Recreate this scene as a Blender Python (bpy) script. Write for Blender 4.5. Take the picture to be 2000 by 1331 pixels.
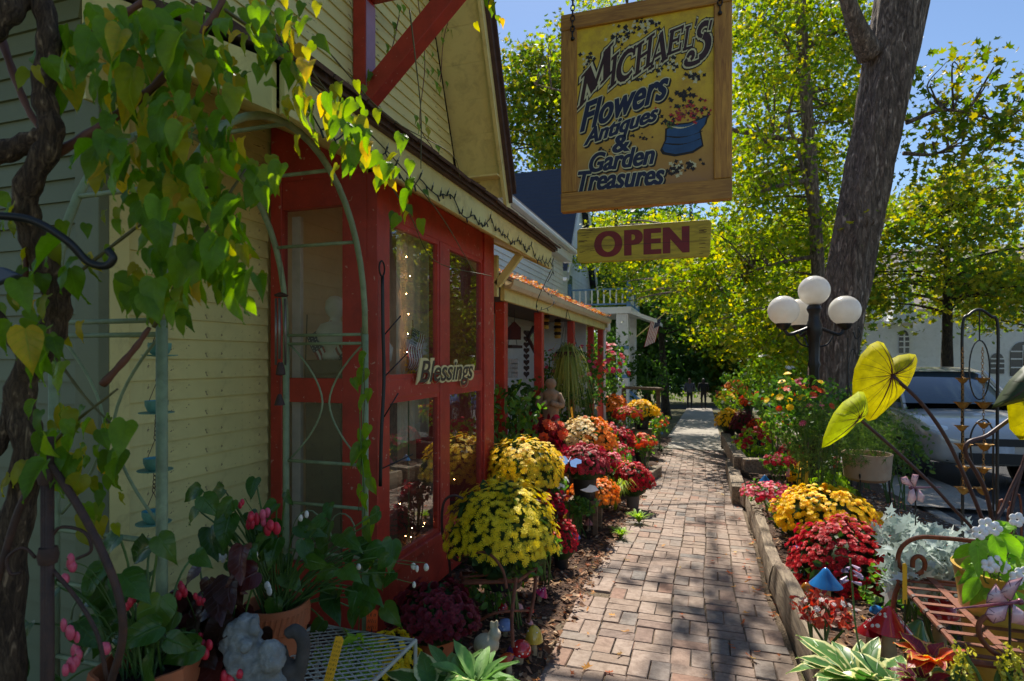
import bpy, math, random
import numpy as np
from mathutils import Vector, Matrix, Euler
random.seed(7); np.random.seed(7)
PI = math.pi
for o in list(bpy.data.objects): bpy.data.objects.remove(o)
scene = bpy.context.scene
COL = scene.collection

# ------------------------------------------------------------------ camera, sky, sun, exposure
F, U0, V0, EYE, TH = 1140.0, 1000.0, 700.0, 1.46, math.atan(375/1140.0)
SN, CS = math.sin(TH), math.cos(TH)
cd = bpy.data.cameras.new('camera'); cam = bpy.data.objects.new('camera', cd); COL.objects.link(cam)
cam.location = (0, 0, EYE); cam.rotation_euler = (PI/2, 0, TH)
cd.sensor_width = 36; cd.lens = 36*F/2000; cd.shift_y = 34.5/2000; cd.clip_start = .05; cd.clip_end = 600
cd.dof.use_dof = True; cd.dof.focus_distance = 3.8; cd.dof.aperture_fstop = 4.0
scene.camera = cam
SUN_AZ, SUN_EL = math.radians(13), math.radians(52)          # azimuth measured from +Y towards -X
wd = bpy.data.worlds.new('World'); scene.world = wd; wd.use_nodes = True
nt = wd.node_tree; bg = nt.nodes['Background']
sky = nt.nodes.new('ShaderNodeTexSky'); sky.sky_type = 'NISHITA'; sky.sun_disc = False
sky.sun_elevation = SUN_EL; sky.sun_rotation = -SUN_AZ; sky.air_density = 1.0; sky.dust_density = .2; sky.ozone_density = 4.0
nt.links.new(sky.outputs[0], bg.inputs[0]); bg.inputs[1].default_value = .092
sd = bpy.data.lights.new('sun', 'SUN'); so = bpy.data.objects.new('sun', sd); COL.objects.link(so)
sd.energy = 5.0; sd.angle = math.radians(.55); sd.color = (1, .93, .82)
sdir = Vector((-math.sin(SUN_AZ)*math.cos(SUN_EL), math.cos(SUN_AZ)*math.cos(SUN_EL), math.sin(SUN_EL)))
so.rotation_euler = sdir.to_track_quat('Z', 'Y').to_euler(); so.location = (-8, 8, 14)
vs = scene.view_settings
vs.view_transform = 'Standard'; vs.look = 'None'; vs.exposure = 0.65; vs.gamma = 1; vs.use_curve_mapping = False
scene.cycles.max_bounces = 8; scene.cycles.transparent_max_bounces = 12
scene.cycles.use_denoising = True

# ------------------------------------------------------------------ measuring the place
SLOPE = .04
def gz(y): return -SLOPE*max(-5, min(y, 45))                 # the ground falls away along the path
def ray(u, v):
    a = (u-U0)/F
    return Vector((-SN + CS*a, CS + SN*a, (V0-v)/F))
def at(u, v, cz): return Vector((0, 0, EYE)) + ray(u, v)*cz
def atY(u, v, Y): r = ray(u, v); return Vector((0, 0, EYE)) + r*(Y/r.y)
def atX(u, v, X): r = ray(u, v); return Vector((0, 0, EYE)) + r*(X/r.x)
def atG(u, v, h=0):
    r = ray(u, v); t = (h-EYE)/(r.z + SLOPE*r.y); return Vector((0, 0, EYE)) + r*t
def depth(p): return -p.x*SN + p.y*CS
def R(a, b): return random.uniform(a, b)

# ------------------------------------------------------------------ mesh builder
class MB:
    def __init__(s): s.v = []; s.f = []
    def add(s, vs, fs, M=None):
        n = len(s.v)
        s.v.extend([(M @ Vector(p)) if M is not None else Vector(p) for p in vs])
        s.f.extend([tuple(i+n for i in f) for f in fs]); return s
    def box(s, a, b, M=None):
        (x0, y0, z0), (x1, y1, z1) = a, b
        if x0 > x1: x0, x1 = x1, x0
        if y0 > y1: y0, y1 = y1, y0
        if z0 > z1: z0, z1 = z1, z0
        return s.add([(x0,y0,z0),(x1,y0,z0),(x1,y1,z0),(x0,y1,z0),(x0,y0,z1),(x1,y0,z1),(x1,y1,z1),(x0,y1,z1)],
              [(0,3,2,1),(4,5,6,7),(0,1,5,4),(1,2,6,5),(2,3,7,6),(3,0,4,7)], M)
    def beam(s, p, q, w, h, up=(0,0,1)):
        p, q = Vector(p), Vector(q); d = (q-p); L = d.length; d = d.normalized(); up = Vector(up)
        if abs(d.dot(up)) > .98: up = Vector((1,0,0))
        x = d.cross(up).normalized(); z = x.cross(d)
        M = Matrix(((x.x,d.x,z.x,p.x),(x.y,d.y,z.y,p.y),(x.z,d.z,z.z,p.z),(0,0,0,1)))
        return s.box((-w/2,0,-h/2),(w/2,L,h/2), M)
    def tube(s, pts, r, n=6, cap=True, closed=False):
        pts = [Vector(p) for p in pts]; m = len(pts)
        rr = r if isinstance(r, (list, tuple)) else [r]*m
        base = len(s.v); prev = None
        for i in range(m):
            a = pts[i-1] if (i > 0 or closed) else pts[i]; b = pts[(i+1) % m] if (i < m-1 or closed) else pts[i]
            d = (b-a).normalized() if (b-a).length > 1e-9 else Vector((0,0,1))
            if prev is None:
                t = Vector((0,0,1)) if abs(d.z) < .9 else Vector((1,0,0)); x = d.cross(t).normalized()
            else:
                x = (prev - d*prev.dot(d)); x = x.normalized() if x.length > 1e-6 else d.orthogonal().normalized()
            prev = x; y = d.cross(x)
            for k in range(n):
                c = 2*PI*k/n; s.v.append(pts[i] + (x*math.cos(c) + y*math.sin(c))*rr[i])
        for i in range(m if closed else m-1):
            for k in range(n):
                a0 = base+i*n; b0 = base+((i+1) % m)*n
                s.f.append((a0+k, a0+(k+1)%n, b0+(k+1)%n, b0+k))
        if cap and not closed:
            s.f.append(tuple(base+k for k in range(n))[::-1]); s.f.append(tuple(base+(m-1)*n+k for k in range(n)))
        return s
    def lathe(s, prof, n=16, M=None, wob=None, cap=True):
        base = len(s.v)
        for i, (r, z) in enumerate(prof):
            for k in range(n):
                c = 2*PI*k/n; q = r*(1 + (wob(c, i) if wob else 0))
                p = Vector((q*math.cos(c), q*math.sin(c), z)); s.v.append(M @ p if M is not None else p)
        for i in range(len(prof)-1):
            for k in range(n):
                s.f.append((base+i*n+k, base+i*n+(k+1)%n, base+(i+1)*n+(k+1)%n, base+(i+1)*n+k))
        if cap:
            s.f.append(tuple(base+k for k in range(n))[::-1]); s.f.append(tuple(base+(len(prof)-1)*n+k for k in range(n)))
        return s
    def ball(s, c, r, n=10, m=6, sc=(1,1,1)):
        prof = [(max(1e-4, math.sin(PI*i/m))*r, -math.cos(PI*i/m)*r) for i in range(m+1)]
        return s.lathe(prof, n, Matrix.Translation(c) @ Matrix.Diagonal((*sc, 1)), cap=False)
    def prism(s, poly, t, M=None):
        n = len(poly)
        return s.add([(x,y,0) for x,y in poly]+[(x,y,t) for x,y in poly],
              [tuple(range(n))[::-1], tuple(range(n,2*n))]+[(i,(i+1)%n,n+(i+1)%n,n+i) for i in range(n)], M)
ORG = {}
def thing(name, loc, label=None, cat=None, group=None, parent=None, rz=0):
    o = bpy.data.objects.new(name, None); COL.objects.link(o); o.empty_display_size = .1
    loc = Vector(loc); ORG[o.name] = loc
    if parent is not None: o.parent = parent; o.location = loc - ORG[parent.name]
    else: o.location = loc
    o.rotation_euler = (0, 0, rz); tag(o, label, cat, group); return o
def tag(o, label=None, cat=None, group=None, kind=None):
    if label: o['label'] = label
    if cat: o['category'] = cat
    if group: o['group'] = group
    if kind: o['kind'] = kind
    return o
def mesh(name, mb, mat, smooth=True, ang=38):
    me = bpy.data.meshes.new(name); me.from_pydata([tuple(p) for p in mb.v], [], mb.f)
    if mat is not None: me.materials.append(mat)
    if smooth:
        me.polygons.foreach_set('use_smooth', [True]*len(me.polygons))
        if ang < 179: me.set_sharp_from_angle(angle=math.radians(ang))
    me.update(); return me
def ob(name, mb, mat, parent=None, smooth=True, bevel=0, label=None, cat=None, group=None, kind=None, local=False, ang=38):
    """one mesh object; coordinates of mb are world ones unless local"""
    if parent is not None: org = ORG[parent.name]
    else:
        a = np.array([tuple(p) for p in mb.v]); org = Vector(((a[:,0].min()+a[:,0].max())/2, (a[:,1].min()+a[:,1].max())/2, a[:,2].min()))
    if not local: mb.v = [Vector(p)-org for p in mb.v]
    o = bpy.data.objects.new(name, mesh(name, mb, mat, smooth, ang)); COL.objects.link(o)
    if parent is not None: o.parent = parent
    elif not local: o.location = org
    ORG[o.name] = Vector(org)
    if bevel:
        b = o.modifiers.new('bevel', 'BEVEL'); b.width = bevel; b.segments = 2; b.limit_method = 'ANGLE'
    return tag(o, label, cat, group, kind)
def inst(name, me, parent, M, world=True):
    """an object that shares mesh data; M in world space (unless parent-local)"""
    o = bpy.data.objects.new(name, me); COL.objects.link(o)
    if parent is not None:
        o.parent = parent
        if world: M = Matrix.Translation(-ORG[parent.name]) @ M
    o.matrix_local = M; return o
def copy_tree(o, parent=None):
    c = o.copy(); COL.objects.link(c); c.parent = parent; ORG[c.name] = ORG.get(o.name, Vector())
    for ch in list(o.children): copy_tree(ch, c)
    return c
def TRS(loc, rot=(0,0,0), sc=1):
    if not isinstance(sc, (tuple, list)): sc = (sc, sc, sc)
    return Matrix.Translation(loc) @ Euler(rot).to_matrix().to_4x4() @ Matrix.Diagonal((*sc, 1))
def frame(loc, n, up, sc=1, roll=0):
    """matrix whose +Z is n and whose +Y leans to up"""
    z = Vector(n).normalized(); y = Vector(up) - z*Vector(up).dot(z)
    if y.length < 1e-4: y = z.orthogonal()
    y.normalize(); x = y.cross(z)
    if not isinstance(sc, (tuple, list)): sc = (sc, sc, sc)
    return Matrix(((x.x,y.x,z.x,loc[0]),(x.y,y.y,z.y,loc[1]),(x.z,y.z,z.z,loc[2]),(0,0,0,1))) @ Matrix.Rotation(roll,4,'Z') @ Matrix.Diagonal((*sc,1))
def bez(*ps, n=10):
    """Catmull-Rom through the points"""
    ps = [Vector(p) for p in ps]; q = [ps[0]*2-ps[1]] + ps + [ps[-1]*2-ps[-2]]; out = []
    for i in range(1, len(q)-2):
        for k in range(n):
            t = k/n; a, b, c, d = q[i-1], q[i], q[i+1], q[i+2]
            out.append(.5*((2*b)+(c-a)*t+(2*a-5*b+4*c-d)*t*t+(3*b-a-3*c+d)*t**3))
    out.append(ps[-1]); return out
def cloud(tv, tf, mats):
    """many copies of a template (numpy) as one MB-like pair; mats: (n,4,4)"""
    tv = np.array(tv, float); n = len(mats); k = len(tv)
    h = np.c_[tv, np.ones(k)]
    v = np.einsum('nij,kj->nki', mats, h)[:, :, :3].reshape(-1, 3)
    f = [tuple(i+j*k for i in face) for j in range(n) for face in tf]
    return v, f
def npmesh(name, v, f, mat, smooth=False):
    me = bpy.data.meshes.new(name)
    f3 = f
    me.from_pydata(v.tolist() if hasattr(v, 'tolist') else v, [], f3)
    me.materials.append(mat)
    if smooth: me.polygons.foreach_set('use_smooth', [True]*len(me.polygons))
    return me
def cloudob(name, tv, tf, mats, mat, parent=None, smooth=False, **k):
    mats = np.array([np.array(m) for m in mats]) if not isinstance(mats, np.ndarray) else mats
    org = ORG[parent.name] if parent is not None else Vector((float(mats[:,0,3].mean()), float(mats[:,1,3].mean()), float(mats[:,2,3].min())))
    mats = mats.copy(); mats[:, 0, 3] -= org.x; mats[:, 1, 3] -= org.y; mats[:, 2, 3] -= org.z
    v, f = cloud(tv, tf, mats)
    o = bpy.data.objects.new(name, npmesh(name, v, f, mat, smooth)); COL.objects.link(o)
    if parent is not None: o.parent = parent
    else: o.location = org
    ORG[o.name] = Vector(org); return tag(o, **k)

# ------------------------------------------------------------------ materials
def S(r, g, b):
    return tuple(((c/255+.055)/1.055)**2.4 if c > 10 else c/255/12.92 for c in (r, g, b))
def _new(name):
    m = bpy.data.materials.new(name); m.use_nodes = True; nt = m.node_tree
    return m, nt, nt.nodes, nt.links, nt.nodes['Principled BSDF'], nt.nodes['Material Output']
def _noise(N, L, co, scale, detail=4, rough=.6, dist=0):
    n = N.new('ShaderNodeTexNoise'); n.inputs['Scale'].default_value = scale; n.inputs['Detail'].default_value = detail
    n.inputs['Roughness'].default_value = rough; n.inputs['Distortion'].default_value = dist; L.new(co, n.inputs['Vector']); return n
def _ramp(N, L, fac, stops, interp='LINEAR'):
    r = N.new('ShaderNodeValToRGB'); r.color_ramp.interpolation = interp; e = r.color_ramp.elements
    while len(e) < len(stops): e.new(.5)
    for k, (p, c) in enumerate(stops): e[k].position = p; e[k].color = (*c, 1) if len(c) == 3 else c
    L.new(fac, r.inputs[0]); return r
def _mix(N, L, fac, a, b, mode='MIX'):
    m = N.new('ShaderNodeMix'); m.data_type = 'RGBA'; m.blend_type = mode; m.clamp_factor = True
    for s, x in ((0, fac), (6, a), (7, b)):
        if hasattr(x, 'links'): L.new(x, m.inputs[s])
        elif isinstance(x, (int, float)): m.inputs[s].default_value = x
        else: m.inputs[s].default_value = (*x, 1)
    return m.outputs[2]
def _bump(N, L, h, b, strength, dist=.01):
    u = N.new('ShaderNodeBump'); u.inputs['Strength'].default_value = strength; u.inputs['Distance'].default_value = dist
    L.new(h, u.inputs['Height']); L.new(u.outputs[0], b.inputs['Normal']); return u
MATS = {}
def mat(name, col, rough=.6, var=.18, scale=9, bump=.15, bscale=60, bdist=.004, metal=0, rand=0, dirt=None, dirtamt=.4, dscale=4, stretch=(1,1,1), coat=0, world=False, chips=None):
    """painted / plain surface: two noises of tone, optional dirt colour in patches, fine relief"""
    if name in MATS: return MATS[name]
    m, nt, N, L, b, out = _new(name)
    tc = N.new('ShaderNodeTexCoord'); mp = N.new('ShaderNodeMapping'); mp.inputs['Scale'].default_value = stretch
    if world:
        g = N.new('ShaderNodeNewGeometry'); L.new(g.outputs['Position'], mp.inputs[0])
    else: L.new(tc.outputs['Object'], mp.inputs[0])
    co = mp.outputs[0]
    n1 = _noise(N, L, co, scale)
    lo = tuple(max(0, c*(1-var)) for c in col); hi = tuple(min(1, c*(1+var)) for c in col)
    c = _ramp(N, L, n1.outputs[0], [(.3, lo), (.7, hi)]).outputs[0]
    if dirt:
        n3 = _noise(N, L, co, dscale, 6, .7, .4)
        f = _ramp(N, L, n3.outputs[0], [(.5, (0,0,0)), (.75, (dirtamt,)*3)]).outputs[0]
        c = _mix(N, L, f, c, dirt)
    if chips:
        n4 = _noise(N, L, tc.outputs['Object'], 34, 3, .5, .3); n5 = _noise(N, L, tc.outputs['Object'], 2.5, 3)
        a4 = N.new('ShaderNodeMath'); a4.operation = 'MULTIPLY_ADD'; a4.inputs[1].default_value = .35; L.new(n5.outputs[0], a4.inputs[0]); L.new(n4.outputs[0], a4.inputs[2])
        c = _mix(N, L, _ramp(N, L, a4.outputs[0], [(.86, (0,0,0)), (.89, (.85,)*3)]).outputs[0], c, chips)
    if rand:
        oi = N.new('ShaderNodeObjectInfo'); mr = N.new('ShaderNodeMapRange'); mr.inputs[3].default_value = 1-rand; mr.inputs[4].default_value = 1+rand
        L.new(oi.outputs['Random'], mr.inputs[0])
        hs = N.new('ShaderNodeHueSaturation'); L.new(mr.outputs[0], hs.inputs['Value']); L.new(c, hs.inputs['Color']); c = hs.outputs[0]
    L.new(c, b.inputs['Base Color'])
    b.inputs['Roughness'].default_value = rough; b.inputs['Metallic'].default_value = metal; b.inputs['Coat Weight'].default_value = coat
    if bump:
        n2 = _noise(N, L, co, bscale, 5); _bump(N, L, n2.outputs[0], b, bump, bdist)
    MATS[name] = m; return m
def leafmat(name, cols, trans=.35, rough=.45, obj=False, veins=0, spec=.35, edge=None, jitter=.12):
    """leaves: each leaf takes its own colour of the list; part of the light passes through"""
    if name in MATS: return MATS[name]
    m, nt, N, L, b, out = _new(name)
    if obj: fac = N.new('ShaderNodeObjectInfo').outputs['Random']
    else: fac = N.new('ShaderNodeNewGeometry').outputs['Random Per Island']
    k = len(cols)
    c = _ramp(N, L, fac, [(i/max(1, k-1), q) for i, q in enumerate(cols)]).outputs[0]
    tc = N.new('ShaderNodeTexCoord')
    n1 = _noise(N, L, tc.outputs['Object'], 25 if not obj else 12, 3)
    v = N.new('ShaderNodeMapRange'); v.inputs[3].default_value = 1-jitter; v.inputs[4].default_value = 1+jitter; v.inputs[1].default_value = .3; v.inputs[2].default_value = .7
    L.new(n1.outputs[0], v.inputs[0])
    hs = N.new('ShaderNodeHueSaturation'); L.new(v.outputs[0], hs.inputs['Value']); L.new(c, hs.inputs['Color']); c = hs.outputs[0]
    L.new(c, b.inputs['Base Color']); b.inputs['Roughness'].default_value = rough; b.inputs['Specular IOR Level'].default_value = spec
    t = N.new('ShaderNodeBsdfTranslucent'); hs2 = N.new('ShaderNodeHueSaturation')
    hs2.inputs['Saturation'].default_value = 1.12; hs2.inputs['Value'].default_value = 2.1; hs2.inputs['Hue'].default_value = .49
    L.new(c, hs2.inputs['Color']); L.new(hs2.outputs[0], t.inputs[0])
    x = N.new('ShaderNodeMixShader'); x.inputs[0].default_value = trans
    L.new(b.outputs[0], x.inputs[1]); L.new(t.outputs[0], x.inputs[2]); L.new(x.outputs[0], out.inputs[0])
    if obj:
        _bump(N, L, n1.outputs[0], b, .25, .01)
    MATS[name] = m; return m
def wood(name, c1, c2, axis=0, scale=6, rough=.55, knots=True, rand=.1, bump=.2, coat=0):
    if name in MATS: return MATS[name]
    m, nt, N, L, b, out = _new(name)
    tc = N.new('ShaderNodeTexCoord'); mp = N.new('ShaderNodeMapping')
    sc = [14.0, 14.0, 14.0]; sc[axis] = 1.2; mp.inputs['Scale'].default_value = sc; L.new(tc.outputs['Object'], mp.inputs[0])
    n1 = _noise(N, L, mp.outputs[0], scale*.5, 6, .65, 1.2)
    c = _ramp(N, L, n1.outputs[0], [(.32, c1), (.5, tuple((a+d)/2 for a, d in zip(c1, c2))), (.68, c2)]).outputs[0]
    n3 = _noise(N, L, tc.outputs['Object'], 3, 5); f = _ramp(N, L, n3.outputs[0], [(.45, (0,0,0)), (.8, (.5,)*3)]).outputs[0]
    c = _mix(N, L, f, c, tuple(a*.55 for a in c1))
    oi = N.new('ShaderNodeObjectInfo'); mr = N.new('ShaderNodeMapRange'); mr.inputs[3].default_value = 1-rand; mr.inputs[4].default_value = 1+rand
    L.new(oi.outputs['Random'], mr.inputs[0]); hs = N.new('ShaderNodeHueSaturation'); L.new(mr.outputs[0], hs.inputs['Value']); L.new(c, hs.inputs['Color'])
    L.new(hs.outputs[0], b.inputs['Base Color']); b.inputs['Roughness'].default_value = rough; b.inputs['Coat Weight'].default_value = coat
    _bump(N, L, n1.outputs[0], b, bump, .004 if bump < .5 else .02); MATS[name] = m; return m
def glass(name, tint=(.9, .95, .93), haze=.0):
    m, nt, N, L, b, out = _new(name)
    tr = N.new('ShaderNodeBsdfTransparent'); tr.inputs[0].default_value = (*tint, 1)
    gl = N.new('ShaderNodeBsdfGlossy'); gl.inputs['Roughness'].default_value = .01
    lw = N.new('ShaderNodeLayerWeight'); lw.inputs[0].default_value = .5
    pw = N.new('ShaderNodeMath'); pw.operation = 'POWER'; pw.inputs[1].default_value = 2.5; L.new(lw.outputs['Facing'], pw.inputs[0])
    fr = N.new('ShaderNodeMath'); fr.operation = 'MULTIPLY_ADD'; fr.inputs[1].default_value = .85; fr.inputs[2].default_value = .15; L.new(pw.outputs[0], fr.inputs[0])
    tc = N.new('ShaderNodeTexCoord'); n = _noise(N, L, tc.outputs['Object'], 2.2, 2)
    u = N.new('ShaderNodeBump'); u.inputs['Strength'].default_value = .04; u.inputs['Distance'].default_value = .01
    L.new(n.outputs[0], u.inputs['Height']); L.new(u.outputs[0], gl.inputs['Normal'])
    x = N.new('ShaderNodeMixShader'); L.new(fr.outputs[0], x.inputs[0]); L.new(tr.outputs[0], x.inputs[1]); L.new(gl.outputs[0], x.inputs[2])
    d = N.new('ShaderNodeBsdfDiffuse'); d.inputs[0].default_value = (.5, .48, .42, 1)
    x2 = N.new('ShaderNodeMixShader'); x2.inputs[0].default_value = haze; L.new(x.outputs[0], x2.inputs[1]); L.new(d.outputs[0], x2.inputs[2])
    L.new(x2.outputs[0], out.inputs[0]); return m
def glow(name, col, s):
    m, nt, N, L, b, out = _new(name); b.inputs['Base Color'].default_value = (*col, 1)
    b.inputs['Emission Color'].default_value = (*col, 1); b.inputs['Emission Strength'].default_value = s; return m

CREAM = mat('cream_paint', S(218, 208, 136), .55, .09, 3, .12, 70, dirt=S(120, 104, 62), dirtamt=.4, dscale=5, rand=.07, chips=S(110, 92, 60))
CREAM2 = mat('cream_trim', S(220, 208, 134), .5, .07, 3, .12, 50, dirt=S(120, 100, 60), dirtamt=.45, dscale=7)
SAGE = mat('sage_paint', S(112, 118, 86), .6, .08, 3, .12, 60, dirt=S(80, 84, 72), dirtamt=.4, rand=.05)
WHITE = mat('white_paint', S(226, 228, 228), .5, .05, 3, .1, 60, dirt=S(150, 148, 140), dirtamt=.3)
RED = mat('barn_red_paint', S(178, 56, 40), .45, .16, 7, .2, 40, dirt=S(124, 40, 30), dirtamt=.6, dscale=6, chips=S(196, 150, 130))
BLUEP = mat('blue_paint', S(88, 132, 180), .45, .08)
BLACKM = mat('black_iron', S(26, 26, 27), .45, .2, 20, .2, 90, metal=.0)
RUST = mat('rusty_iron', S(120, 66, 40), .7, .35, 30, .4, 120, dirt=S(70, 34, 20), dirtamt=.7, dscale=20)
DKRUST = mat('dark_rusty_iron', S(66, 44, 36), .65, .35, 30, .4, 120, dirt=S(104, 60, 36), dirtamt=.5, dscale=20)
VERD = mat('pale_green_iron', S(136, 150, 112), .6, .16, 16, .25, 80, dirt=S(86, 84, 58), dirtamt=.55, dscale=14)
TERRA = mat('terracotta', S(186, 104, 62), .8, .16, 7, .2, 60, dirt=S(150, 110, 84), dirtamt=.5, dscale=5)
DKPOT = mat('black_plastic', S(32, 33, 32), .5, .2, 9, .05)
SOIL = mat('potting_soil', S(44, 32, 24), .95, .4, 40, .8, 90, .01)
STEMG = mat('green_stem', S(74, 104, 44), .5, .2, 20, .05)
BARK = None
GLASS = glass('window_glass', haze=.02)
# ================================================================== GROUND, PATH, BEDS, STREET
def sheet(x0, x1, y0, y1, nx, ny, zf):
    m = MB()
    for j in range(ny+1):
        for i in range(nx+1):
            x = x0+(x1-x0)*i/nx; y = y0+(y1-y0)*j/ny; m.v.append(Vector((x, y, zf(x, y))))
    for j in range(ny):
        for i in range(nx):
            a = j*(nx+1)+i; m.f.append((a, a+1, a+nx+2, a+nx+1))
    return m
def soilmat(name, c1, c2, c3, sc=30, world=True):
    m, nt, N, L, b, out = _new(name); g = N.new('ShaderNodeNewGeometry'); co = g.outputs['Position']
    n1 = _noise(N, L, co, sc, 6, .7); n2 = _noise(N, L, co, 1.3, 3); v = N.new('ShaderNodeTexVoronoi'); v.inputs['Scale'].default_value = sc*1.2; L.new(co, v.inputs['Vector'])
    c = _ramp(N, L, n1.outputs[0], [(.3, c1), (.55, c2), (.75, c3)]).outputs[0]
    f = _ramp(N, L, n2.outputs[0], [(.4, (0,0,0)), (.65, (.6,)*3)]).outputs[0]; c = _mix(N, L, f, c, c2)
    L.new(c, b.inputs['Base Color']); b.inputs['Roughness'].default_value = .95
    ad = N.new('ShaderNodeMath'); ad.operation = 'ADD'; L.new(n1.outputs[0], ad.inputs[0]); L.new(v.outputs['Distance'], ad.inputs[1])
    _bump(N, L, ad.outputs[0], b, .9, .02); return m
GRASSY = soilmat('bare_ground', S(70, 66, 40), S(92, 88, 52), S(116, 104, 70), 14)
MULCH = soilmat('mulch_soil', S(46, 32, 24), S(84, 60, 42), S(126, 92, 66), 36)
ASPH = soilmat('asphalt', S(58, 58, 60), S(70, 70, 72), S(92, 92, 92), 60)
CONC = soilmat('concrete', S(150, 142, 130), S(166, 158, 146), S(182, 174, 160), 22)
GRIT = soilmat('sandy_joint_fill', S(104, 90, 72), S(130, 112, 90), S(150, 132, 108), 80)
ob('ground', sheet(-140, 160, -30, 45, 20, 40, lambda x, y: gz(y)-.06).add(*(lambda m: (m.v, m.f))(sheet(-140, 160, 45, 300, 10, 6, lambda x, y: gz(45)-.06))), GRASSY, kind='structure')
ob('street', sheet(2.55, 10.5, -20, 42, 4, 31, lambda x, y: gz(y)-.045), ASPH, kind='structure')
ob('cross_street', sheet(-30, 60, 34.5, 40, 10, 2, lambda x, y: gz(y)-.03), ASPH, kind='structure')

# --- brick path: basket weave, each near brick an object
PX0, NB, BLK = -.80, 6, .206
Y_START, Y_BRICK = 1.9, 13.4
def brickmat():
    m, nt, N, L, b, out = _new('worn_brick'); oi = N.new('ShaderNodeObjectInfo'); g = N.new('ShaderNodeNewGeometry')
    ad = N.new('ShaderNodeMath'); ad.operation = 'ADD'; L.new(oi.outputs['Random'], ad.inputs[0]); L.new(g.outputs['Random Per Island'], ad.inputs[1])
    fr = N.new('ShaderNodeMath'); fr.operation = 'FRACT'; L.new(ad.outputs[0], fr.inputs[0])
    c = _ramp(N, L, fr.outputs[0], [(0, S(146, 126, 111)), (.18, S(160, 141, 126)), (.4, S(150, 129, 114)), (.58, S(166, 147, 133)), (.74, S(150, 134, 121)), (.86, S(128, 122, 116)), (.93, S(146, 112, 94)), (1, S(160, 140, 125))]).outputs[0]
    n1 = _noise(N, L, g.outputs['Position'], 24, 6, .7); f = _ramp(N, L, n1.outputs[0], [(.35, S(150, 132, 118)), (.62, (1,1,1))]).outputs[0]
    c = _mix(N, L, .55, c, f, 'MULTIPLY')
    n3 = _noise(N, L, g.outputs['Position'], 1.7, 4); f3 = _ramp(N, L, n3.outputs[0], [(.5, (0,0,0)), (.72, (.3,)*3)]).outputs[0]; c = _mix(N, L, f3, c, S(142, 126, 106))
    L.new(c, b.inputs['Base Color']); b.inputs['Roughness'].default_value = .85
    n2 = _noise(N, L, g.outputs['Position'], 90, 5); _bump(N, L, n2.outputs[0], b, .5, .006); return m
BRICK = brickmat()
def brick_mb(L_=.2005, W_=.0995, H_=.05, ch=.004):
    m = MB(); j = lambda: R(-.0015, .0015); rings = []
    for (dx, z) in ((0, -H_), (0, -ch*1.4), (ch, 0)):
        rings.append([(-L_/2+dx+j(), -W_/2+dx+j(), z), (L_/2-dx+j(), -W_/2+dx+j(), z+(j() if z else 0)), (L_/2-dx+j(), W_/2-dx+j(), z+(j()*.6)), (-L_/2+dx+j(), W_/2-dx+j(), z)])
    m.v = [Vector(p) for r in rings for p in r]
    for i in range(2):
        for k in range(4): m.f.append((i*4+k, i*4+(k+1)%4, i*4+4+(k+1)%4, i*4+4+k))
    m.f.append((8, 9, 10, 11)); return m
brick_meshes = [mesh('brick', brick_mb(), BRICK, True, 30) for _ in range(8)]
path = ob('brick_path', sheet(PX0-.05, PX0+NB*BLK+.03, Y_START, Y_BRICK, 2, 12, lambda x, y: gz(y)-.015), GRIT, kind='structure', label='worn basket-weave brick garden path', )
def wander(y): return .035*math.sin(y*.9)+.02*math.sin(y*2.3+1)
bricks = []
for r in range(int((Y_BRICK-Y_START)/BLK)):
    for c in range(-1, NB):
        if c == -1 and random.random() < .72: continue
        cx = PX0+(c+.5)*BLK; cy = Y_START+(r+.5)*BLK
        for k in (-1, 1):
            if c == -1 and k == -1 and random.random() < .5: continue
            if c == 0 and random.random() < .06 and k == -1: continue
            x, y, a = (cx+k*BLK/4, cy, PI/2) if (r+c) % 2 else (cx, cy+k*BLK/4, 0)
            x += wander(y)*.6+R(-.003, .003); y += R(-.003, .003)
            zz = gz(y)+R(-.003, .003)+.004*math.sin(x*5+y*2.1)*math.sin(y*1.7)
            M = TRS((x, y, zz), (R(-.012, .012)-SLOPE, R(-.014, .014), 0)) @ Matrix.Rotation(a+R(-.02, .02)+.5*0, 4, 'Z')
            bricks.append((y, M))
bricks.sort(key=lambda t: t[0]); first = [b for b in bricks if b[0] > 2.35]
for y, M in first[:300]: inst('brick', random.choice(brick_meshes), path, M)
rest = [np.array(M) for y, M in first[300:]]
t = brick_mb(); cloudob('far_brick', [tuple(p) for p in t.v], t.f, np.array(rest), BRICK, path, kind='stuff')
# --- concrete walk beyond: slabs
walk = ob('concrete_walk', sheet(-.95, .45, Y_BRICK, 34.4, 2, 20, lambda x, y: gz(y)-.03), GRIT, kind='structure', label='grey concrete walk beyond the bricks')
y = Y_BRICK+.02
while y < 34:
    m = MB(); L_ = 1.45
    m.add([(-.92, y, gz(y)-.03), (.42, y, gz(y)-.03), (.42, y+L_, gz(y+L_)-.03), (-.92, y+L_, gz(y+L_)-.03), (-.92, y, gz(y)), (.42, y, gz(y)), (.42, y+L_, gz(y+L_)), (-.92, y+L_, gz(y+L_))],
          [(4,5,6,7),(0,1,5,4),(1,2,6,5),(2,3,7,6),(3,0,4,7)])
    ob('slab', m, CONC, walk, False, bevel=.006); y += L_+.02

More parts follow.
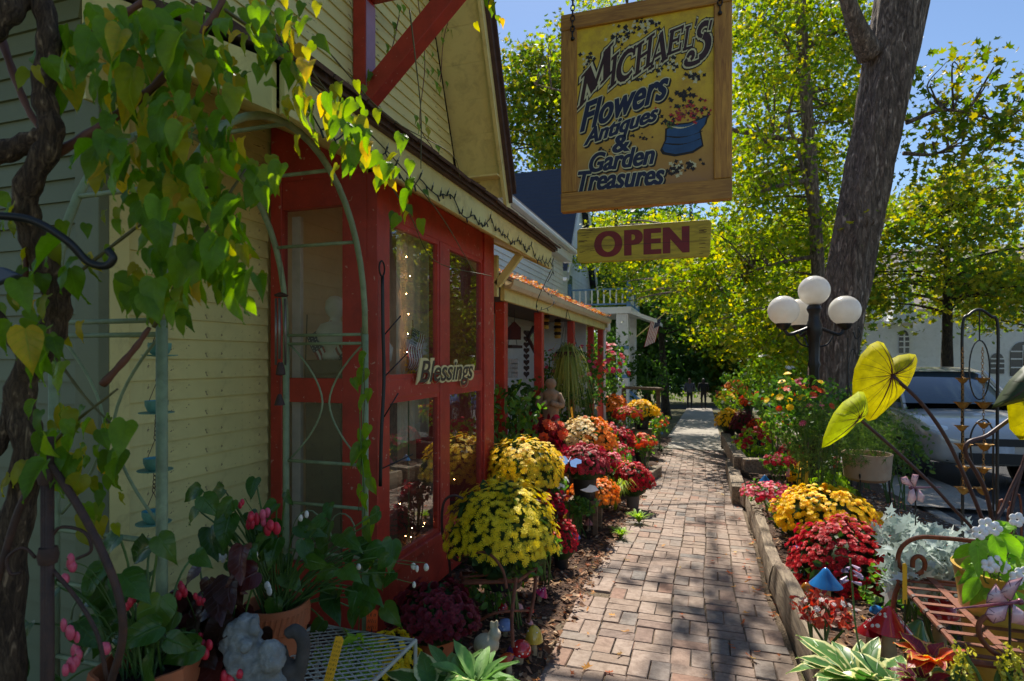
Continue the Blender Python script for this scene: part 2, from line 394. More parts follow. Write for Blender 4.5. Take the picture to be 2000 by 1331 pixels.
# --- planting beds (raised on the right, held by timbers)
def bedz(x, y): return gz(y)+.015+.03*math.sin(x*7+y*3)*math.sin(y*4.3)+(.02 if x < -1.1 else 0)
ob('planting_bed_left', sheet(-3.3, -.70, 1.2, 16, 14, 60, lambda x, y: bedz(x, y)-(.05 if x > -.78 else 0)), MULCH, kind='structure')
def bedr(x, y): return gz(y)+.14+.03*math.sin(x*6+y*2.2)*math.sin(y*3.7) - max(0, x-1.9)*.28
ob('planting_bed_right', sheet(.52, 2.75, 1.4, 16, 12, 60, bedr), MULCH, kind='structure')
# --- timbers along the right bed
TIMB = wood('weathered_timber', S(92, 78, 64), S(176, 158, 132), 1, 5, .85, bump=.8)
def timber(y0, y1, x, w, h0, h1, name='edging_timber', label=None, wob=.012, lump=.25):
    m = MB(); n = max(4, int((y1-y0)/.12)); ring = 10
    for i in range(n+1):
        y = y0+(y1-y0)*i/n; cx = x+wander(y)*.5
        for k in range(ring):
            a = 2*PI*k/ring+PI/ring; q = 1/max(abs(math.cos(a)), abs(math.sin(a)))**.75
            zz = (h0+h1)/2+math.sin(a)*(h1-h0)/2*q*.93; lp = 1+lump*.22*math.sin(y*3.1+a*2)+.04*math.sin(y*11+a*5)
            m.v.append(Vector((cx+w/2+math.cos(a)*w/2*q*.93*lp+R(-wob, wob)*.4, y, gz(y)+zz*(1+.05*math.sin(y*2.1))+R(-wob, wob)*.4)))
    for i in range(n):
        for k in range(ring): m.f.append((i*ring+k, i*ring+(k+1)%ring, (i+1)*ring+(k+1)%ring, (i+1)*ring+k))
    m.f.append(tuple(range(ring))); m.f.append(tuple(n*ring+k for k in range(ring))[::-1])
    return ob(name, m, TIMB, None, True, label=label, cat='timber', group='timbers edging the flower bed', ang=50)
timber(1.5, 4.4, .46, .13, -.06, .235, label='nearest rounded weathered timber along the brick path, right side', lump=.5)
timber(4.42, 7.15, .45, .12, -.06, .21, label='second weathered timber along the path, beside the large yellow mum', lump=.3)
def sleeper(a, b, w, h, label, up=(0,0,1)):
    m = MB().beam(a, b, w, h, up); return ob('edging_timber', m, TIMB, None, False, bevel=.012, label=label, cat='timber', group='timbers edging the flower bed')
sleeper((.42, 7.35, gz(7.3)+.12), (1.35, 7.55, gz(7.5)+.12), .18, .20, 'low cross timber end beside the small flower patch')
sleeper((.40, 7.5, gz(7.5)+.1), (.42, 10.3, gz(10.3)+.1), .16, .24, 'lower long timber behind the cross timber, path edge')
sleeper((.52, 8.9, gz(8.9)+.30), (1.5, 9.05, gz(9.05)+.30), .2, .19, 'upper cross timber of the stepped bed in front of red flowers')
sleeper((.50, 9.05, gz(9.05)+.28), (.42, 13.2, gz(13.2)+.30), .17, .24, 'upper long timber edging the far mums')
sleeper((-.88, 8.0, gz(8)+.06), (-.70, 9.5, gz(9.5)+.06), .14, .16, 'short log edging the left bed by the potted red flowers')
# kerb between bed and street
ob('kerb', MB().beam((2.62, -10, gz(-5)-.0), (2.62, 40, gz(40)-.0), .16, .18), CONC, None, False, bevel=.02, kind='structure')
ob('parking_apron', sheet(2.0, 3.4, 8.2, 12, 4, 8, lambda x, y: gz(y)+.012+.0*x), CONC, kind='structure')

# --- mulch chips, fallen leaves (nobody could count them)
def scatter(n, area, zf, s0, s1, flat=.35):
    out = []
    for _ in range(n):
        x, y = area(); s = R(s0, s1)
        out.append(np.array(TRS((x, y, zf(x, y)+.008), (R(-flat, flat), R(-flat, flat), R(0, 6.28)), (s, s*R(.4, 1), s))))
    return np.array(out)
CHIP = [(-.5,-.3,0),(.5,-.35,.08),(.55,.3,0),(-.45,.35,.1)]; CHIPF = [(0,1,2),(0,2,3)]
LITTER = leafmat('mulch_litter', [S(70, 46, 32), S(120, 84, 58), S(160, 118, 84), S(96, 66, 44), S(186, 150, 112), S(58, 40, 30), S(140, 84, 44), S(200, 172, 140)], .1, .8)
FALLEN = leafmat('fallen_leaves', [S(176, 110, 40), S(206, 150, 50), S(150, 84, 36), S(196, 96, 34), S(120, 74, 44), S(210, 180, 90)], .25, .6)
cloudob('mulch_chips', CHIP, CHIPF, scatter(5200, lambda: (R(-1.75, -.74), 2.0+R(0, 1)**1.5*6.5), bedz, .015, .05, .6), LITTER, kind='stuff', label='brown bark mulch on the left bed', cat='mulch')
cloudob('mulch_chips', CHIP, CHIPF, scatter(4200, lambda: (R(.56, 2.1), 1.6+R(0, 1)**1.4*7), bedr, .014, .045, .6), LITTER, kind='stuff', label='brown bark mulch on the right bed', cat='mulch')
LEAF5 = [(0,0,0),(.5,-.06,.1),(.28,.12,.05),(.3,.5,.12),(.05,.28,.04),(-.05,.62,.1),(-.1,.27,.04),(-.42,.42,.12),(-.3,.1,.05),(-.5,-.08,.1)]
LEAF5F = [(0,1,2),(0,2,3),(0,3,4),(0,4,5),(0,5,6),(0,6,7),(0,7,8),(0,8,9)]
cloudob('fallen_leaves', LEAF5, LEAF5F, scatter(230, lambda: (random.choice([R(.2, .46), R(-.9, .46), R(-1.0, -.6)]), 2.2+R(0, 1)**1.4*9), lambda x, y: gz(y)+(.03 if x < -.78 else .004), .03, .07, .3), FALLEN, kind='stuff', label='scattered dry leaves on the brick path', cat='leaves')
cloudob('fallen_leaves', LEAF5, LEAF5F, scatter(420, lambda: (R(.6, 2.5), R(1.8, 9)), bedr, .03, .07, .4), FALLEN, kind='stuff', label='scattered dry leaves on the right bed', cat='leaves')
# ================================================================== FLOWER SHOP
WX, WY = -2.43, 1.80                        # street wall and the wall that faces the camera
BX, BY0, BY1 = -1.72, 2.82, 4.70            # bay window
EXPO = .0985
RIDGE_Y, EAVE_Z, PITCH = 3.68, 3.36, 2.3
shop = thing('flower_shop', (-3.6, 3.6, gz(3.6)), 'cream clapboard flower shop with red bay window and steep gable, left of the path', 'shop')
INNER = mat('tan_plaster', S(206, 174, 132), .8, .12, 4, .1)
core = MB().box((-6.5, WY+.03, -.6), (WX-.03, 5.55, EAVE_Z))
core.add([(-6.5, WY+.03, EAVE_Z), (WX-.03, WY+.03, EAVE_Z), (WX-.03, 5.55, EAVE_Z), (-6.5, 5.55, EAVE_Z), (-6.5, RIDGE_Y, EAVE_Z+1.88*PITCH), (WX-.03, RIDGE_Y, EAVE_Z+1.88*PITCH)],
         [(0,1,5,4), (1,2,5), (2,3,4,5), (3,0,4)])
ob('wall', core, CREAM2, shop, False)
def board_mesh():                            # unit clapboard along +Y, lower edge proud
    m = MB(); t0, t1 = .006, .021
    m.add([(0,0,0),(t1,0,0),(t0,0,EXPO+.012),(0,0,EXPO+.012),(0,1,0),(t1,1,0),(t0,1,EXPO+.012),(0,1,EXPO+.012)],
          [(0,1,2,3),(7,6,5,4),(0,4,5,1),(1,5,6,2),(2,6,7,3)]); return m
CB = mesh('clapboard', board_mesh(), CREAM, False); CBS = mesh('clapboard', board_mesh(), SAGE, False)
for k in range(27):                          # lower street wall, left of the bay
    z = -.12+k*EXPO
    inst('clapboard', CB, shop, TRS((WX-.03+R(0, .002), WY+.13, z), (0,0,0), (1, BY0-WY-.13, 1)))
k = 0; z = -.12+24*EXPO
while z < 7.4:                               # gable above the roof
    ya = max(WY-.05, RIDGE_Y-(EAVE_Z+1.88*PITCH-z)/PITCH); yb = min(5.50, RIDGE_Y+(EAVE_Z+1.88*PITCH-z)/PITCH)
    if z > 27*EXPO-.2: inst('clapboard', CB, shop, TRS((WX-.03+R(0, .002), ya, z), (0,0,0), (1, yb-ya, 1)))
    z += EXPO
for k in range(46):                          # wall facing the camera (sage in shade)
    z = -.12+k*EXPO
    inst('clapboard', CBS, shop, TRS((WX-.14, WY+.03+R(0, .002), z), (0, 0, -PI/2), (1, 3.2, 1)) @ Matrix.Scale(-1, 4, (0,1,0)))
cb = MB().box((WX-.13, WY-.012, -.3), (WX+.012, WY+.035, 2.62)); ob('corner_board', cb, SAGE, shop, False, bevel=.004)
cb = MB().box((WX-.03, WY+.036, -.3), (WX+.012, WY+.13, 2.62)); ob('corner_board', cb, CREAM2, shop, False, bevel=.004)
ob('corner_board', MB().box((WX-.03, 5.50, 2.2), (WX+.008, 5.60, 3.36)), CREAM2, shop, False, bevel=.004)
# --- low roof over the bay
FX, FZ0, FZ1, RY0, RY1 = -1.45, 2.352, 2.535, 1.76, 5.68
RS = (3.0-FZ1)/(FX-WX)
roof = thing('low_roof', (FX, RY0, FZ0), parent=shop)
SHING = mat('brown_shingle', S(84, 64, 54), .9, .25, 14, .6, 90, .006, rand=.25)
m = MB(); a, b_ = (FX+.05, FZ1+.012), (WX, 3.02)
m.add([(a[0],RY0-.05,a[1]-.012),(a[0],RY1+.05,a[1]-.012),(b_[0],RY1+.05,b_[1]-.012),(b_[0],RY0-.05,b_[1]-.012),(a[0],RY0-.05,a[1]+.02),(a[0],RY1+.05,a[1]+.02),(b_[0],RY1+.05,b_[1]+.02),(b_[0],RY0-.05,b_[1]+.02)],
      [(0,1,2,3)[::-1],(4,5,6,7),(0,1,5,4)[::-1],(1,2,6,5)[::-1],(2,3,7,6)[::-1],(3,0,4,7)[::-1]]); ob('roof_deck', m, SHING, roof, False)
sm = MB(); sm.box((-.16, 0, 0), (.035, .225, .016)); SH = mesh('shingle', sm, SHING, False)
tilt = math.atan(RS)
for c in range(3):
    for k in range(17):
        y = RY0-.05+k*.236+(c%2)*.11
        inst('shingle', SH, roof, TRS((FX+.05-c*.15, y, FZ1+.034+c*.15*RS+c*.004), (R(-.03, .03), tilt+R(-.01, .05)+.04, 0)))
ob('fascia', MB().box((FX-.025, RY0, FZ0), (FX, RY1, FZ1)), CREAM2, roof, False, bevel=.003)
ob('drip_edge', MB().box((FX+.001, RY0-.04, FZ1-.008), (FX+.03, RY1+.04, FZ1+.011)), SHING, roof, False)
def rake(y, name):
    m = MB(); d = (3.0-FZ1); 
    m.add([(FX-.03,y-.012,FZ0),(FX-.03,y-.012,FZ1),(WX,y-.012,FZ1+d),(WX,y-.012,FZ0+d+.0),(FX-.03,y+.012,FZ0),(FX-.03,y+.012,FZ1),(WX,y+.012,FZ1+d),(WX,y+.012,FZ0+d)],
          [(0,1,2,3),(4,7,6,5),(0,3,7,4),(1,5,6,2),(0,4,5,1),(3,2,6,7)]); ob(name, m, CREAM2, roof, False)
rake(RY0-.02, 'rake_board'); rake(RY1, 'rake_board')
ob('soffit', MB().add([(FX-.026,RY0,FZ0+.02),(FX-.026,RY1,FZ0+.02),(WX,RY1,FZ0+.02+3-FZ1),(WX,RY0,FZ0+.02+3-FZ1),(FX-.026,RY0,FZ0+.04),(FX-.026,RY1,FZ0+.04),(WX,RY1,FZ0+.04+3-FZ1),(WX,RY0,FZ0+.04+3-FZ1)], [(0,1,2,3),(4,7,6,5)]), CREAM2, roof, False)
m = MB().beam((BX+.0, BY1+.12, 2.10), (FX-.06, BY1+.12, 2.36), .05, .06); m.beam((BX-.02, BY1+.12, 2.0), (BX-.02, BY1+.12, 2.36), .05, .05); ob('roof_bracket', m, CREAM2, roof, False)
# --- gable overhang on the street side
gable = thing('gable_overhang', (WX, RIDGE_Y, EAVE_Z), parent=shop)
OX = -1.97
top = EAVE_Z+1.95*PITCH
def rk(y, off=0): return EAVE_Z+(1.95-abs(y-RIDGE_Y))*PITCH+off
nb = 16
for sgn in (1, -1):
    for k in range(nb):                      # soffit boards across the rake
        s0, s1 = k/nb, (k+.975)/nb; y0 = RIDGE_Y+sgn*2.05*(1-s0); y1 = RIDGE_Y+sgn*2.05*(1-s1)
        z0, z1 = rk(y0), rk(y1); dz = .02
        m = MB().add([(WX-.02,y0,z0),(OX,y0,z0),(OX,y1,z1),(WX-.02,y1,z1),(WX-.02,y0,z0+dz),(OX,y0,z0+dz),(OX,y1,z1+dz),(WX-.02,y1,z1+dz)],
                     [(0,1,2,3),(4,7,6,5),(0,4,5,1),(2,6,7,3),(1,5,6,2),(0,3,7,4)]); ob('soffit_board', m, CREAM2, gable, False)
    ye = RIDGE_Y+sgn*2.12
    def slab(x0, x1, lo, hi, mt, name, yy=ye):
        m = MB().add([(x0,yy,rk(yy)+lo),(x1,yy,rk(yy)+lo),(x1,RIDGE_Y,rk(RIDGE_Y)+lo),(x0,RIDGE_Y,rk(RIDGE_Y)+lo),(x0,yy,rk(yy)+hi),(x1,yy,rk(yy)+hi),(x1,RIDGE_Y,rk(RIDGE_Y)+hi),(x0,RIDGE_Y,rk(RIDGE_Y)+hi)],
            [(0,1,2,3)[::sgn],(4,5,6,7)[::-sgn],(0,1,5,4)[::-sgn],(1,2,6,5)[::-sgn],(2,3,7,6)[::-sgn],(3,0,4,7)[::-sgn]]); return ob(name, m, mt, gable, False)
    slab(OX+.001, OX+.035, -.14, .20, CREAM2, 'rake_board', RIDGE_Y+sgn*2.16)
    slab(-6.6, OX+.11, .205, .29, SHING, 'roof_slab')
    slab(OX+.036, OX+.075, .06, .203, SHING, 'roof_trim', RIDGE_Y+sgn*2.10)
ob('eave_soffit', MB().box((-6.5, 5.52, 3.30), (OX+.0, 5.80, 3.318)), CREAM2, gable, False)
ob('eave_soffit', MB().box((-6.5, 1.56, 3.30), (OX+.0, 1.84, 3.318)), CREAM2, gable, False)
# --- bay window
bay = thing('bay_window', (BX, BY0, -.05), parent=shop)
ZB, ZS, ZR0, ZR1, ZT, ZTOP = -.07, .27, 1.225, 1.335, 2.265, 2.49
FR = .055
def bb(name, a, b, mt=RED, bev=.004): return ob(name, MB().box(a, b), mt, bay, False, bevel=bev)
# front (faces the path)
ys = [(BY0, 2.955), (3.655, 3.80), (4.475, BY1)]
for i, (a, b_) in enumerate(ys): bb('post', (BX-FR, a, ZB if i != 1 else ZS), (BX+(.012 if i != 1 else 0), b_, ZTOP if i != 1 else ZT))
for (a, b_) in ((2.955, 3.655), (3.80, 4.475)):
    bb('middle_rail', (BX-FR, a, ZR0), (BX-.004, b_, ZR1))
    for (z0, z1) in ((ZS, ZR0), (ZR1, ZT)):
        fr = MB(); t = .028
        fr.box((BX-.035, a, z0), (BX-.008, a+t, z1)).box((BX-.035, b_-t, z0), (BX-.008, b_, z1)).box((BX-.035, a+t, z0), (BX-.008, b_-t, z0+t)).box((BX-.035, a+t, z1-t), (BX-.008, b_-t, z1))
        ob('sash', fr, RED, bay, False)
        ob('pane', MB().add([(BX-.026, a+t-.003, z0+t-.003), (BX-.026, b_-t+.003, z0+t-.003), (BX-.026, b_-t+.003, z1-t+.003), (BX-.026, a+t-.003, z1-t+.003)], [(0,1,2,3)]), GLASS, bay, False)
bb('head_rail', (BX-FR, 2.955, ZT), (BX-.002, 4.475, ZTOP))
bb('sill', (BX-FR, 2.955, ZS-.05), (BX+.02, 4.475, ZS))
bb('base_panel', (BX-FR, 2.955, ZB), (BX-.003, 4.475, ZS-.05))
# side that faces the camera
bb('post', (WX+.005, BY0, ZB), (-2.345, BY0+FR, ZTOP)); bb('post', (-1.935, BY0+.002, ZB), (BX-FR, BY0+FR, ZTOP))
for (z0, z1) in ((ZS, ZR0-.02), (ZR1+.01, ZT+.06)):
    ob('pane', MB().add([(-2.345, BY0+.03, z0), (-1.935, BY0+.03, z0), (-1.935, BY0+.03, z1), (-2.345, BY0+.03, z1)], [(0,1,2,3)]), GLASS, bay, False)
bb('middle_rail', (-2.345, BY0+.004, ZR0-.02), (-1.935, BY0+FR, ZR1+.01)); bb('head_rail', (-2.345, BY0+.004, ZT+.06), (-1.935, BY0+FR, ZTOP)); bb('base_panel', (-2.345, BY0+.004, ZB), (-1.935, BY0+FR, ZS))
m = MB().add([(WX+.005,BY0+.006,ZTOP),(BX-FR,BY0+.006,ZTOP),(BX-FR,BY0+.006,2.53),(WX+.005,BY0+.006,2.83),(WX+.005,BY0+.05,ZTOP),(BX-FR,BY0+.05,ZTOP),(BX-FR,BY0+.05,2.53),(WX+.005,BY0+.05,2.83)],[(0,1,2,3),(7,6,5,4)]); ob('gable_panel', m, RED, bay, False)
bb('far_side', (WX+.005, BY1-FR, ZB), (BX-FR, BY1-.004, ZTOP))
FLOORW = mat('bay_floor_wood', S(92, 66, 44), .6, .2)
bb('window_floor', (WX-.01, BY0+FR, .20), (BX-FR, BY1-FR, .222), FLOORW, 0)
bb('interior_wall', (WX-.028, BY0+FR, .222), (WX+.004, BY1-FR, ZTOP), INNER, 0)
bb('ceiling_panel', (WX, BY0+FR, ZTOP), (BX-FR, BY1-FR, ZTOP+.02), INNER, 0)
bb('dark_void_box', (WX+.02, BY0+.06, -.35), (BX-.12, BY1-.06, ZB), DKPOT, 0)  # black box stands in for the dark void under the bay
bb('inner_stile', (-2.33, BY0+.07, .23), (-2.27, BY0+.10, 2.3), mat('pinkish_white', S(190, 172, 164), .6), .003)
# --- bracket of the hanging sign
SY = 3.75
br = thing('sign_bracket', (WX, SY, 3.3), parent=shop)
LILAC = mat('faded_lilac_paint', S(168, 128, 150), .5, .1)
ob('bracket_post', MB().box((WX-.005, SY-.065, 3.30), (WX+.10, SY+.065, 4.6)), RED, br, False, bevel=.005)
ob('bracket_face', MB().box((WX+.101, SY-.06, 3.42), (WX+.106, SY+.06, 4.06)), LILAC, br, False)
ob('bracket_arm', MB().box((WX+.10, SY-.06, 4.09), (.45, SY+.06, 4.22)), RED, br, False, bevel=.005)
ob('bracket_brace', MB().beam((WX+.0, SY, 3.30), (-1.53, SY, 4.13), .115, .14, (0,0,1)), RED, br, False, bevel=.006)

# ================================================================== HANGING SIGNS
def textmesh(txt, size=1, shear=0, offset=0, ext=.002, align='LEFT', space=1):
    c = bpy.data.curves.new('t', 'FONT'); c.body = txt; c.size = size; c.shear = shear; c.offset = offset; c.extrude = ext; c.align_x = align; c.space_character = space
    o = bpy.data.objects.new('t', c); COL.objects.link(o); dg = bpy.context.evaluated_depsgraph_get()
    me = bpy.data.meshes.new_from_object(o.evaluated_get(dg)); mb = MB(); mb.v = [Vector(v.co) for v in me.vertices]; mb.f = [tuple(p.vertices) for p in me.polygons]
    bpy.data.objects.remove(o); bpy.data.curves.remove(c); bpy.data.meshes.remove(me); return mb
def moved(mb, M): mb.v = [M @ p for p in mb.v]; return mb
def fit(mb, w, h):
    a = np.array([tuple(p) for p in mb.v]); lo, hi = a.min(0), a.max(0); sx, sy = w/(hi[0]-lo[0]), h/(hi[1]-lo[1])
    mb.v = [Vector(((p.x-lo[0])*sx, (p.y-lo[1])*sy, p.z)) for p in mb.v]; return mb
SX0, SX1, SZ0, SZ1 = -.889, .161, 2.413, 3.70
SW, SHT = SX1-SX0, SZ1-SZ0
sign = thing('hanging_sign', (-.364, SY, SZ0), 'large yellow framed wooden shop sign with painted lettering hanging over the path', 'sign')
# local sign frame: x right, y up, z towards the camera (-Y)
SM = Matrix(((1,0,0,SX0),(0,0,-1,SY),(0,1,0,SZ0),(0,0,0,1)))
PINE_H = wood('yellow_pine_rail', S(150, 96, 30), S(206, 150, 58), 0, 7, .5); PINE_V = wood('yellow_pine_stile', S(150, 96, 30), S(206, 150, 58), 2, 7, .5)
fw = .105
ob('frame_board', moved(MB().box((0, 0, -.03), (SW, fw+.02, .03)), SM), PINE_H, sign, False, bevel=.006)
ob('frame_board', moved(MB().box((0, SHT-fw, -.03), (SW, SHT, .03)), SM), PINE_H, sign, False, bevel=.006)
ob('frame_board', moved(MB().box((.001, fw+.021, -.029), (fw, SHT-fw-.001, .029)), SM), PINE_V, sign, False, bevel=.006)
ob('frame_board', moved(MB().box((SW-fw, fw+.021, -.029), (SW-.001, SHT-fw-.001, .029)), SM), PINE_V, sign, False, bevel=.006)
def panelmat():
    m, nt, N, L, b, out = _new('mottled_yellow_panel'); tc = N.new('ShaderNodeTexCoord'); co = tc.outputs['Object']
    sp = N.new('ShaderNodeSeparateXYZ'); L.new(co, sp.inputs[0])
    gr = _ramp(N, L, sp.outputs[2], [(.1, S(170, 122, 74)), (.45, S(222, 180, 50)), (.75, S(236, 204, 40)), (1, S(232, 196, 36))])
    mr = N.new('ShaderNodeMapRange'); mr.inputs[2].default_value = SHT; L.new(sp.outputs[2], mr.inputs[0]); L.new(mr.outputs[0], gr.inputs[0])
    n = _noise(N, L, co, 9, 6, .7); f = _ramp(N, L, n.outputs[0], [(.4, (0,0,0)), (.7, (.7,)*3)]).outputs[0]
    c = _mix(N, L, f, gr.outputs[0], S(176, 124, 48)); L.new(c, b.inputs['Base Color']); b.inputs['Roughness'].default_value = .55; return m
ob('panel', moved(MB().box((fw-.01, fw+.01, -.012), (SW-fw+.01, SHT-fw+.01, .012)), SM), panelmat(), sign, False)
DKRED = mat('dark_brown_lettering', S(58, 24, 16), .5, .3, 30); NAVY = mat('navy_lettering', S(22, 30, 62), .5, .2); HALO = mat('pale_letter_edge', S(214, 206, 160), .6, .08); SHADOW = mat('black_letter_edge', S(30, 24, 16), .6)
# px -> sign coordinates
def sg(u, v): p = atY(u, v, SY); return Vector((p.x-SX0, p.z-SZ0, 0))
GL = {  # serif capitals as strokes on a unit box: (x0,y0,x1,y1,width)
 'M': [(.1,0,.2,1,.09),(.2,1,.5,.1,.17),(.5,.1,.8,1,.08),(.82,1,.9,0,.17),(-.02,.02,.22,.02,.05),(.74,.02,1.04,.02,.05),(.04,.98,.26,.98,.05),(.74,.98,.98,.98,.05)],
 'I': [(.5,0,.5,1,.3),(.2,.02,.8,.02,.06),(.2,.98,.8,.98,.06)],
 'H': [(.2,0,.2,1,.18),(.8,0,.8,1,.18),(.2,.52,.8,.52,.07),(0,.02,.4,.02,.05),(.6,.02,1,.02,.05),(0,.98,.4,.98,.05),(.6,.98,1,.98,.05)],
 'A': [(.08,0,.5,1,.08),(.5,1,.9,0,.2),(.24,.32,.76,.32,.06),(-.05,.02,.25,.02,.05),(.7,.02,1.08,.02,.05)],
 'E': [(.25,0,.25,1,.2),(.1,.97,.95,.97,.07),(.1,.03,.95,.03,.07),(.25,.52,.75,.52,.07),(.92,.75,.92,1,.07),(.93,0,.93,.28,.07),(.74,.4,.74,.64,.06)],
 'L': [(.25,0,.25,1,.2),(.05,.98,.48,.98,.05),(.1,.03,.95,.03,.07),(.93,0,.93,.34,.08)]}
def arc(cx, cy, rx, ry, a0, a1, w0, w1, n=12):
    out = []
    for k in range(n):
        t0, t1 = k/n, (k+1)/n; A = a0+(a1-a0)*t0; B = a0+(a1-a0)*t1
        out.append((cx+rx*math.cos(A), cy+ry*math.sin(A), cx+rx*math.cos(B), cy+ry*math.sin(B), w0+(w1-w0)*math.sin(PI*(t0+t1)/2)))
    return out
GL['C'] = arc(.55,.5,.42,.46,.9,5.4,.06,.2)+[(.86,.72,.86,.98,.06)]
GL['S'] = arc(.5,.76,.3,.24,.3,4.4,.08,.2,9)+arc(.42,.12,.42,.42,1.35,-1.5,.22,.3,10)+arc(.15,-.28,.5,.16,-.9,-3.6,.12,.14,9)+arc(-.1,-.12,.16,.14,-3.3,-7.4,.1,.14,8)+[(.8,.7,.84,1.0,.07)]
GL["'"] = [(.5,1.05,.4,.8,.3)]
def glyph(ch, M, grow=0, z=0, asp=1.0):
    mb = MB()
    for q, (x0, y0, x1, y1, w) in enumerate(GL[ch]):
        p, r = Vector((x0, y0*1.0)), Vector((x1, y1*1.0)); d = r-p; L_ = d.length or 1; d = d/L_; n = Vector((-d.y, d.x)); e = grow+.012
        a, b_ = p-d*(e), r+d*(e); w2 = w/2+grow
        zz = z+q*.00006
        mb.add([(*(a-n*w2), zz), (*(b_-n*w2), zz), (*(b_+n*w2), zz), (*(a+n*w2), zz)], [(0,1,2,3)], M)
    return mb
letters = [('M',1130,215,1192,148,60),('I',1185,180,1208,160,58),('C',1201,170,1240,147,56),('H',1238,152,1272,128,58),('A',1269,138,1301,118,58),('E',1300,112,1330,100,46),('L',1332,102,1354,95,44),("'",1349,92,1360,80,42),('S',1353,106,1388,94,50)]
def word_M(u0, v0, u1, v1, h):
    a, b_ = sg(u0, v0), sg(u1, v1); hh = (sg(u0, v0-h)-a).y; d = b_-a
    return Matrix(((d.x, .02, 0, a.x), (d.y, hh, 0, a.y), (0, 0, 1, 0), (0,0,0,1)))
big, halo, shad = MB(), MB(), MB()
for (ch, u0, v0, u1, v1, h) in letters:
    M = word_M(u0, v0, u1, v1, h)
    for dst, g_, z_ in ((big, .025, .0165), (halo, .09, .0150), (shad, .13, .0135)):
        q = glyph(ch, M, g_, z_); dst.add(q.v, q.f)
ob('lettering_name', moved(big, SM), DKRED, sign, False); ob('lettering_edge', moved(halo, SM), HALO, sign, False); ob('lettering_shadow', moved(shad, SM), SHADOW, sign, False)
words = [('Flowers',1134,262,1306,192,54,.36),('Antiques',1141,297,1286,246,40,.36),('&',1197,302,1230,297,34,.1),('Garden',1152,340,1279,322,38,.3),('Treasures',1130,377,1298,362,40,.3)]
for (w, u0, v0, u1, v1, h, sh) in words:
    a, b_ = sg(u0, v0), sg(u1, v1); hh = (sg(u0, v0-h)-a).y; d = b_-a
    t = textmesh(w, 1, sh, .022, 0); fit(t, 1, 1)
    M = Matrix(((d.x, 0, 0, a.x), (d.y, hh, 0, a.y), (0, 0, 1, 0), (0,0,0,1))); base_ = [M @ p for p in t.v]
    def shifted(offs, z_):
        q = MB()
        for k_, (ox, oy) in enumerate(offs): q.add([(p.x+ox, p.y+oy, z_+k_*2e-5) for p in base_], t.f)
        return q
    ringo = [(math.cos(k_*PI/4), math.sin(k_*PI/4)) for k_ in range(8)]
    ob('lettering', moved(shifted([(-.003, 0), (0, 0), (.003, 0)], .0168), SM), NAVY, sign, False)
    ob('lettering_edge', moved(shifted([(x_*.0085, y_*.0085) for x_, y_ in ringo], .0152), SM), HALO, sign, False)
    ob('lettering_shadow', moved(shifted([(.008+x_*.011, -.008+y_*.011) for x_, y_ in ringo], .0136), SM), SHADOW, sign, False)
# painted sprays of leaves and flowers and the blue watering pot
INK = mat('dark_painted_leaves', S(40, 30, 24), .6, .3, 40); PINKP = mat('painted_petals', S(150, 70, 60), .6, .3, 30); GRNP = mat('painted_leaves', S(70, 100, 40), .6, .3, 30); POTB = mat('painted_blue_pot', S(40, 78, 120), .5, .2, 14)
def spray(cells, mt, n, r, name, z=.0142):
    mb = MB()
    for (u, v, su, sv) in cells:
        for _ in range(n):
            c = sg(u+random.gauss(0, su), v+random.gauss(0, sv)); c.x = min(max(c.x, fw+.01), SW-fw-.01)
            q = R(.5, 1)*r; a0 = R(0, 6.3); pts = [(c.x+math.cos(a0+k*2*PI/8)*q*(1 if k%2 else .55), c.y+math.sin(a0+k*2*PI/8)*q*(1 if k%2 else .55)) for k in range(8)]
            mb.add([(x, y_, z+len(mb.f)*4e-6) for x, y_ in pts], [tuple(range(8))])
    return ob(name, moved(mb, SM), mt, sign, False, kind='stuff')
CELLS = [(1205,80,14,9),(1235,62,16,8),(1268,48,14,6),(1152,120,9,8),(1240,150,16,7),(1280,135,18,7),(1312,125,12,7),(1355,150,8,4),(1345,325,16,5),(1318,335,8,5)]
spray(CELLS, HALO, 11, .02, 'painted_spray_edge', .0134); spray(CELLS, INK, 15, .017, 'painted_spray', .0144)
spray([(1180,292,14,5),(1255,272,14,5)], INK, 10, .013, 'painted_spray', .0144)
spray([(1340,205,22,12),(1365,225,12,8),(1310,245,9,9),(1330,190,14,5)], INK, 15, .02, 'painted_bouquet', .0146)
spray([(1342,212,20,10),(1332,228,8,5)], PINKP, 12, .012, 'painted_bouquet_petals', .0156); spray([(1355,210,20,10),(1306,250,7,6)], GRNP, 9, .010, 'painted_bouquet_leaves', .0160)
pot = [(1303,255),(1318,247),(1345,244),(1362,238),(1380,230),(1376,246),(1366,258),(1371,285),(1352,297),(1320,303),(1298,299),(1294,292),(1302,275)]
ob('painted_pot', moved(MB().add([(*sg(u, v).xy, .0150) for u, v in pot], [tuple(range(len(pot)))]), SM), POTB, sign, False)
for k_, (pa_, pb_) in enumerate((((1300,268),(1372,258)), ((1299,282),(1370,272)), ((1310,249),(1362,241)))):
    q0_, q1_ = sg(*pa_), sg(*pb_); mm_ = MB()
    for j_ in range(10):
        t0_, t1_ = j_/10, (j_+1)/10; f_ = lambda t: q0_.lerp(q1_, t)-Vector((0, .02*math.sin(t*PI), 0)); a_, b2_ = f_(t0_), f_(t1_); w_ = .003+.002*math.sin(t0_*7)
        mm_.add([(a_.x, a_.y-w_, .0153), (b2_.x, b2_.y-w_, .0153), (b2_.x, b2_.y+w_, .0153), (a_.x, a_.y+w_, .0153)], [(0,1,2,3)])
    ob('painted_pot_band', moved(mm_, SM), SHADOW if k_ < 2 else HALO, sign, False)
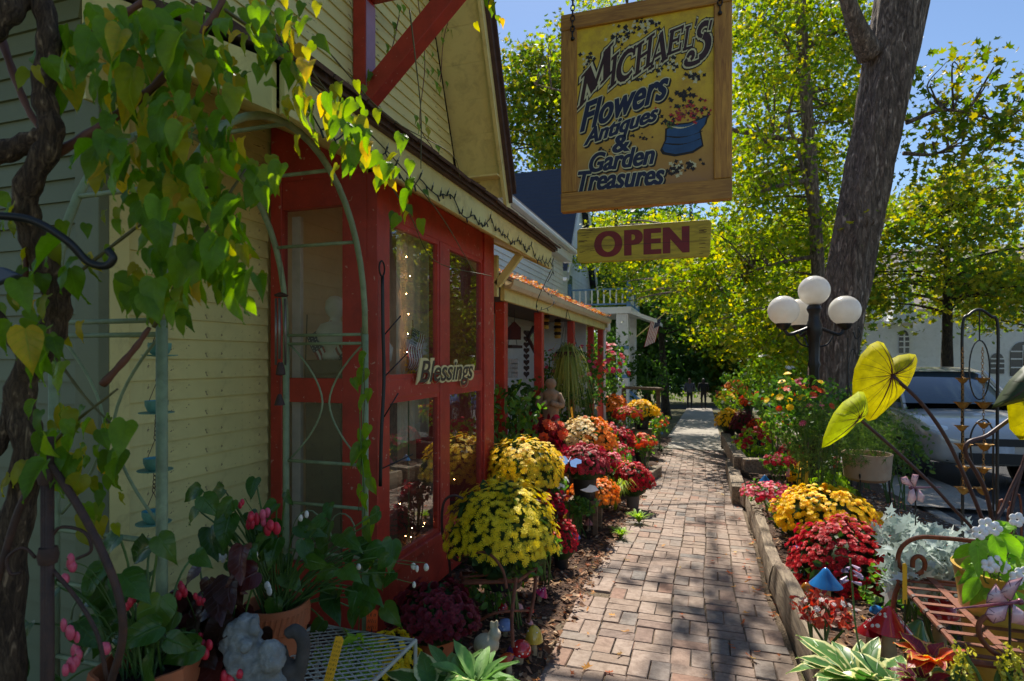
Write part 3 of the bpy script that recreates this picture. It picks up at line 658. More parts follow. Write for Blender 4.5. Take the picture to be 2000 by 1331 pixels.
spray([(1340,205,20,11),(1318,232,10,8),(1362,222,12,9)], mat('painted_red_petals', S(176, 44, 48), .6, .3, 30), 11, .014, 'painted_bouquet_petals', .0164)
c0 = Vector((sum(u for u, v in pot)/13, sum(v for u, v in pot)/13))
ob('painted_pot_edge', moved(MB().add([(*sg(c0.x+(u-c0.x)*1.1, c0.y+(v-c0.y)*1.13).xy, .0139) for u, v in pot], [tuple(range(len(pot)))]), SM), SHADOW, sign, False)
def chain(a, b, r=.012, w=.0028, name='chain', mt=BLACKM, parent=None):
    a, b = Vector(a), Vector(b); n = max(2, int((b-a).length/(r*1.5))); m = MB()
    for k in range(n):
        c = a.lerp(b, (k+.5)/n); ring = []
        for j in range(8):
            t = 2*PI*j/8; ring.append(c+((Vector((1,0,0)) if k%2 else Vector((0,1,0)))*math.cos(t)*r*.6+Vector((0,0,1))*math.sin(t)*r))
        m.tube(ring, w, 4, closed=True)
    return ob(name, m, mt, parent)
for x in (SX0+.08, SX1-.07):
    chain((x, SY-.04, SZ1-.16), (x, SY-.01, 4.10), .022, .004, parent=sign); ob('eye_bolt', MB().ball((x, SY-.035, SZ1-.17), .013), BLACKM, sign)
# OPEN board
op = thing('open_sign', (-.3, SY, 2.1), 'yellow painted plank reading OPEN hanging below the large sign', 'sign')
Q = [atY(1128, 448, SY), atY(1390, 430, SY), atY(1390, 500, SY), atY(1130, 515, SY)]
ow = (Q[1]-Q[0]).x; oz0, oz1 = Q[3].z, Q[0].z; oh = oz1-oz0
OM = Matrix(((1,0,0,Q[0].x),(0,0,-1,SY),(0,1,0,oz0),(0,0,0,1)))
YPAINT = mat('chipped_yellow_paint', S(196, 166, 44), .6, .14, 6, .3, 30, dirt=S(74, 48, 22), dirtamt=.95, dscale=2.6, stretch=(1.0, 6, 7))
pl = [(0,.02),(.02,0),(ow-.02,0),(ow-.01,.02),(ow,oh-.02),(ow-.015,oh),(.015,oh),(0,oh-.015)]
ob('plank', moved(MB().prism(pl, .03, Matrix.Translation((0,0,-.015))), OM), YPAINT, op, False, bevel=.004)
REDL = mat('dark_red_lettering', S(126, 26, 22), .55, .2, 12, dirt=S(90, 50, 20), dirtamt=.4, dscale=14)
t = textmesh('OPEN', 1, 0, .025, .0, 'LEFT', 1.12); fit(t, ow*.69, oh*.74)
t2 = MB()
for k_, sx_ in enumerate((-.008, -.004, 0, .004, .008)): t2.add([(p.x+sx_, p.y, p.z+k_*2e-5) for p in t.v], t.f)
ob('lettering', moved(moved(t2, Matrix.Translation((ow*.145, oh*.13, .0163))), OM), REDL, op, False)
wear_ = MB()
for k_ in range(34):
    x_, y_ = (abs(random.gauss(0, .05)) if k_ % 3 else ow-abs(random.gauss(0, .03))), R(.01, oh-.01); w_, h_ = R(.02, .07), R(.0012, .004)
    x_ = min(max(x_, .008), ow-.075)
    wear_.add([(x_, y_, .01545), (x_+w_, y_+R(-.002,.002), .01545), (x_+w_*.9, y_+h_, .01545), (x_+w_*.1, y_+h_*.8, .01545)], [(0,1,2,3)])
ob('bare_wood_wear', moved(wear_, OM), mat('bare_dark_wood', S(86, 58, 30), .8, .3, 30), op, False, kind='stuff')
ob('crack', moved(MB().add([(.1, oh*.46, .0168), (ow*.5, oh*.44, .0168), (ow-.03, oh*.43, .0168), (ow-.03, oh*.435, .0168), (ow*.5, oh*.452, .0168), (.1, oh*.465, .0168)], [(0,1,4,5),(1,2,3,4)]), OM), SHADOW, op, False)
for x in (.25, ow-.12): chain((Q[0].x+x, SY, oz1-.01), (Q[0].x+x, SY, SZ0+.01), .014, .003, parent=op)
# Blessings board on the bay
bl = thing('blessings_sign', (BX+.012, 3.3, 1.22), 'cream cut-out board reading Blessings across the red window rail', 'sign')
p0, p1 = atX(818, 762, BX+.02), atX(922, 745, BX+.02); bw = p1.y-p0.y; bh = atX(818, 705, BX+.02).z-p0.z
BM = Matrix(((0,0,1,BX+.018),(1,0,0,p0.y),(0,1,0,p0.z),(0,0,0,1)))
CREAML = mat('cream_board', S(216, 200, 140), .5, .06); BROWNL = mat('brown_script', S(70, 56, 40), .5, .1)
def script_txt(off, z, mt, nm, ext, g_):
    t = textmesh('Blessings', 1, .28, off, ext, 'LEFT', .95); fit(t, 1, 1)
    ob(nm, moved(moved(t, Matrix(((bw*(1+g_*.5),0,0,-bw*g_*.25),(0,bh*(1+g_),0,-bh*g_/2),(0,0,1,z),(0,0,0,1)))), BM), mt, bl, False)
script_txt(.04, .004, CREAML, 'backing', .004, .2); script_txt(.006, .0092, BROWNL, 'lettering', .001, 0)
# ================================================================== TREES
def barkmat(name, c1, c2, c3, sc=1.0, bump=1.0):
    m, nt, N, L, b, out = _new(name); tc = N.new('ShaderNodeTexCoord'); mp = N.new('ShaderNodeMapping'); mp.inputs['Scale'].default_value = (15*sc, 15*sc, 3.4*sc); L.new(tc.outputs['Object'], mp.inputs[0])
    n = _noise(N, L, mp.outputs[0], 1.6, 8, .68, .9); n2 = _noise(N, L, tc.outputs['Object'], 3.0, 5, .7)
    c = _ramp(N, L, n.outputs[0], [(.34, tuple(x*.45 for x in c1)), (.45, c1), (.56, c2), (.72, c3)]).outputs[0]
    f = _ramp(N, L, n2.outputs[0], [(.45, (0,0,0)), (.7, (.5,)*3)]).outputs[0]; c = _mix(N, L, f, c, tuple(x*.9+y*.1 for x, y in zip(c2, S(120, 128, 90))))
    L.new(c, b.inputs['Base Color']); b.inputs['Roughness'].default_value = .92
    h = _ramp(N, L, n.outputs[0], [(.36, (0,0,0)), (.6, (1,1,1))]).outputs[0]; _bump(N, L, h, b, bump, .035); return m
BARK = barkmat('maple_bark', S(108, 92, 78), S(154, 134, 116), S(190, 172, 152))
BARKD = barkmat('dark_bark', S(44, 36, 28), S(72, 60, 48), S(98, 84, 70))
MAPLE = leafmat('maple_leaves', [S(70, 102, 26), S(122, 146, 34), S(86, 116, 28), S(160, 168, 38), S(100, 130, 32), S(196, 182, 48), S(62, 94, 28), S(134, 152, 40), S(78, 108, 28)], .5, .5)
MAPLEG = leafmat('green_maple_leaves', [S(60, 92, 26), S(92, 118, 32), S(74, 104, 30), S(116, 130, 34), S(150, 140, 40), S(56, 84, 28)], .42, .5)
DKGREEN = leafmat('deep_green_leaves', [S(44, 74, 28), S(62, 96, 36), S(54, 86, 34), S(80, 114, 44), S(38, 66, 28)], .4, .5)
AUTUMN = leafmat('turning_leaves', [S(84, 116, 38), S(118, 140, 42), S(166, 160, 50), S(70, 104, 36), S(150, 140, 44), S(96, 122, 42), S(66, 98, 36)], .45, .5)
STAR = [(0,-.15,0),(.22,-.05,.05),(.5,-.1,.1),(.34,.14,.04),(.46,.42,.12),(.14,.34,.03),(0,.68,.14),(-.14,.34,.03),(-.46,.42,.12),(-.34,.14,.04),(-.5,-.1,.1),(-.22,-.05,.05)]
STARF = [(0,1,3),(1,2,3),(0,3,5),(3,4,5),(0,5,7),(5,6,7),(0,7,9),(7,8,9),(0,9,11),(9,10,11)]
OVAL = [(0,-.5,0),(.3,-.15,.06),(.26,.2,.05),(0,.55,-.04),(-.26,.2,.05),(-.3,-.15,.06)]; OVALF = [(0,1,2,3),(0,3,4,5)]
def rand_mats(pts, s0, s1, up=.6):
    n = len(pts); P = np.array([tuple(p) for p in pts]); nr = np.random.normal(size=(n,3)); nr[:,2] = np.abs(nr[:,2])*up+up*.5
    z = nr/np.linalg.norm(nr, axis=1)[:,None]; t = np.random.normal(size=(n,3)); t[:,2] -= .7
    y = t-z*(t*z).sum(1)[:,None]; y /= np.linalg.norm(y, axis=1)[:,None]; x = np.cross(y, z); s = np.random.uniform(s0, s1, n)[:,None]
    M = np.zeros((n,4,4)); M[:,:3,0] = x*s; M[:,:3,1] = y*s; M[:,:3,2] = z*s; M[:,:3,3] = P; M[:,3,3] = 1; return M
def trunk_mb(pts, rad, n=18, flare=0):
    from mathutils import noise as mn
    m = MB(); pp = bez(*pts, n=8 if n < 30 else 20); rr = []
    for i in range(len(pp)):
        t = i/(len(pp)-1)*(len(rad)-1); k = min(int(t), len(rad)-2); rr.append(rad[k]+(rad[k+1]-rad[k])*(t-k))
    m.tube(pp, rr, n)
    for i in range(len(m.v)):
        k = i//n; a = i % n
        c = pp[min(k, len(pp)-1)]; d = m.v[i]-c; h = c.z-pp[0].z
        rg = (abs(mn.noise(Vector((math.cos(a*2*PI/n)*7, math.sin(a*2*PI/n)*7, h*1.1))))-.25)*.16 if n >= 30 else 0
        m.v[i] = c+d*(1+rg+.05*math.sin(a*2*PI/n*5+h*1.3)+.03*math.sin(h*5+a)+flare*math.exp(-max(0, h)*2.2)*(1+.4*math.sin(a*2*PI/n*4)))
    return m
def foliage(clumps, dens, sd, flat=.6):
    """clumps: (centre, radius) -> leaf points, uneven"""
    pts = []
    for c, r in clumps:
        k = max(4, int(dens*r*r*r**.4)); sub = [Vector(c)+Vector((random.gauss(0, .45), random.gauss(0, .45), random.gauss(0, .45*flat)))*r for _ in range(max(3, int(r*7)))]
        for _ in range(k):
            s = random.choice(sub); pts.append(s+Vector((random.gauss(0, sd), random.gauss(0, sd), random.gauss(0, sd*flat)-.1*sd)))
    return pts
def crown_shell(c, rad, n, r0, r1, seed=0, low=-.6):
    out = []; rs = random.Random(seed)
    while len(out) < n:
        d = Vector((rs.gauss(0,1), rs.gauss(0,1), rs.gauss(0,1))).normalized()
        if d.z < low: continue
        q = rs.uniform(.45, 1)**.6; out.append((Vector(c)+Vector((d.x*rad[0], d.y*rad[1], d.z*rad[2]))*q, rs.uniform(r0, r1)))
    return out
def twigs(m, tips, root_pts, r=.02):
    for c in tips:
        a = min(root_pts, key=lambda p: (p-c).length+max(0, p.z-c.z)*1.5)
        mid = a.lerp(c, .55)+Vector((R(-.2, .2), R(-.2, .2), R(0, .3)))
        pp = bez(a, mid, c, n=4); k = len(pp); m.tube(pp, [r*(1-.8*i/(k-1))*min(2.2, .6+(c-a).length*.4) for i in range(k)], 5, cap=False)
def tree(name, label, pts, rad, clumps, dens, lmat, ls, sd=.28, bark=None, limbs=(), group=None, flare=.35, tmpl=(STAR, STARF), up=.6, twr=.02, n=18):
    t = thing(name, pts[0], label, 'tree', group)
    tm = trunk_mb(pts, rad, n, flare); ob('trunk', tm, bark or BARK, t, ang=180)
    roots = [Vector(p) for p in bez(*pts, n=8)[6:]]
    lm = MB()
    for (a, b, c, r) in limbs:
        pp = bez(a, b, c, n=8); k = len(pp); lm.tube(pp, [r*(1-.75*i/(k-1)) for i in range(k)], 9); roots += [Vector(p) for p in pp[3:]]
    twigs(lm, [c for c, r in clumps], roots, twr); ob('limbs', lm, bark or BARK, t, ang=180, kind='stuff')
    cloudob('crown', *tmpl, rand_mats(foliage(clumps, dens, sd), *ls, up), lmat, t, kind='stuff'); return t
GR = lambda p: Vector((p.x, p.y, gz(p.y)))
# large leaning maple behind the lamp
b0 = at(1602, 800, 8.0); b0.z = gz(b0.y)-.1
p1, p2, p3, p4 = at(1632, 670, 8.0), at(1696, 340, 8.05), at(1758, 10, 8.1), at(1815, -420, 8.3)
cl = [(at(u, v, c), r) for u, v, c, r in [(1830,170,8.2,.5),(1880,140,8.0,.45),(1930,150,7.8,.4),(1960,190,7.7,.35),(1850,250,8.3,.55),(1900,230,8,.5),(1950,270,7.8,.45),(1990,250,7.7,.35),(1830,320,8.3,.45),(1880,300,8,.4),(1990,200,7.6,.3),(2030,240,7.6,.5),(1800,210,8.3,.3),(1850,350,8.4,.3),(1675,415,7.6,.16),(1690,420,7.55,.14),(1900,180,7.9,.5),(1980,300,7.7,.5),(1860,200,8.1,.5),(1940,220,7.8,.5),(1820,260,8.3,.45),(2020,180,7.6,.5),(1790,330,8.3,.35),(1850,120,8.1,.35)]]
rs = random.Random(4)
over = [(Vector((rs.uniform(-5.5, 3.5), rs.uniform(8.5, 13.5), rs.uniform(9.0, 11.5))), rs.uniform(.3, .5)) for _ in range(4)]
over += [(Vector((tx-9.4*math.sin(SUN_AZ)/math.tan(SUN_EL)+rs.uniform(-.1,.1), ty+9.4*math.cos(SUN_AZ)/math.tan(SUN_EL), 9.4-.04*ty)), rr) for tx, ty, rr in ((.0,4.45,.5),(.25,4.0,.46),(-.25,4.75,.42),(.4,3.4,.42),(.12,4.3,.42),(.25,6.8,.45),(-.1,4.6,.5),(.3,3.7,.5),(.42,5.1,.4),(.0,6.6,.36),(.3,8.6,.4),(1.4,4.4,.5))]  # unseen leaf clumps added up-sun so their shadows dapple the path
over += [(Vector((rs.uniform(1.5, 6), rs.uniform(6, 12), rs.uniform(7.6, 10))), rs.uniform(.4, .7)) for _ in range(7)]
tree('maple_tree', 'massive leaning maple trunk with rough bark behind the globe lamp', [b0, p1, p2, p3, p4, p4+Vector((.3, .6, 2.2))], [.30, .275, .285, .325, .28, .2], cl+over, 340, MAPLEG, (.05, .16), .2, limbs=[
    (at(1700,110,8.0), at(1665,30,7.8), at(1610,-150,7.6), .17), (at(1610,-150,7.6), Vector((-.5, 9.5, 8.6)), Vector((-3.5, 10.5, 10)), .12), (at(1770,240,8.1), at(1850,215,8.0), at(1960,240,7.8), .035), (at(1765,300,8.1), at(1830,300,8.2), at(1890,260,8.2), .03), (p4, Vector((3.5, 9.5, 9)), Vector((5, 9, 9.6)), .15)], flare=.25, n=72)
# slim bright maple
s0 = at(1604, 790, 12.5); s0.z = gz(s0.y)-.1
cl = []
rs = random.Random(11)
for _ in range(190):
    u, v = rs.uniform(1440, 1690), rs.uniform(-60, 690)
    if v > 430: u = rs.uniform(1330, 1640)
    if 560 < v and u < 1390: continue
    cz_ = rs.uniform(10.6, 15)
    if abs(u-1583) < 38 and v < 560: cz_ = rs.uniform(13.0, 15)
    cl.append((at(u, v, cz_), rs.uniform(.3, .62)))
for _ in range(30): cl.append((at(rs.uniform(1150, 1420), rs.uniform(420, 600), rs.uniform(17.5, 21)), rs.uniform(.4, .8)))
for _ in range(5): cl.append((at(rs.uniform(1110, 1300), rs.uniform(-30, 20), rs.uniform(20, 23)), rs.uniform(.3, .6)))
for (u, v) in ((1075,90),(1060,110),(1090,70),(1045,160),(1085,190)): cl.append((at(u, v, 12.5), .22))
for _ in range(26): cl.append((at(rs.uniform(1470, 1600), rs.uniform(560, 735), rs.uniform(10, 12.5)), rs.uniform(.3, .5)))
tree('maple_tree', 'slim maple with bright yellow-green leaves beside the lamp', [s0, at(1598,540,12.4), at(1582,300,12.3), at(1566,60,12.2), at(1555,-300,12.2)], [.15, .13, .125, .11, .07], cl, 900, MAPLE, (.055, .15), .26, limbs=[
    (at(1590,420,12.4), at(1540,250,12.0), at(1480,300,11.6), .05), (at(1572,130,12.2), at(1510,60,12), at(1440,10,12), .06), (at(1585,350,12.3), at(1480,380,12), at(1390,470,13), .055), (at(1595,500,12.4), at(1500,520,12.4), at(1400,560,13), .05), (at(1570,100,12.2), at(1640,60,12.2), at(1680,120,12), .04), (at(1580,280,12.3), at(1300,230,12.5), at(1045,165,12.5), .06)], flare=.3, group=None)
# trees farther off
def far_tree(name, label, base, h, crown, rad, n, r0, r1, dens, lm, ls, trunk_r=.16, seed=1, sd=.4, low=-.6, lean=0):
    base = Vector(base); c = Vector(crown)
    return tree(name, label, [base, base.lerp(Vector((c.x, c.y, c.z-rad[2]*.4)), .5)+Vector((lean, 0, 0)), Vector((c.x, c.y, c.z-rad[2]*.2)), c+Vector((0,0,rad[2]*.5))], [trunk_r, trunk_r*.85, trunk_r*.6, .04], crown_shell(c, rad, n, r0, r1, seed, low), dens, lm, ls, sd, BARKD, group='trees beyond the garden', twr=.03, n=12)
def basept(u, cz): p = at(u, 760, cz); p.z = gz(p.y)-.1; return p
far_tree('shade_tree', 'tree turning yellow in front of the white church, right', basept(1850, 19), 7, at(1850, 515, 19), (3.2, 2.4, 2.9), 90, .5, 1.1, 190, AUTUMN, (.12, .24), .2, 3)
far_tree('shade_tree', 'dark tree at the right edge behind the parked car', basept(2010, 22), 7, at(2010, 560, 22), (2.6, 2.4, 2.7), 60, .6, 1.1, 170, AUTUMN, (.12, .24), .2, 9)
far_tree('shade_tree', 'dark green tree with slender trunk beside the flag', basept(1302, 24), 6, at(1290, 600, 25), (3.0, 2.6, 2.1), 62, .6, 1.1, 170, DKGREEN, (.13, .26), .17, 5, low=-.5)
far_tree('shade_tree', 'tall green tree rising behind the shop gable and dark roof', basept(1060, 30), 12, at(1075, 250, 30), (3.6, 3, 5.0), 80, .7, 1.3, 130, MAPLEG, (.16, .32), .3, 6)
far_tree('shade_tree', 'broad dark tree filling the gap below the open sign', basept(1200, 34), 10, at(1230, 540, 34), (4.6, 3, 4.6), 80, .8, 1.5, 120, DKGREEN, (.18, .36), .3, 8)
far_tree('shade_tree', 'distant green tree above the two walking people', basept(1400, 44), 9, at(1400, 560, 44), (6.5, 4, 3.6), 80, 1, 1.8, 90, MAPLEG, (.22, .42), .3, 12)
far_tree('shade_tree', 'distant tree between the large trunk and the church', basept(1560, 40), 9, at(1560, 560, 40), (5.5, 4, 5.5), 80, 1, 1.8, 90, AUTUMN, (.22, .42), .3, 14)
far_tree('shade_tree', 'unseen leafy tree added behind the camera to shade the shop side', (-3.6, -3.4, gz(-3.4)-.1), 7, (-3.4, -3.0, 5.0), (3.4, 2.6, 2.6), 70, .6, 1.0, 90, DKGREEN, (.14, .26), .2, 21)  # out of view; added to block sky light from the left side
far_tree('shade_tree', 'low green tree right of the far walk end', basept(1450, 42), 7, at(1455, 680, 42), (4.5, 3, 3.2), 80, 1, 1.7, 110, MAPLEG, (.22, .42), .25, 33, low=-.9)
far_tree('shade_tree', 'small dark tree left of the far walk end behind the steps', basept(1265, 40), 7, at(1262, 680, 40), (3.4, 3, 3.0), 60, 1, 1.6, 110, DKGREEN, (.22, .42), .25, 35, low=-.9)
# ================================================================== HOUSES BEHIND THE SHOP
def sidingmat(name, col, step=.11, axis=2):
    m, nt, N, L, b, out = _new(name); g = N.new('ShaderNodeNewGeometry'); sp = N.new('ShaderNodeSeparateXYZ'); L.new(g.outputs['Position'], sp.inputs[0])
    d = N.new('ShaderNodeMath'); d.operation = 'DIVIDE'; d.inputs[1].default_value = step; L.new(sp.outputs[axis], d.inputs[0])
    f = N.new('ShaderNodeMath'); f.operation = 'FRACT'; L.new(d.outputs[0], f.inputs[0])
    r = _ramp(N, L, f.outputs[0], [(0, (.0,)*3), (.08, (1,)*3), (1, (.55,)*3)])
    n = _noise(N, L, g.outputs['Position'], 3, 4); c = _ramp(N, L, n.outputs[0], [(.3, tuple(x*.9 for x in col)), (.7, col)]).outputs[0]
    L.new(c, b.inputs['Base Color']); b.inputs['Roughness'].default_value = .55; _bump(N, L, r.outputs[0], b, .8, .03); return m
WSIDE = sidingmat('white_siding', S(226, 230, 232)); GREYSH = mat('grey_shingle', S(158, 148, 144), .9, .15, 20, .5, 60, .01); NAVYSH = sidingmat('slate_dark_roof', S(34, 42, 58), .16)
def boards(parent, mt, x0, x1, y, z0, z1, step, th=.018, along='X', name='siding'):
    """lapped boards of a far wall, too small to pick apart: one part"""
    m = MB(); z = z0
    while z < z1-.01:
        if along == 'X': m.add([(x0,y,z),(x1,y,z),(x1,y,z+step),(x0,y,z+step),(x0,y-th,z),(x1,y-th,z)], [(4,5,2,3),(0,1,5,4)])
        else: m.add([(y,x0,z),(y,x1,z),(y,x1,z+step),(y,x0,z+step),(y+th,x0,z),(y+th,x1,z)], [(4,5,2,3),(0,1,5,4)])
        z += step
    return ob(name, m, mt, parent, False, kind='stuff')
HX = -3.3
h1 = thing('porch_house', (HX-1.5, 9.8, gz(9.8)), 'white sided house with a red-posted porch behind the flower shop', 'house')
ob('wall', MB().box((-8, 5.9, -1), (HX, 14.0, 4.05)), WHITE, h1, False)
boards(h1, WHITE, 5.9, 14.0, HX+.002, 2.6, 4.0, .11, along='Y')
ob('eave_trim', MB().box((HX+.001, 5.9, 3.82), (HX+.2, 14.2, 4.02)), WHITE, h1, False); ob('eave_gutter', MB().box((HX+.2, 5.9, 4.02), (HX+.32, 14.25, 4.12)), WHITE, h1, False, bevel=.02)
m = MB().add([(HX+.3,5.8,4.12),(HX+.3,14.3,4.12),(-6.5,14.3,5.7),(-6.5,5.8,5.7),(HX+.3,5.8,4.16),(HX+.3,14.3,4.16),(-6.5,14.3,5.76),(-6.5,5.8,5.76)], [(0,1,2,3)[::-1],(4,5,6,7),(0,1,5,4),(1,2,6,5)[::-1]]); ob('roof', m, GREYSH, h1, False)
# porch
PXF, PZ = -2.0, 2.22
por = thing('porch', (PXF, 9, PZ), parent=h1)
m = MB().add([(PXF+.05,5.75,PZ+.06),(PXF+.05,12.4,PZ+.06),(HX,12.4,PZ+.62),(HX,5.75,PZ+.62),(PXF+.05,5.75,PZ+.1),(PXF+.05,12.4,PZ+.1),(HX,12.4,PZ+.66),(HX,5.75,PZ+.66)], [(0,1,2,3)[::-1],(4,5,6,7),(0,1,5,4)[::-1],(1,2,6,5)[::-1],(2,3,7,6)[::-1],(3,0,4,7)[::-1]]); ob('porch_roof', m, SHING, por, False)
GUT = mat('cream_gutter', S(214, 198, 160), .5, .08, 4, .1, dirt=S(150, 110, 60), dirtamt=.5, dscale=8)
m = MB()
for k in range(2):
    pass
prof = [(0,0),(.07,-.01),(.10,.03),(.11,.085),(.09,.085),(.08,.04),(.02,.02),(0,.09)]
n = len(prof); m.v = [Vector((PXF+.03+x, yy, PZ-.03+z)) for yy in (5.72, 12.42) for x, z in prof]; m.f = [(i, (i+1)%n, n+(i+1)%n, n+i) for i in range(n)]+[tuple(range(n)), tuple(range(n, 2*n))[::-1]]; ob('gutter', m, GUT, por, False)
ob('beam', MB().box((PXF-.02, 5.75, PZ-.16), (PXF+.028, 12.35, PZ-.0)), CREAM2, por, False, bevel=.004)
ob('porch_ceiling', MB().box((HX, 5.75, PZ-.02), (PXF-.021, 12.35, PZ)), mat('porch_ceiling_wood', S(96, 72, 44), .7, .2), por, False)
ob('end_gable', MB().add([(PXF+.05,12.36,PZ-.16),(HX,12.36,PZ-.16),(HX,12.36,PZ+.6),(PXF+.05,12.36,PZ+.06),(PXF+.05,12.42,PZ-.16),(HX,12.42,PZ-.16),(HX,12.42,PZ+.6),(PXF+.05,12.42,PZ+.06)], [(0,1,2,3),(7,6,5,4),(0,3,7,4)[::-1]]), CREAM2, por, False)
for (x, y) in ((-2.06, 5.9), (-2.06, 7.4), (-2.06, 9.35), (-2.06, 11.1), (-2.06, 12.2)): ob('porch_post', MB().box((x-.055, y-.055, gz(y)-.1), (x+.055, y+.055, PZ-.161)), RED, por, False, bevel=.006)
ob('downspout', MB().tube(bez((PXF+.09, 12.3, PZ-.03), (PXF+.09, 12.3, PZ-.18), (PXF+.0, 12.3, PZ-.36), (PXF+.0, 12.3, gz(12.3)+.1), n=5), .04, 8), WHITE, por)
ob('porch_floor', MB().box((HX, 5.75, -.4), (PXF-.02, 12.4, -.12)), FLOORW, por, False)
ob('porch_end_wall', MB().box((HX, 11.6, -.12), (-2.25, 11.66, PZ-.02)), WHITE, por, False)
boards(por, WHITE, HX, -2.25, 11.599, -.12, PZ-.04, .105, name='end_siding'); boards(por, WHITE, 5.9, 11.6, HX+.002, -.12, PZ-.04, .105, along='Y', name='back_siding')
cloudob('roof_leaves', LEAF5, LEAF5F, scatter(800, lambda: (PXF+.13-abs(random.gauss(0, .17)), R(5.8, 12.3)), lambda x, y: PZ+.10+(max(0, PXF+.05-x))*.43+R(0, .03), .03, .08, .7), FALLEN, h1, kind='stuff')
# balcony house
h2 = thing('balcony_house', (-7, 21, gz(21)), 'white house with dark steep roof and blue-railed balcony on a tall column', 'house')
GX = -4.4
ob('wall', MB().box((-13, 18.5, -2), (GX, 23.5, 4.4)).add([(GX,18.5,4.4),(GX,23.5,4.4),(GX,21,8.2),(-13,18.5,4.4),(-13,23.5,4.4),(-13,21,8.2)], [(0,1,2),(5,4,3),(0,2,5,3),(1,4,5,2)]), WHITE, h2, False)
boards(h2, WHITE, 18.5, 23.5, GX+.003, -.8, 4.4, .13, along='Y'); boards(h2, WHITE, -9, GX, 17.198, -.8, 4.3, .13)
for sgn in (1, -1):
    yb = 21-sgn*2.75; m = MB().add([(GX+.25,yb,4.25),(-13,yb,4.25),(-13,21,8.33),(GX+.25,21,8.33),(GX+.25,yb,4.37),(-13,yb,4.37),(-13,21,8.45),(GX+.25,21,8.45)], [(0,1,2,3)[::sgn],(4,5,6,7)[::-sgn],(0,1,5,4)[::-1],(1,2,6,5),(2,3,7,6),(3,0,4,7)]); ob('roof', m, NAVYSH, h2, False)
    m = MB().add([(GX+.251,yb,3.95),(GX+.251,21,8.03),(GX+.251,21,8.28),(GX+.251,yb,4.2),(GX+.31,yb,3.95),(GX+.31,21,8.03),(GX+.31,21,8.28),(GX+.31,yb,4.2)], [(0,1,2,3),(7,6,5,4),(0,4,5,1),(2,6,7,3)]); ob('rake_trim', m, WHITE, h2, False)
ob('gutter', MB().box((-13, 18.0, 3.9), (GX+.3, 18.24, 4.02)), WHITE, h2, False, bevel=.03)
ob('window', MB().box((GX+.02, 19.3, 3.3), (GX+.04, 20.0, 4.3)), GLASS, h2, False)
bal = thing('balcony', (-3.4, 20.5, 3.1), parent=h2)
bx0, bx1, by0, by1, bz0, bz1 = GX, -2.36, 19.5, 22.2, 2.93, 3.16
ob('balcony_deck', MB().box((bx0, by0-.1, bz0), (bx1+.1, by1+.1, bz1)), WHITE, bal, False, bevel=.02)
for (x, y, hh) in ((bx0+.06, by0, .72), (bx1, by0, .78), (bx1, 20.9, .72), (bx1, by1, .66)): ob('newel_post', MB().box((x-.06, y-.06, bz1), (x+.06, y+.06, bz1+hh)).ball((x, y, bz1+hh+.04), .06), BLUEP, bal, False)
for (a, b_) in (((bx0, by0), (bx1, by0)), ((bx1, by0), (bx1, by1))):
    for z in (.10, .60): ob('rail', MB().beam((*a, bz1+z), (*b_, bz1+z), .06, .05), BLUEP, bal, False)
    L_ = math.hypot(b_[0]-a[0], b_[1]-a[1]); nn = int(L_/.19)
    for k in range(1, nn): ob('baluster', MB().box((a[0]+(b_[0]-a[0])*k/nn-.025, a[1]+(b_[1]-a[1])*k/nn-.025, bz1+.125), (a[0]+(b_[0]-a[0])*k/nn+.025, a[1]+(b_[1]-a[1])*k/nn+.025, bz1+.575)), WHITE, bal, False)
for x, y, w in ((-2.58, 19.72, .2), (-2.55, 22.0, .16), (-4.2, 19.7, .1)):
    c = MB().box((x-w, y-w, gz(y)-.2), (x+w, y+w, bz0)); 
    ob('column', c, WHITE, h2, False, bevel=.02)
    for q in (-.6, -.2, .2, .6): ob('column_batten', MB().box((x+q*w-.02, y-w-.025, gz(y)), (x+q*w+.02, y-w-.001, bz0-.05)), WHITE, h2, False)
for z in (.8, 1.75): ob('column_band', MB().box((-2.8, 19.49, z), (-2.36, 19.53, z+.12)), BLUEP, h2, False)
ob('porch_shed', MB().add([(bx1+.1,by1-2.9,bz0-.02),(bx1+.9,by1-2.6,bz0-.32),(bx1+.9,by1+.1,bz0-.32),(bx1+.1,by1+.1,bz0-.02),(bx1+.1,by1-2.9,bz0+.1),(bx1+.9,by1-2.6,bz0-.2),(bx1+.9,by1+.1,bz0-.2),(bx1+.1,by1+.1,bz0+.1)],[(0,1,2,3),(7,6,5,4),(0,4,5,1),(1,5,6,2)]), WHITE, h2, False)
ob('stair_rail', MB().beam((-2.3, 19.4, .35), (-1.15, 17.0, -.25), .06, .06).beam((-2.3, 19.4, .15), (-1.15, 17.0, -.45), .05, .05).box((-1.2, 16.9, gz(17)), (-1.1, 17.0, -.1)), BLUEP, h2, False)
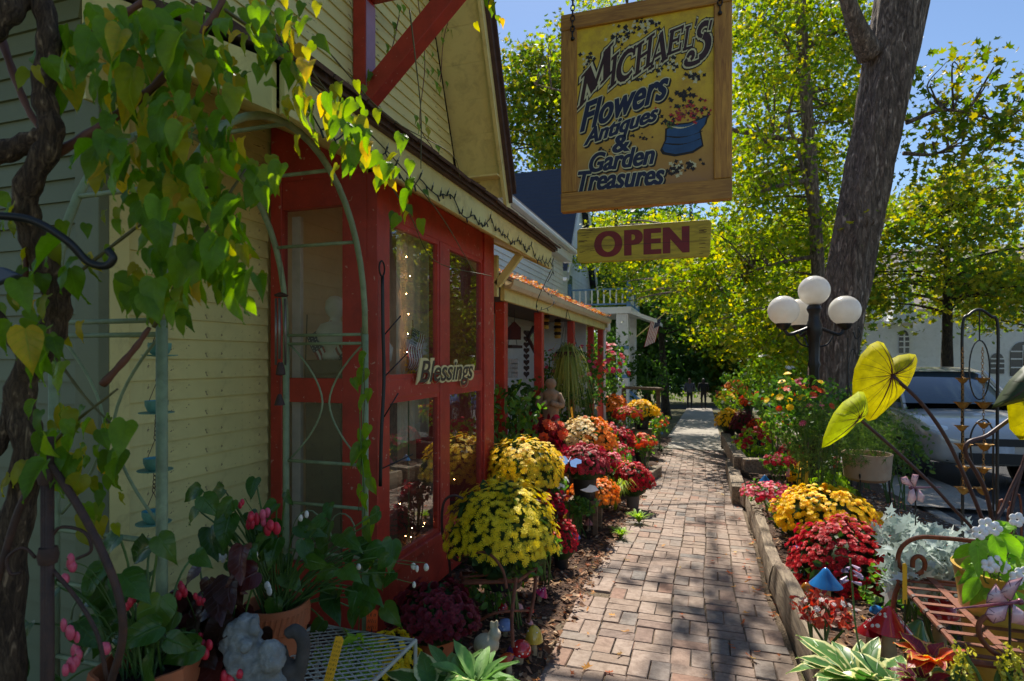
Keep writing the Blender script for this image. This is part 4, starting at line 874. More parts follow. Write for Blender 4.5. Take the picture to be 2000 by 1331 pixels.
# flag on the column
fl = thing('house_flag', (-2.3, 19.5, 1.2), 'small striped flag on a slanted pole at the balcony column', 'flag')
pa, pb = at(1243, 658, 19.4), at(1303, 608, 19.0); ob('pole', MB().tube([pa, pb], .02, 6), CREAM2, fl)
FLAGR = mat('flag_red', S(150, 36, 40), .7, .1); FLAGW = mat('flag_white', S(220, 216, 208), .7, .1); FLAGB = mat('flag_navy', S(34, 40, 74), .7, .1)
def flagcloth(parent, O, ex, ey, w, h, fold=.05, n=14):
    """stars-and-stripes cloth; ex along the stripes, ey across; thirteen stripes and a canton"""
    O, ex, ey = Vector(O), Vector(ex).normalized(), Vector(ey).normalized(); nz = ex.cross(ey)
    def P_(s, t, o=0): return O+ex*(s*w)+ey*(t*h)+nz*(fold*math.sin(s*9+t*2)*s+o)
    for mt, want, nm in ((FLAGR, 0, 'red_stripe'), (FLAGW, 1, 'white_stripe')):
        m = MB()
        for k in range(13):
            if k % 2 != want: continue
            for i in range(n):
                m.add([P_(i/n, k/13), P_((i+1)/n, k/13), P_((i+1)/n, (k+1)/13), P_(i/n, (k+1)/13)], [(0,1,2,3)])
        ob(nm, m, mt, parent)
    m = MB(); st = MB()
    for o in (.003, -.003):
        for i in range(6): m.add([P_(i/15, 0, o), P_((i+1)/15, 0, o), P_((i+1)/15, 7/13, o), P_(i/15, 7/13, o)], [(0,1,2,3)])
    for r in range(5):
        for c in range(6):
            for o in (.005, -.005):
                q = P_((c+.5)/15, (r+.5)*7/65, o); d = h*.022; st.add([q-ex*d-ey*d*.3, q+ex*d-ey*d*.3, q+ey*d], [(0,1,2)]); st.add([q-ex*d+ey*d*.4, q+ex*d+ey*d*.4, q-ey*d], [(0,1,2)])
    ob('canton', m, FLAGB, parent); ob('stars', st, FLAGW, parent, False, kind='stuff')
p = pa.lerp(pb, .84); flagcloth(fl, p, (pa-pb).normalized()*.25+Vector((-.1, 0, -1)), (-.75, 0, -.35), .9, .4, .05)
# ================================================================== CHURCH AND FAR HOUSES
ch = thing('church', (16, 34, gz(34)), 'white church with pointed windows and small spire across the street', 'church')
cy0 = 33
cA, cB = atY(1700, 700, cy0), atY(2080, 700, cy0)
ob('wall', MB().box((cA.x+1.2, cy0, -3), (cB.x+8, cy0+10, 3.9)), WHITE, ch, False)
ob('roof', MB().add([(cA.x+.9,cy0-.4,3.8),(cB.x+8,cy0-.4,3.8),(cB.x+8,cy0+5,7.6),(cA.x+.9,cy0+5,7.6)], [(0,1,2,3)]), GREYSH, ch, False)
tw = cA.x+.2
ob('tower', MB().box((tw-1.2, cy0-1.4, -3), (tw+1.2, cy0+1, 3.2)), WHITE, ch, False)
for xx in (-.8, .8): ob('spire', MB().lathe([(.75, 2.6), (.7, 2.8), (.02, 6.0)], 4, Matrix.Translation((tw+xx, cy0-1.2, .5)) @ Matrix.Rotation(PI/4, 4, 'Z')), WHITE, ch, False)
DARKW = mat('dark_window', S(60, 66, 76), .2, .1, 3, 0)
def gothic(parent, x, y, z0, w, h, n=6):
    pts = [(-w/2, 0), (w/2, 0), (w/2, h*.6)]+[(w/2-w*(1-math.cos(a*PI/2/n))*.5-0, h*.6+h*.4*math.sin(a*PI/2/n)) for a in range(1, n+1)]+[(-w/2+w*(1-math.cos(a*PI/2/n))*.5, h*.6+h*.4*math.sin(a*PI/2/n)) for a in range(n-1, -1, -1)]
    M = Matrix(((1,0,0,x),(0,0,-1,y),(0,1,0,z0),(0,0,0,1)))
    o = ob('window', MB().prism(pts, .05, M), DARKW, parent, False); ORG[o.name] = ORG[parent.name]
    mm = MB().box((-.03, 0, .051), (.03, h*.9, .09), M); 
    for zz in (.25, .5, .72): mm.box((-w/2, h*zz-.03, .051), (w/2, h*zz+.03, .085), M)
    ob('mullion', mm, WHITE, o, False)
for (u, v0, v1, wpx) in ((1747, 690, 648, 16), (1947, 730, 690, 22), (1997, 735, 668, 40), (2060, 735, 668, 40)):
    a, b_ = atY(u, v0, cy0), atY(u, v1, cy0); gothic(ch, a.x, cy0-(1.41 if u < 1760 else .01), a.z, wpx/F*depth(a), b_.z-a.z)
for k, (u, cz, w, h, lab, mt) in enumerate([(1330, 60, 10, 5, 'pale far shop front across the end of the walk', WHITE), (1240, 62, 8, 6, 'brownish far building behind the dark tree', mat('far_brick', S(130, 84, 64))), (1480, 66, 12, 6, 'grey far house beyond the maple', mat('far_grey', S(140, 140, 136)))]):
    p = at(u, 760, cz); t = thing('far_building', (p.x, p.y, gz(45)), lab, 'building', 'buildings at the end of the street')
    ob('wall', MB().box((p.x-w/2, p.y, gz(45)-.5), (p.x+w/2, p.y+6, gz(45)+h*.6)), mt, t, False)
    ob('roof', MB().add([(p.x-w/2-.3,p.y-.4,gz(45)+h*.6),(p.x+w/2+.3,p.y-.4,gz(45)+h*.6),(p.x+w/2+.3,p.y+3,gz(45)+h),(p.x-w/2-.3,p.y+3,gz(45)+h)], [(0,1,2,3)]), GREYSH, t, False)
    for q in range(4): ob('window', MB().box((p.x-w/2+(q+.6)*w/4.6, p.y-.05, gz(45)+1), (p.x-w/2+(q+.6)*w/4.6+.9, p.y-.001, gz(45)+2.3)), DARKW, t, False)
# ================================================================== LAMP
lp = at(1590, 760, 6.0); lz = gz(lp.y)+.1
lamp = thing('street_lamp', (lp.x, lp.y, lz), 'black cast-iron lamp post with four white globes', 'street lamp')
L0 = Matrix.Translation((lp.x, lp.y, lz)); hz = lambda v: EYE+(V0-v)/F*6.0-lz
zt = hz(640)
prof = [(.13,0),(.13,.12),(.10,.16),(.085,.3),(.06,.4),(.05,.6),(.045,zt-.42),(.06,zt-.38),(.047,zt-.34),(.055,zt-.1),(.075,zt-.06),(.075,zt+.02),(.055,zt+.08),(.05,zt+.14),(.072,zt+.19),(.06,zt+.22),(.03,zt+.25),(.06,zt+.27)]
def flute(c, i): return .05*math.cos(c*8) if 4 < i < 10 else 0
ob('pole', MB().lathe(prof, 24, L0, flute), BLACKM, lamp)
def globemat():
    m, nt, N, L, b, out = _new('milky_globe'); tc = N.new('ShaderNodeTexCoord'); n = _noise(N, L, tc.outputs['Object'], 6, 5); c = _ramp(N, L, n.outputs[0], [(.35, S(226, 220, 206)), (.65, S(246, 244, 238))]).outputs[0]
    L.new(c, b.inputs['Base Color']); b.inputs['Roughness'].default_value = .22; t = N.new('ShaderNodeBsdfTranslucent'); t.inputs[0].default_value = (.95,.93,.88,1); x = N.new('ShaderNodeMixShader'); x.inputs[0].default_value = .35
    L.new(b.outputs[0], x.inputs[1]); L.new(t.outputs[0], x.inputs[2]); L.new(x.outputs[0], out.inputs[0]); return m
GLOBE = globemat(); gr = .152
tops = [(0, 0, hz(568), gr)]
for k, a in enumerate((TH, TH+PI/2, TH+PI)):
    d = Vector((math.cos(a), math.sin(a), 0)); rr = .315; z1 = hz(607)-gr
    arm = bez(d*.05+Vector((0,0,zt)), d*.16+Vector((0,0,zt-.045)), d*(rr-.05)+Vector((0,0,zt-.07)), d*rr+Vector((0,0,zt-.0)), d*rr+Vector((0,0,z1-.03)), n=6)
    ob('arm', MB().tube([L0 @ p for p in arm], .018, 8), BLACKM, lamp)
    scr = bez(d*.06+Vector((0,0,zt-.2)), d*.14+Vector((0,0,zt-.17)), d*.2+Vector((0,0,zt-.08)), n=5); ob('scroll', MB().tube([L0 @ p for p in scr], .009, 6), BLACKM, lamp)
    ob('globe_cup', MB().lathe([(.02, z1-.05), (.05, z1-.03), (.07, z1+.0), (.075, z1+.02)], 16, L0 @ Matrix.Translation(d*rr)), BLACKM, lamp)
    tops.append((d.x*rr, d.y*rr, hz(607), gr))
for x, y, z, r in tops: ob('globe', MB().ball(L0 @ Vector((x, y, z)), r, 28, 16), GLOBE, lamp, ang=180)
# ================================================================== CARS
PAINT = mat('silver_car_paint', S(188, 186, 180), .24, .03, 3, 0, metal=.25, coat=.6); TYRE = mat('tyre_rubber', S(24, 24, 25), .85, .1); RIM = mat('alloy_rim', S(176, 178, 180), .3, .05, metal=.8); CGLASS = mat('car_glass', S(52, 66, 72), .06, .05, 3, 0, coat=1); LAMPC = mat('headlamp', S(226, 228, 226), .12, .04, coat=1); AMB = mat('amber_lens', S(220, 110, 50), .25); TRIM = mat('black_trim', S(22, 22, 24), .5)
def carbody(w, secs):
    """loft of cross-sections along x; secs: (x, z_low, z_belt, z_top, half_low, half_belt, half_top)"""
    m = MB(); n = 14
    for (x, zl, zb, zt_, hl, hb, ht) in secs:
        ring = [(-hl*.9, zl), (-hl, zl+.12), (-hb, zl+(zb-zl)*.6), (-hb*.99, zb), (-(hb+ht)/2, zb+(zt_-zb)*.5), (-ht, zt_-.03), (-ht*.6, zt_)]
        ring = ring+[(-a, b) for a, b in ring[::-1]]
        m.v += [Vector((x, a, b)) for a, b in ring]
    for i in range(len(secs)-1):
        for k in range(n): m.f.append((i*n+k, i*n+(k+1)%n, (i+1)*n+(k+1)%n, (i+1)*n+k))
    m.f.append(tuple(range(n))[::-1]); m.f.append(tuple((len(secs)-1)*n+k for k in range(n))); return m
def make_car(label, paint):
    c = thing('parked_car', (0,0,0), label, 'car', 'cars parked along the street')
    body = carbody(1.8, [(0,.38,.66,.70,.62,.66,.6),(.1,.30,.74,.80,.76,.80,.72),(.35,.28,.84,.92,.84,.88,.78),(.8,.28,.92,1.0,.88,.90,.80),(1.12,.28,.97,1.04,.89,.91,.80),(2.6,.28,1.0,1.06,.9,.92,.8),(3.9,.30,1.0,1.06,.88,.9,.78),(4.12,.36,.9,1.0,.8,.82,.72)])
    o = ob('body', body, paint, c, local=True); o.modifiers.new('sub', 'SUBSURF').levels = 2; o.modifiers['sub'].render_levels = 2
    cab = carbody(1.7, [(1.08,.98,1.0,1.02,.80,.80,.76),(1.75,.98,1.05,1.56,.84,.84,.62),(2.1,.98,1.05,1.62,.85,.85,.64),(3.3,.98,1.05,1.61,.84,.84,.63),(3.9,.98,1.02,1.5,.80,.80,.6),(4.05,.98,1.0,1.1,.78,.78,.7)])
    ob('glasshouse', cab, CGLASS, c, local=True, ang=50)
    ob('roof', MB().add([(1.72,-.63,1.575),(1.72,.63,1.575),(2.2,.66,1.64),(2.2,-.66,1.64),(3.4,.65,1.635),(3.4,-.65,1.635),(3.95,.6,1.53),(3.95,-.6,1.53)], [(0,1,2,3)[::-1],(3,2,4,5)[::-1],(5,4,6,7)[::-1]]), paint, c, local=True, ang=180)
    for s in (-1, 1):
        ob('roof_pillar', MB().tube([(1.02,s*.80,1.0),(1.72,s*.65,1.57)], .035, 6), paint, c, local=True); ob('roof_pillar', MB().tube([(2.65,s*.86,1.0),(2.6,s*.67,1.6)], .03, 6), TRIM, c, local=True)
        ob('mirror', MB().ball((1.3, s*1.02, 1.08), .1, 10, 6, (.6, 1.1, .7)), TRIM if s > 0 else paint, c, local=True)
        ob('headlight', MB().ball((.26, s*.66, .78), .15, 12, 8, (.9, 1.1, .5)), LAMPC, c, local=True); ob('indicator', MB().ball((.46, s*.82, .80), .07, 8, 6, (1.2, .5, .6)), AMB, c, local=True)
        ob('fog_lamp', MB().ball((.1, s*.6, .42), .07, 8, 6, (.5, 1, .8)), TRIM, c, local=True)
        for x in (.82, 3.35):
            wm = thing('wheel', (x, s*.80, .33), parent=c)
            W = Matrix.Translation((x, s*.82, .33)) @ Matrix.Rotation(PI/2, 4, 'X')
            ob('tyre', MB().lathe([(.22,-.1),(.31,-.11),(.34,-.07),(.345,0),(.34,.07),(.31,.11),(.22,.1)], 28, W), TYRE, wm)
            ob('arch', MB().lathe([(.36,-.115),(.41,-.118),(.41,.118),(.36,.115)], 24, W, cap=False), TRIM, wm)
            rm = MB().lathe([(.02,-.05*s),(.06,-.112*s),(.05,-.06*s)], 12, W).lathe([(.23,-.10*s),(.2,-.118*s),(.19,-.05*s)], 24, W, cap=False)
            for k in range(5):
                a = k*2*PI/5; rm.beam(W @ Vector((.03*math.cos(a), .03*math.sin(a), -.1*s)), W @ Vector((.21*math.cos(a), .21*math.sin(a), -.112*s)), .05, .025, (0,1,0))
            ob('rim', rm, RIM, wm)
    ob('grille', MB().box((-.02,-.42,.60), (.06,.42,.70)), TRIM, c, False, local=True); ob('lower_grille', MB().box((-.012,-.5,.36), (.08,.5,.50)), TRIM, c, False, local=True)
    ob('number_plate', MB().box((-.03,-.16,.51), (.02,.16,.60)), mat('plate_white', S(190, 196, 204)), c, False, local=True)
    ob('wiper', MB().tube([(1.14,-.1,1.03),(1.2,.5,1.08)], .01, 4), TRIM, c, local=True)
    return c
car = make_car('silver hatchback parked behind the planter, facing the camera', PAINT)
car.location = (3.98, 10.0, gz(10.0)-.02); car.rotation_euler = (0, 0, PI/2+.10)
PAINTG = mat('grey_car_paint', S(92, 92, 90), .28, .03, 3, 0, metal=.7, coat=.6)
c2 = copy_tree(car); c2['label'] = 'grey car at the right edge beside the silver hatchback, mostly out of frame'
car.scale = (1, 1, 1.05); c2.location = (6.3, 9.3, gz(9.3)-.02); c2.rotation_euler = (0, 0, PI/2-.25)
c3 = copy_tree(car); c3['label'] = 'car glimpsed between the large trunk and the yellow elephant-ear leaf'
c3.location = (4.6, 15.5, gz(15.5)); c3.rotation_euler = (0, 0, PI/2)
c4 = copy_tree(car); c4['label'] = 'distant car beyond the walking people at the end of the walk'
c4.location = (2.6, 37, gz(37)); c4.rotation_euler = (0, 0, .1)
BLUECAR = mat('blue_car_paint', S(70, 110, 170), .3, .03, 3, 0, metal=.3, coat=.6); DARKCAR = mat('dark_car_paint', S(40, 42, 46), .3, .03, 3, 0, metal=.5, coat=.6)
for cc, mt in ((c2, PAINTG), (c3, BLUECAR), (c4, DARKCAR)):
    for chd in cc.children:
        if chd.type == 'MESH' and chd.data.materials[0] is PAINT:
            chd.data = chd.data.copy(); chd.data.materials[0] = mt
# ================================================================== WALKING PEOPLE
def person(x, y, rz, label, coat, trousers, hair, skin=S(190, 140, 112), h=1.68, stride=.18):
    p = thing('person', (x, y, gz(y)), label, 'person', 'people walking away along the path', rz=rz)
    def skinned(name, verts, edges, rad, mt, sub=1):
        me = bpy.data.meshes.new(name); me.from_pydata([Vector(v)*h/1.7 for v in verts], edges, []); me.materials.append(mt)
        o = bpy.data.objects.new(name, me); COL.objects.link(o); o.parent = p; ORG[o.name] = Vector()
        sk = o.modifiers.new('skin', 'SKIN'); o.modifiers.new('sub', 'SUBSURF').levels = sub; o.modifiers['sub'].render_levels = sub
        for i, r in enumerate(rad): me.skin_vertices[0].data[i].radius = r if isinstance(r, tuple) else (r, r)
        me.skin_vertices[0].data[0].use_root = True
        me.polygons.foreach_set('use_smooth', [True]*len(me.polygons)); sk.use_smooth_shade = True; return o
    s = stride
    V = [(0,0,.95),(0,0,1.15),(0,0,1.38),(0,0,1.47),(0,0,1.57),(0,.01,1.66),(.19,0,1.40),(.25,.02,1.15),(.2,.08,.95),(-.19,0,1.40),(-.25,-.02,1.15),(-.22,.06,.93),(.09,0,.88),(.1,s*.6,.5),(.1,s,.1),(.1,s+.14,.03),(-.09,0,.88),(-.1,-s*.3,.5),(-.1,-s,.12),(-.1,-s+.12,.03)]
    E = [(0,1),(1,2),(2,3),(3,4),(4,5),(2,6),(6,7),(7,8),(2,9),(9,10),(10,11),(0,12),(12,13),(13,14),(14,15),(0,16),(16,17),(17,18),(18,19)]
    skinned('body', V, E, [(.16,.12),(.14,.11),(.17,.11),.055,(.08,.095),.06,.065,.05,.035,.065,.05,.035,.09,.06,.042,.035,.09,.06,.042,.035], trousers)
    skinned('coat', [(0,0,.86),(0,0,1.1),(0,0,1.38),(0,0,1.45),(.2,0,1.40),(.265,.02,1.15),(.21,.09,.98),(-.2,0,1.40),(-.265,-.02,1.15),(-.23,.07,.96)], [(0,1),(1,2),(2,3),(2,4),(4,5),(5,6),(2,7),(7,8),(8,9)], [(.2,.155),(.18,.14),(.2,.14),.08,.085,.068,.055,.085,.068,.055], coat)
    for sx, sy in ((1, .085), (-1, .065)):
        base = Vector((.207*sx if sx > 0 else -.225, sy+.012, .93)); hv = [base, base+Vector((0, .012, -.06))]; he = [(0,1)]; rr = [.026, .03]
        for f in range(5):
            o = Vector((0, -.03+f*.016, -.09)) if f < 4 else Vector((-.02*sx, .035, -.04)); hv += [base+o, base+o*1.75+Vector((-.012*sx, .01, 0))]; he += [(1, len(hv)-2), (len(hv)-2, len(hv)-1)]; rr += [.0095, .0085]
        skinned('hand', hv, he, rr, MATS.get('skin_tone') or mat('skin_tone', skin, .6, .05))
    skinned('head', [(0,0,1.46),(0,.0,1.53),(0,.005,1.60),(0,0,1.67)], [(0,1),(1,2),(2,3)], [.05,(.066,.078),(.074,.09),.055], MATS['skin_tone'], 2)
    f = MB().ball((0,.092,1.585), .016, 6, 5, (.8,1.3,1.4))
    ob('face', MB().ball((0,.095,1.575), .014, 6, 5, (.8,1.3,1.4)).ball((.03,.085,1.60), .011, 6, 4).ball((-.03,.085,1.60), .011, 6, 4).ball((0,.088,1.54), .018, 6, 4, (1.2,.4,.35)).ball((.078,0,1.585), .02, 6, 5, (.5,.8,1.3)).ball((-.078,0,1.585), .02, 6, 5, (.5,.8,1.3)), MATS['skin_tone'], p, local=True)
    ob('hair', MB().ball((0,-.018,1.60), .098, 12, 9, (.92,1.02,1.05)).ball((0,-.06,1.49), .075, 10, 8, (1,.6,1.4)), hair, p, local=True)
    return p
q = at(1347, 786, 32); person(q.x, q.y, .05, 'person in a dark grey jacket walking away, left of the pair', mat('charcoal_coat', S(66, 68, 78), .85), mat('black_trousers', S(22, 22, 25), .85), mat('brown_hair', S(74, 48, 34), .6))
q = at(1374, 787, 32.4); person(q.x, q.y, -.05, 'person in a black coat walking away, right of the pair', mat('black_coat', S(20, 20, 22), .85), MATS['black_trousers'], mat('dark_hair', S(40, 28, 22), .6), stride=-.16)
# ================================================================== PLANT KIT
from mathutils import noise as mnoise
def bigleaf(name, cols, edge=None, epos=.75, vein=None, vk=7, trans=.3, rough=.4, mid=None, obj=True):
    """leaf with a UV of (across, along): side veins, coloured margin, own tone per leaf"""
    if name in MATS: return MATS[name]
    m, nt, N, L, b, out = _new(name)
    fac = N.new('ShaderNodeObjectInfo').outputs['Random'] if obj else N.new('ShaderNodeNewGeometry').outputs['Random Per Island']
    k = len(cols); c = _ramp(N, L, fac, [(i/max(1, k-1), q) for i, q in enumerate(cols)]).outputs[0]
    uv = N.new('ShaderNodeUVMap'); sp = N.new('ShaderNodeSeparateXYZ'); L.new(uv.outputs[0], sp.inputs[0])
    def mth(op, a, b_=None):
        q = N.new('ShaderNodeMath'); q.operation = op
        for i, x in enumerate((a, b_)):
            if x is None: continue
            if hasattr(x, 'links'): L.new(x, q.inputs[i])
            else: q.inputs[i].default_value = x
        return q.outputs[0]
    ab = mth('ABSOLUTE', sp.outputs[0])
    tc = N.new('ShaderNodeTexCoord'); n = _noise(N, L, tc.outputs['Object'], 40, 4)
    if mid is not None:
        f = _ramp(N, L, mth('ADD', ab, mth('MULTIPLY', mth('SUBTRACT', n.outputs[0], .5), .5)), [(.15, (1,1,1)), (.5, (0,0,0))]).outputs[0]; c = _mix(N, L, f, c, mid)
    if edge is not None:
        f = _ramp(N, L, mth('ADD', ab, mth('MULTIPLY', mth('SUBTRACT', n.outputs[0], .5), .35)), [(epos-.06, (0,0,0)), (epos+.06, (1,1,1))]).outputs[0]; c = _mix(N, L, f, c, edge)
    w = mth('ABSOLUTE', mth('SINE', mth('MULTIPLY', mth('SUBTRACT', sp.outputs[1], mth('MULTIPLY', ab, .22)), vk*PI)))
    vm = _ramp(N, L, w, [(0, (1,1,1)), (.22, (0,0,0))]).outputs[0]; mm = _ramp(N, L, ab, [(.0, (1,1,1)), (.09, (0,0,0))]).outputs[0]
    vv = N.new('ShaderNodeMix'); vv.data_type = 'RGBA'; vv.blend_type = 'LIGHTEN'; vv.inputs[0].default_value = 1; L.new(vm, vv.inputs[6]); L.new(mm, vv.inputs[7]); vv = vv.outputs[2]
    vf = N.new('ShaderNodeMath'); vf.operation = 'MULTIPLY'; vf.inputs[1].default_value = .35; L.new(vv, vf.inputs[0])
    c = _mix(N, L, vf.outputs[0], c, vein if vein is not None else tuple(min(1, x*1.7+.01) for x in cols[0]))
    hs = N.new('ShaderNodeHueSaturation'); mr = N.new('ShaderNodeMapRange'); mr.inputs[1].default_value = .3; mr.inputs[2].default_value = .7; mr.inputs[3].default_value = .85; mr.inputs[4].default_value = 1.12; L.new(n.outputs[0], mr.inputs[0]); L.new(mr.outputs[0], hs.inputs['Value']); L.new(c, hs.inputs['Color']); c = hs.outputs[0]
    L.new(c, b.inputs['Base Color']); b.inputs['Roughness'].default_value = rough; b.inputs['Specular IOR Level'].default_value = .4
    _bump(N, L, vv, b, .35, .004)
    t = N.new('ShaderNodeBsdfTranslucent'); h2 = N.new('ShaderNodeHueSaturation'); h2.inputs['Value'].default_value = 2.3; h2.inputs['Saturation'].default_value = 1.1; L.new(c, h2.inputs['Color']); L.new(h2.outputs[0], t.inputs[0])
    x = N.new('ShaderNodeMixShader'); x.inputs[0].default_value = trans; L.new(b.outputs[0], x.inputs[1]); L.new(t.outputs[0], x.inputs[2]); L.new(x.outputs[0], out.inputs[0]); MATS[name] = m; return m
HEART = [(-.07,.42),(-.01,.72),(.12,.95),(.28,1),(.5,.78),(.7,.44),(.85,.17),(.94,.06),(1,.01)]
LANCE = [(0,.05),(.12,.45),(.3,.88),(.5,1),(.7,.8),(.87,.45),(1,.02)]
OVATE = [(0,.1),(.1,.62),(.3,1),(.5,.95),(.72,.62),(.9,.24),(1,.02)]
STRAP = [(0,.6),(.3,1),(.7,.8),(1,.05)]
def leafgrid(L_, W_, prof, mt, fold=.18, droop=.25, wave=.04, name='leaf', curl=0):
    m = MB(); uv = []; sx = (-1, -.55, 0, .55, 1)
    for (t, w) in prof:
        for s in sx:
            x = s*w*W_/2; y = t*L_
            if t < 0 and s == 0: y = 0.0
            z = abs(s)*w*W_*fold-droop*L_*max(0, t)**2+wave*L_*math.sin(t*9+s*2)*abs(s)+curl*W_*s
            m.v.append(Vector((x, y, z))); uv.append((s, max(0, t)))
    n = len(sx)
    for i in range(len(prof)-1):
        for k in range(n-1): m.f.append((i*n+k, i*n+k+1, (i+1)*n+k+1, (i+1)*n+k))
    me = mesh(name, m, mt, True, 180); u = me.uv_layers.new(name='UVMap')
    for lp in me.loops: u.data[lp.index].uv = uv[lp.vertex_index]
    return me
def mbof(me): 
    return [tuple(v.co) for v in me.vertices], [tuple(p.vertices) for p in me.polygons]
VINEM = bigleaf('vine_leaf', [S(86, 120, 28), S(112, 146, 36), S(74, 108, 26), S(128, 152, 38), S(96, 130, 32), S(96, 132, 30), S(84, 118, 28), S(196, 164, 40), S(104, 138, 34), S(80, 114, 28), S(110, 142, 34), S(88, 122, 30)], vk=6, trans=.5, obj=True)
BEGM = bigleaf('begonia_leaf', [S(52, 88, 28), S(72, 106, 34), S(44, 76, 26), S(88, 116, 40)], vk=6, trans=.2, rough=.28)
BEGR = bigleaf('dark_red_begonia_leaf', [S(66, 26, 24), S(84, 36, 30), S(52, 24, 22), S(60, 40, 26)], vk=6, trans=.15, rough=.3)
HOSTAM = bigleaf('variegated_hosta_leaf', [S(64, 108, 44), S(84, 126, 52), S(54, 98, 42)], edge=S(214, 212, 150), epos=.72, vk=3, trans=.25)
LAMBM = bigleaf('soft_green_leaf', [S(104, 146, 76), S(122, 160, 88), S(90, 132, 66)], vk=5, trans=.25, rough=.6)
SILVM = leafmat('silver_leaf', [S(168, 182, 176), S(190, 202, 196), S(148, 164, 158), S(204, 212, 206)], .15, .8)
COLEUS = bigleaf('coleus_leaf', [S(206, 84, 34), S(190, 64, 36), S(120, 36, 50), S(216, 110, 40)], edge=S(206, 190, 80), epos=.86, vk=6, trans=.3)
COLEUSP = bigleaf('purple_coleus_leaf', [S(104, 30, 52), S(84, 30, 50), S(130, 44, 70)], edge=S(150, 166, 70), epos=.8, vk=6, trans=.25)
FOLG = leafmat('mum_foliage', [S(44, 70, 30), S(58, 88, 38), S(36, 58, 26), S(70, 98, 46)], .2, .6)
GRASSB = leafmat('lime_grass', [S(150, 176, 40), S(176, 194, 52), S(124, 156, 38)], .4, .5)
LIMEL = leafmat('lime_leaves', [S(120, 160, 44), S(150, 184, 56), S(100, 140, 40), S(168, 196, 70)], .35, .5)
MIDL = leafmat('garden_leaves', [S(56, 96, 38), S(78, 120, 46), S(96, 138, 52), S(48, 84, 36), S(120, 150, 60)], .35, .5)
FERNL = leafmat('feathery_leaves', [S(70, 100, 44), S(92, 122, 52), S(60, 88, 40), S(112, 134, 60)], .3, .6)
vine_meshes = [leafgrid(L_, W_, HEART, VINEM, f, d, w) for L_, W_, f, d, w in ((.115,.072,.22,.25,.05),(.10,.07,.05,.45,.07),(.13,.075,.34,.15,.05),(.09,.06,.15,.6,.08),(.12,.08,.1,.3,.07),(.11,.06,.42,.35,.04),(.105,.075,-.1,.5,.06))]
BLOOM_D = None
def daisy(npet=9, r=1.0, cup=.25):
    v = [(0, 0, .12)]; f = []
    for k in range(npet):
        a = 2*PI*k/npet; w = PI/npet*.86; i = len(v)
        v += [(.25*math.cos(a-w), .25*math.sin(a-w), .1), (r*math.cos(a-w*.6), r*math.sin(a-w*.6), cup*r*.3+.02), (r*1.05*math.cos(a+w*.6), r*1.05*math.sin(a+w*.6), cup*r*.3), (.25*math.cos(a+w), .25*math.sin(a+w), .1)]
        f.append((i, i+1, i+2, i+3))
    i = len(v)
    for k in range(6): v.append((.27*math.cos(k*PI/3), .27*math.sin(k*PI/3), .14))
    f += [(0, i+k, i+(k+1)%6) for k in range(6)]; v[0] = (0, 0, .26); return v, f
def pom():
    v, f = [], []
    for (np_, r, z, c) in ((8, 1.0, .0, .3), (7, .75, .22, .5), (5, .42, .42, .5)):
        for k in range(np_):
            a = 2*PI*k/np_+r*2; w = PI/np_*.95; i = len(v)
            v += [(.1*math.cos(a), .1*math.sin(a), z-.08), (r*.8*math.cos(a-w), r*.8*math.sin(a-w), z+.02), (r*math.cos(a), r*math.sin(a), z+.14*c), (r*.8*math.cos(a+w), r*.8*math.sin(a+w), z+.02)]; f.append((i, i+1, i+2, i+3))
    return v, f
DAISY, POM = daisy(), pom()
def dome_pts(c, r, hz_, n, jit=.07, low=-.22):
    out = []; ga = PI*(3-math.sqrt(5)); off = R(0, 6)
    for k in range(n):
        z = 1-(1-low)*(k+.5)/n; z = max(low, min(1, z+random.gauss(0, .05))); q = math.sqrt(max(0, 1-z*z)); a = k*ga+off+random.gauss(0, .09)/(q+.15)
        d = Vector((q*math.cos(a), q*math.sin(a), z)); lump = 1+.07*math.sin(a*3+z*4+off)+.05*math.sin(a*5-z*3+off*2)+.035*math.sin(a*9+z*8+off)+random.gauss(0, jit)*.5
        p = Vector(c)+Vector((d.x*r, d.y*r, d.z*hz_ if d.z > 0 else d.z*hz_*.7))*lump
        out.append((p, Vector((d.x, d.y, d.z*.8+.35)).normalized()))
    return out
def petalmat(name, cols): return leafmat(name, cols, .22, .55, jitter=.1)
YEL = petalmat('yellow_petals', [S(236, 204, 12), S(242, 214, 18), S(246, 222, 34), S(230, 190, 10), S(222, 180, 20), S(240, 212, 24)])
OLY = petalmat('soft_yellow_petals', [S(226, 204, 24), S(234, 214, 34), S(214, 190, 20), S(238, 220, 54)])
CRIM = petalmat('crimson_petals', [S(180, 22, 32), S(200, 34, 40), S(160, 16, 28), S(210, 44, 44), S(130, 14, 24)])
BURG = petalmat('burgundy_petals', [S(110, 26, 40), S(128, 34, 46), S(90, 20, 34), S(140, 40, 48)])
ROSE = petalmat('rose_red_petals', [S(170, 44, 58), S(188, 62, 70), S(150, 34, 50), S(190, 80, 80)])
ORNG = petalmat('orange_petals', [S(220, 132, 30), S(228, 148, 44), S(206, 112, 24), S(234, 166, 70)])
CRORA = petalmat('cream_orange_petals', [S(228, 216, 170), S(236, 226, 190), S(222, 196, 120), S(214, 180, 60)])
FIRE = petalmat('flame_orange_petals', [S(222, 92, 30), S(206, 70, 28), S(232, 120, 40)])
PINK = petalmat('pink_petals', [S(220, 90, 120), S(206, 60, 100), S(232, 120, 140), S(196, 50, 80)])
WHITEP = petalmat('white_petals', [S(236, 232, 226), S(244, 242, 238), S(226, 222, 214)])
POTS = {'black': DKPOT, 'terra': TERRA, 'grey': mat('grey_fibre_pot', S(112, 104, 94), .85, .15), 'brown': mat('brown_plastic_pot', S(86, 56, 40), .5, .1), 'green': mat('green_pot', S(40, 130, 50), .4, .1)}
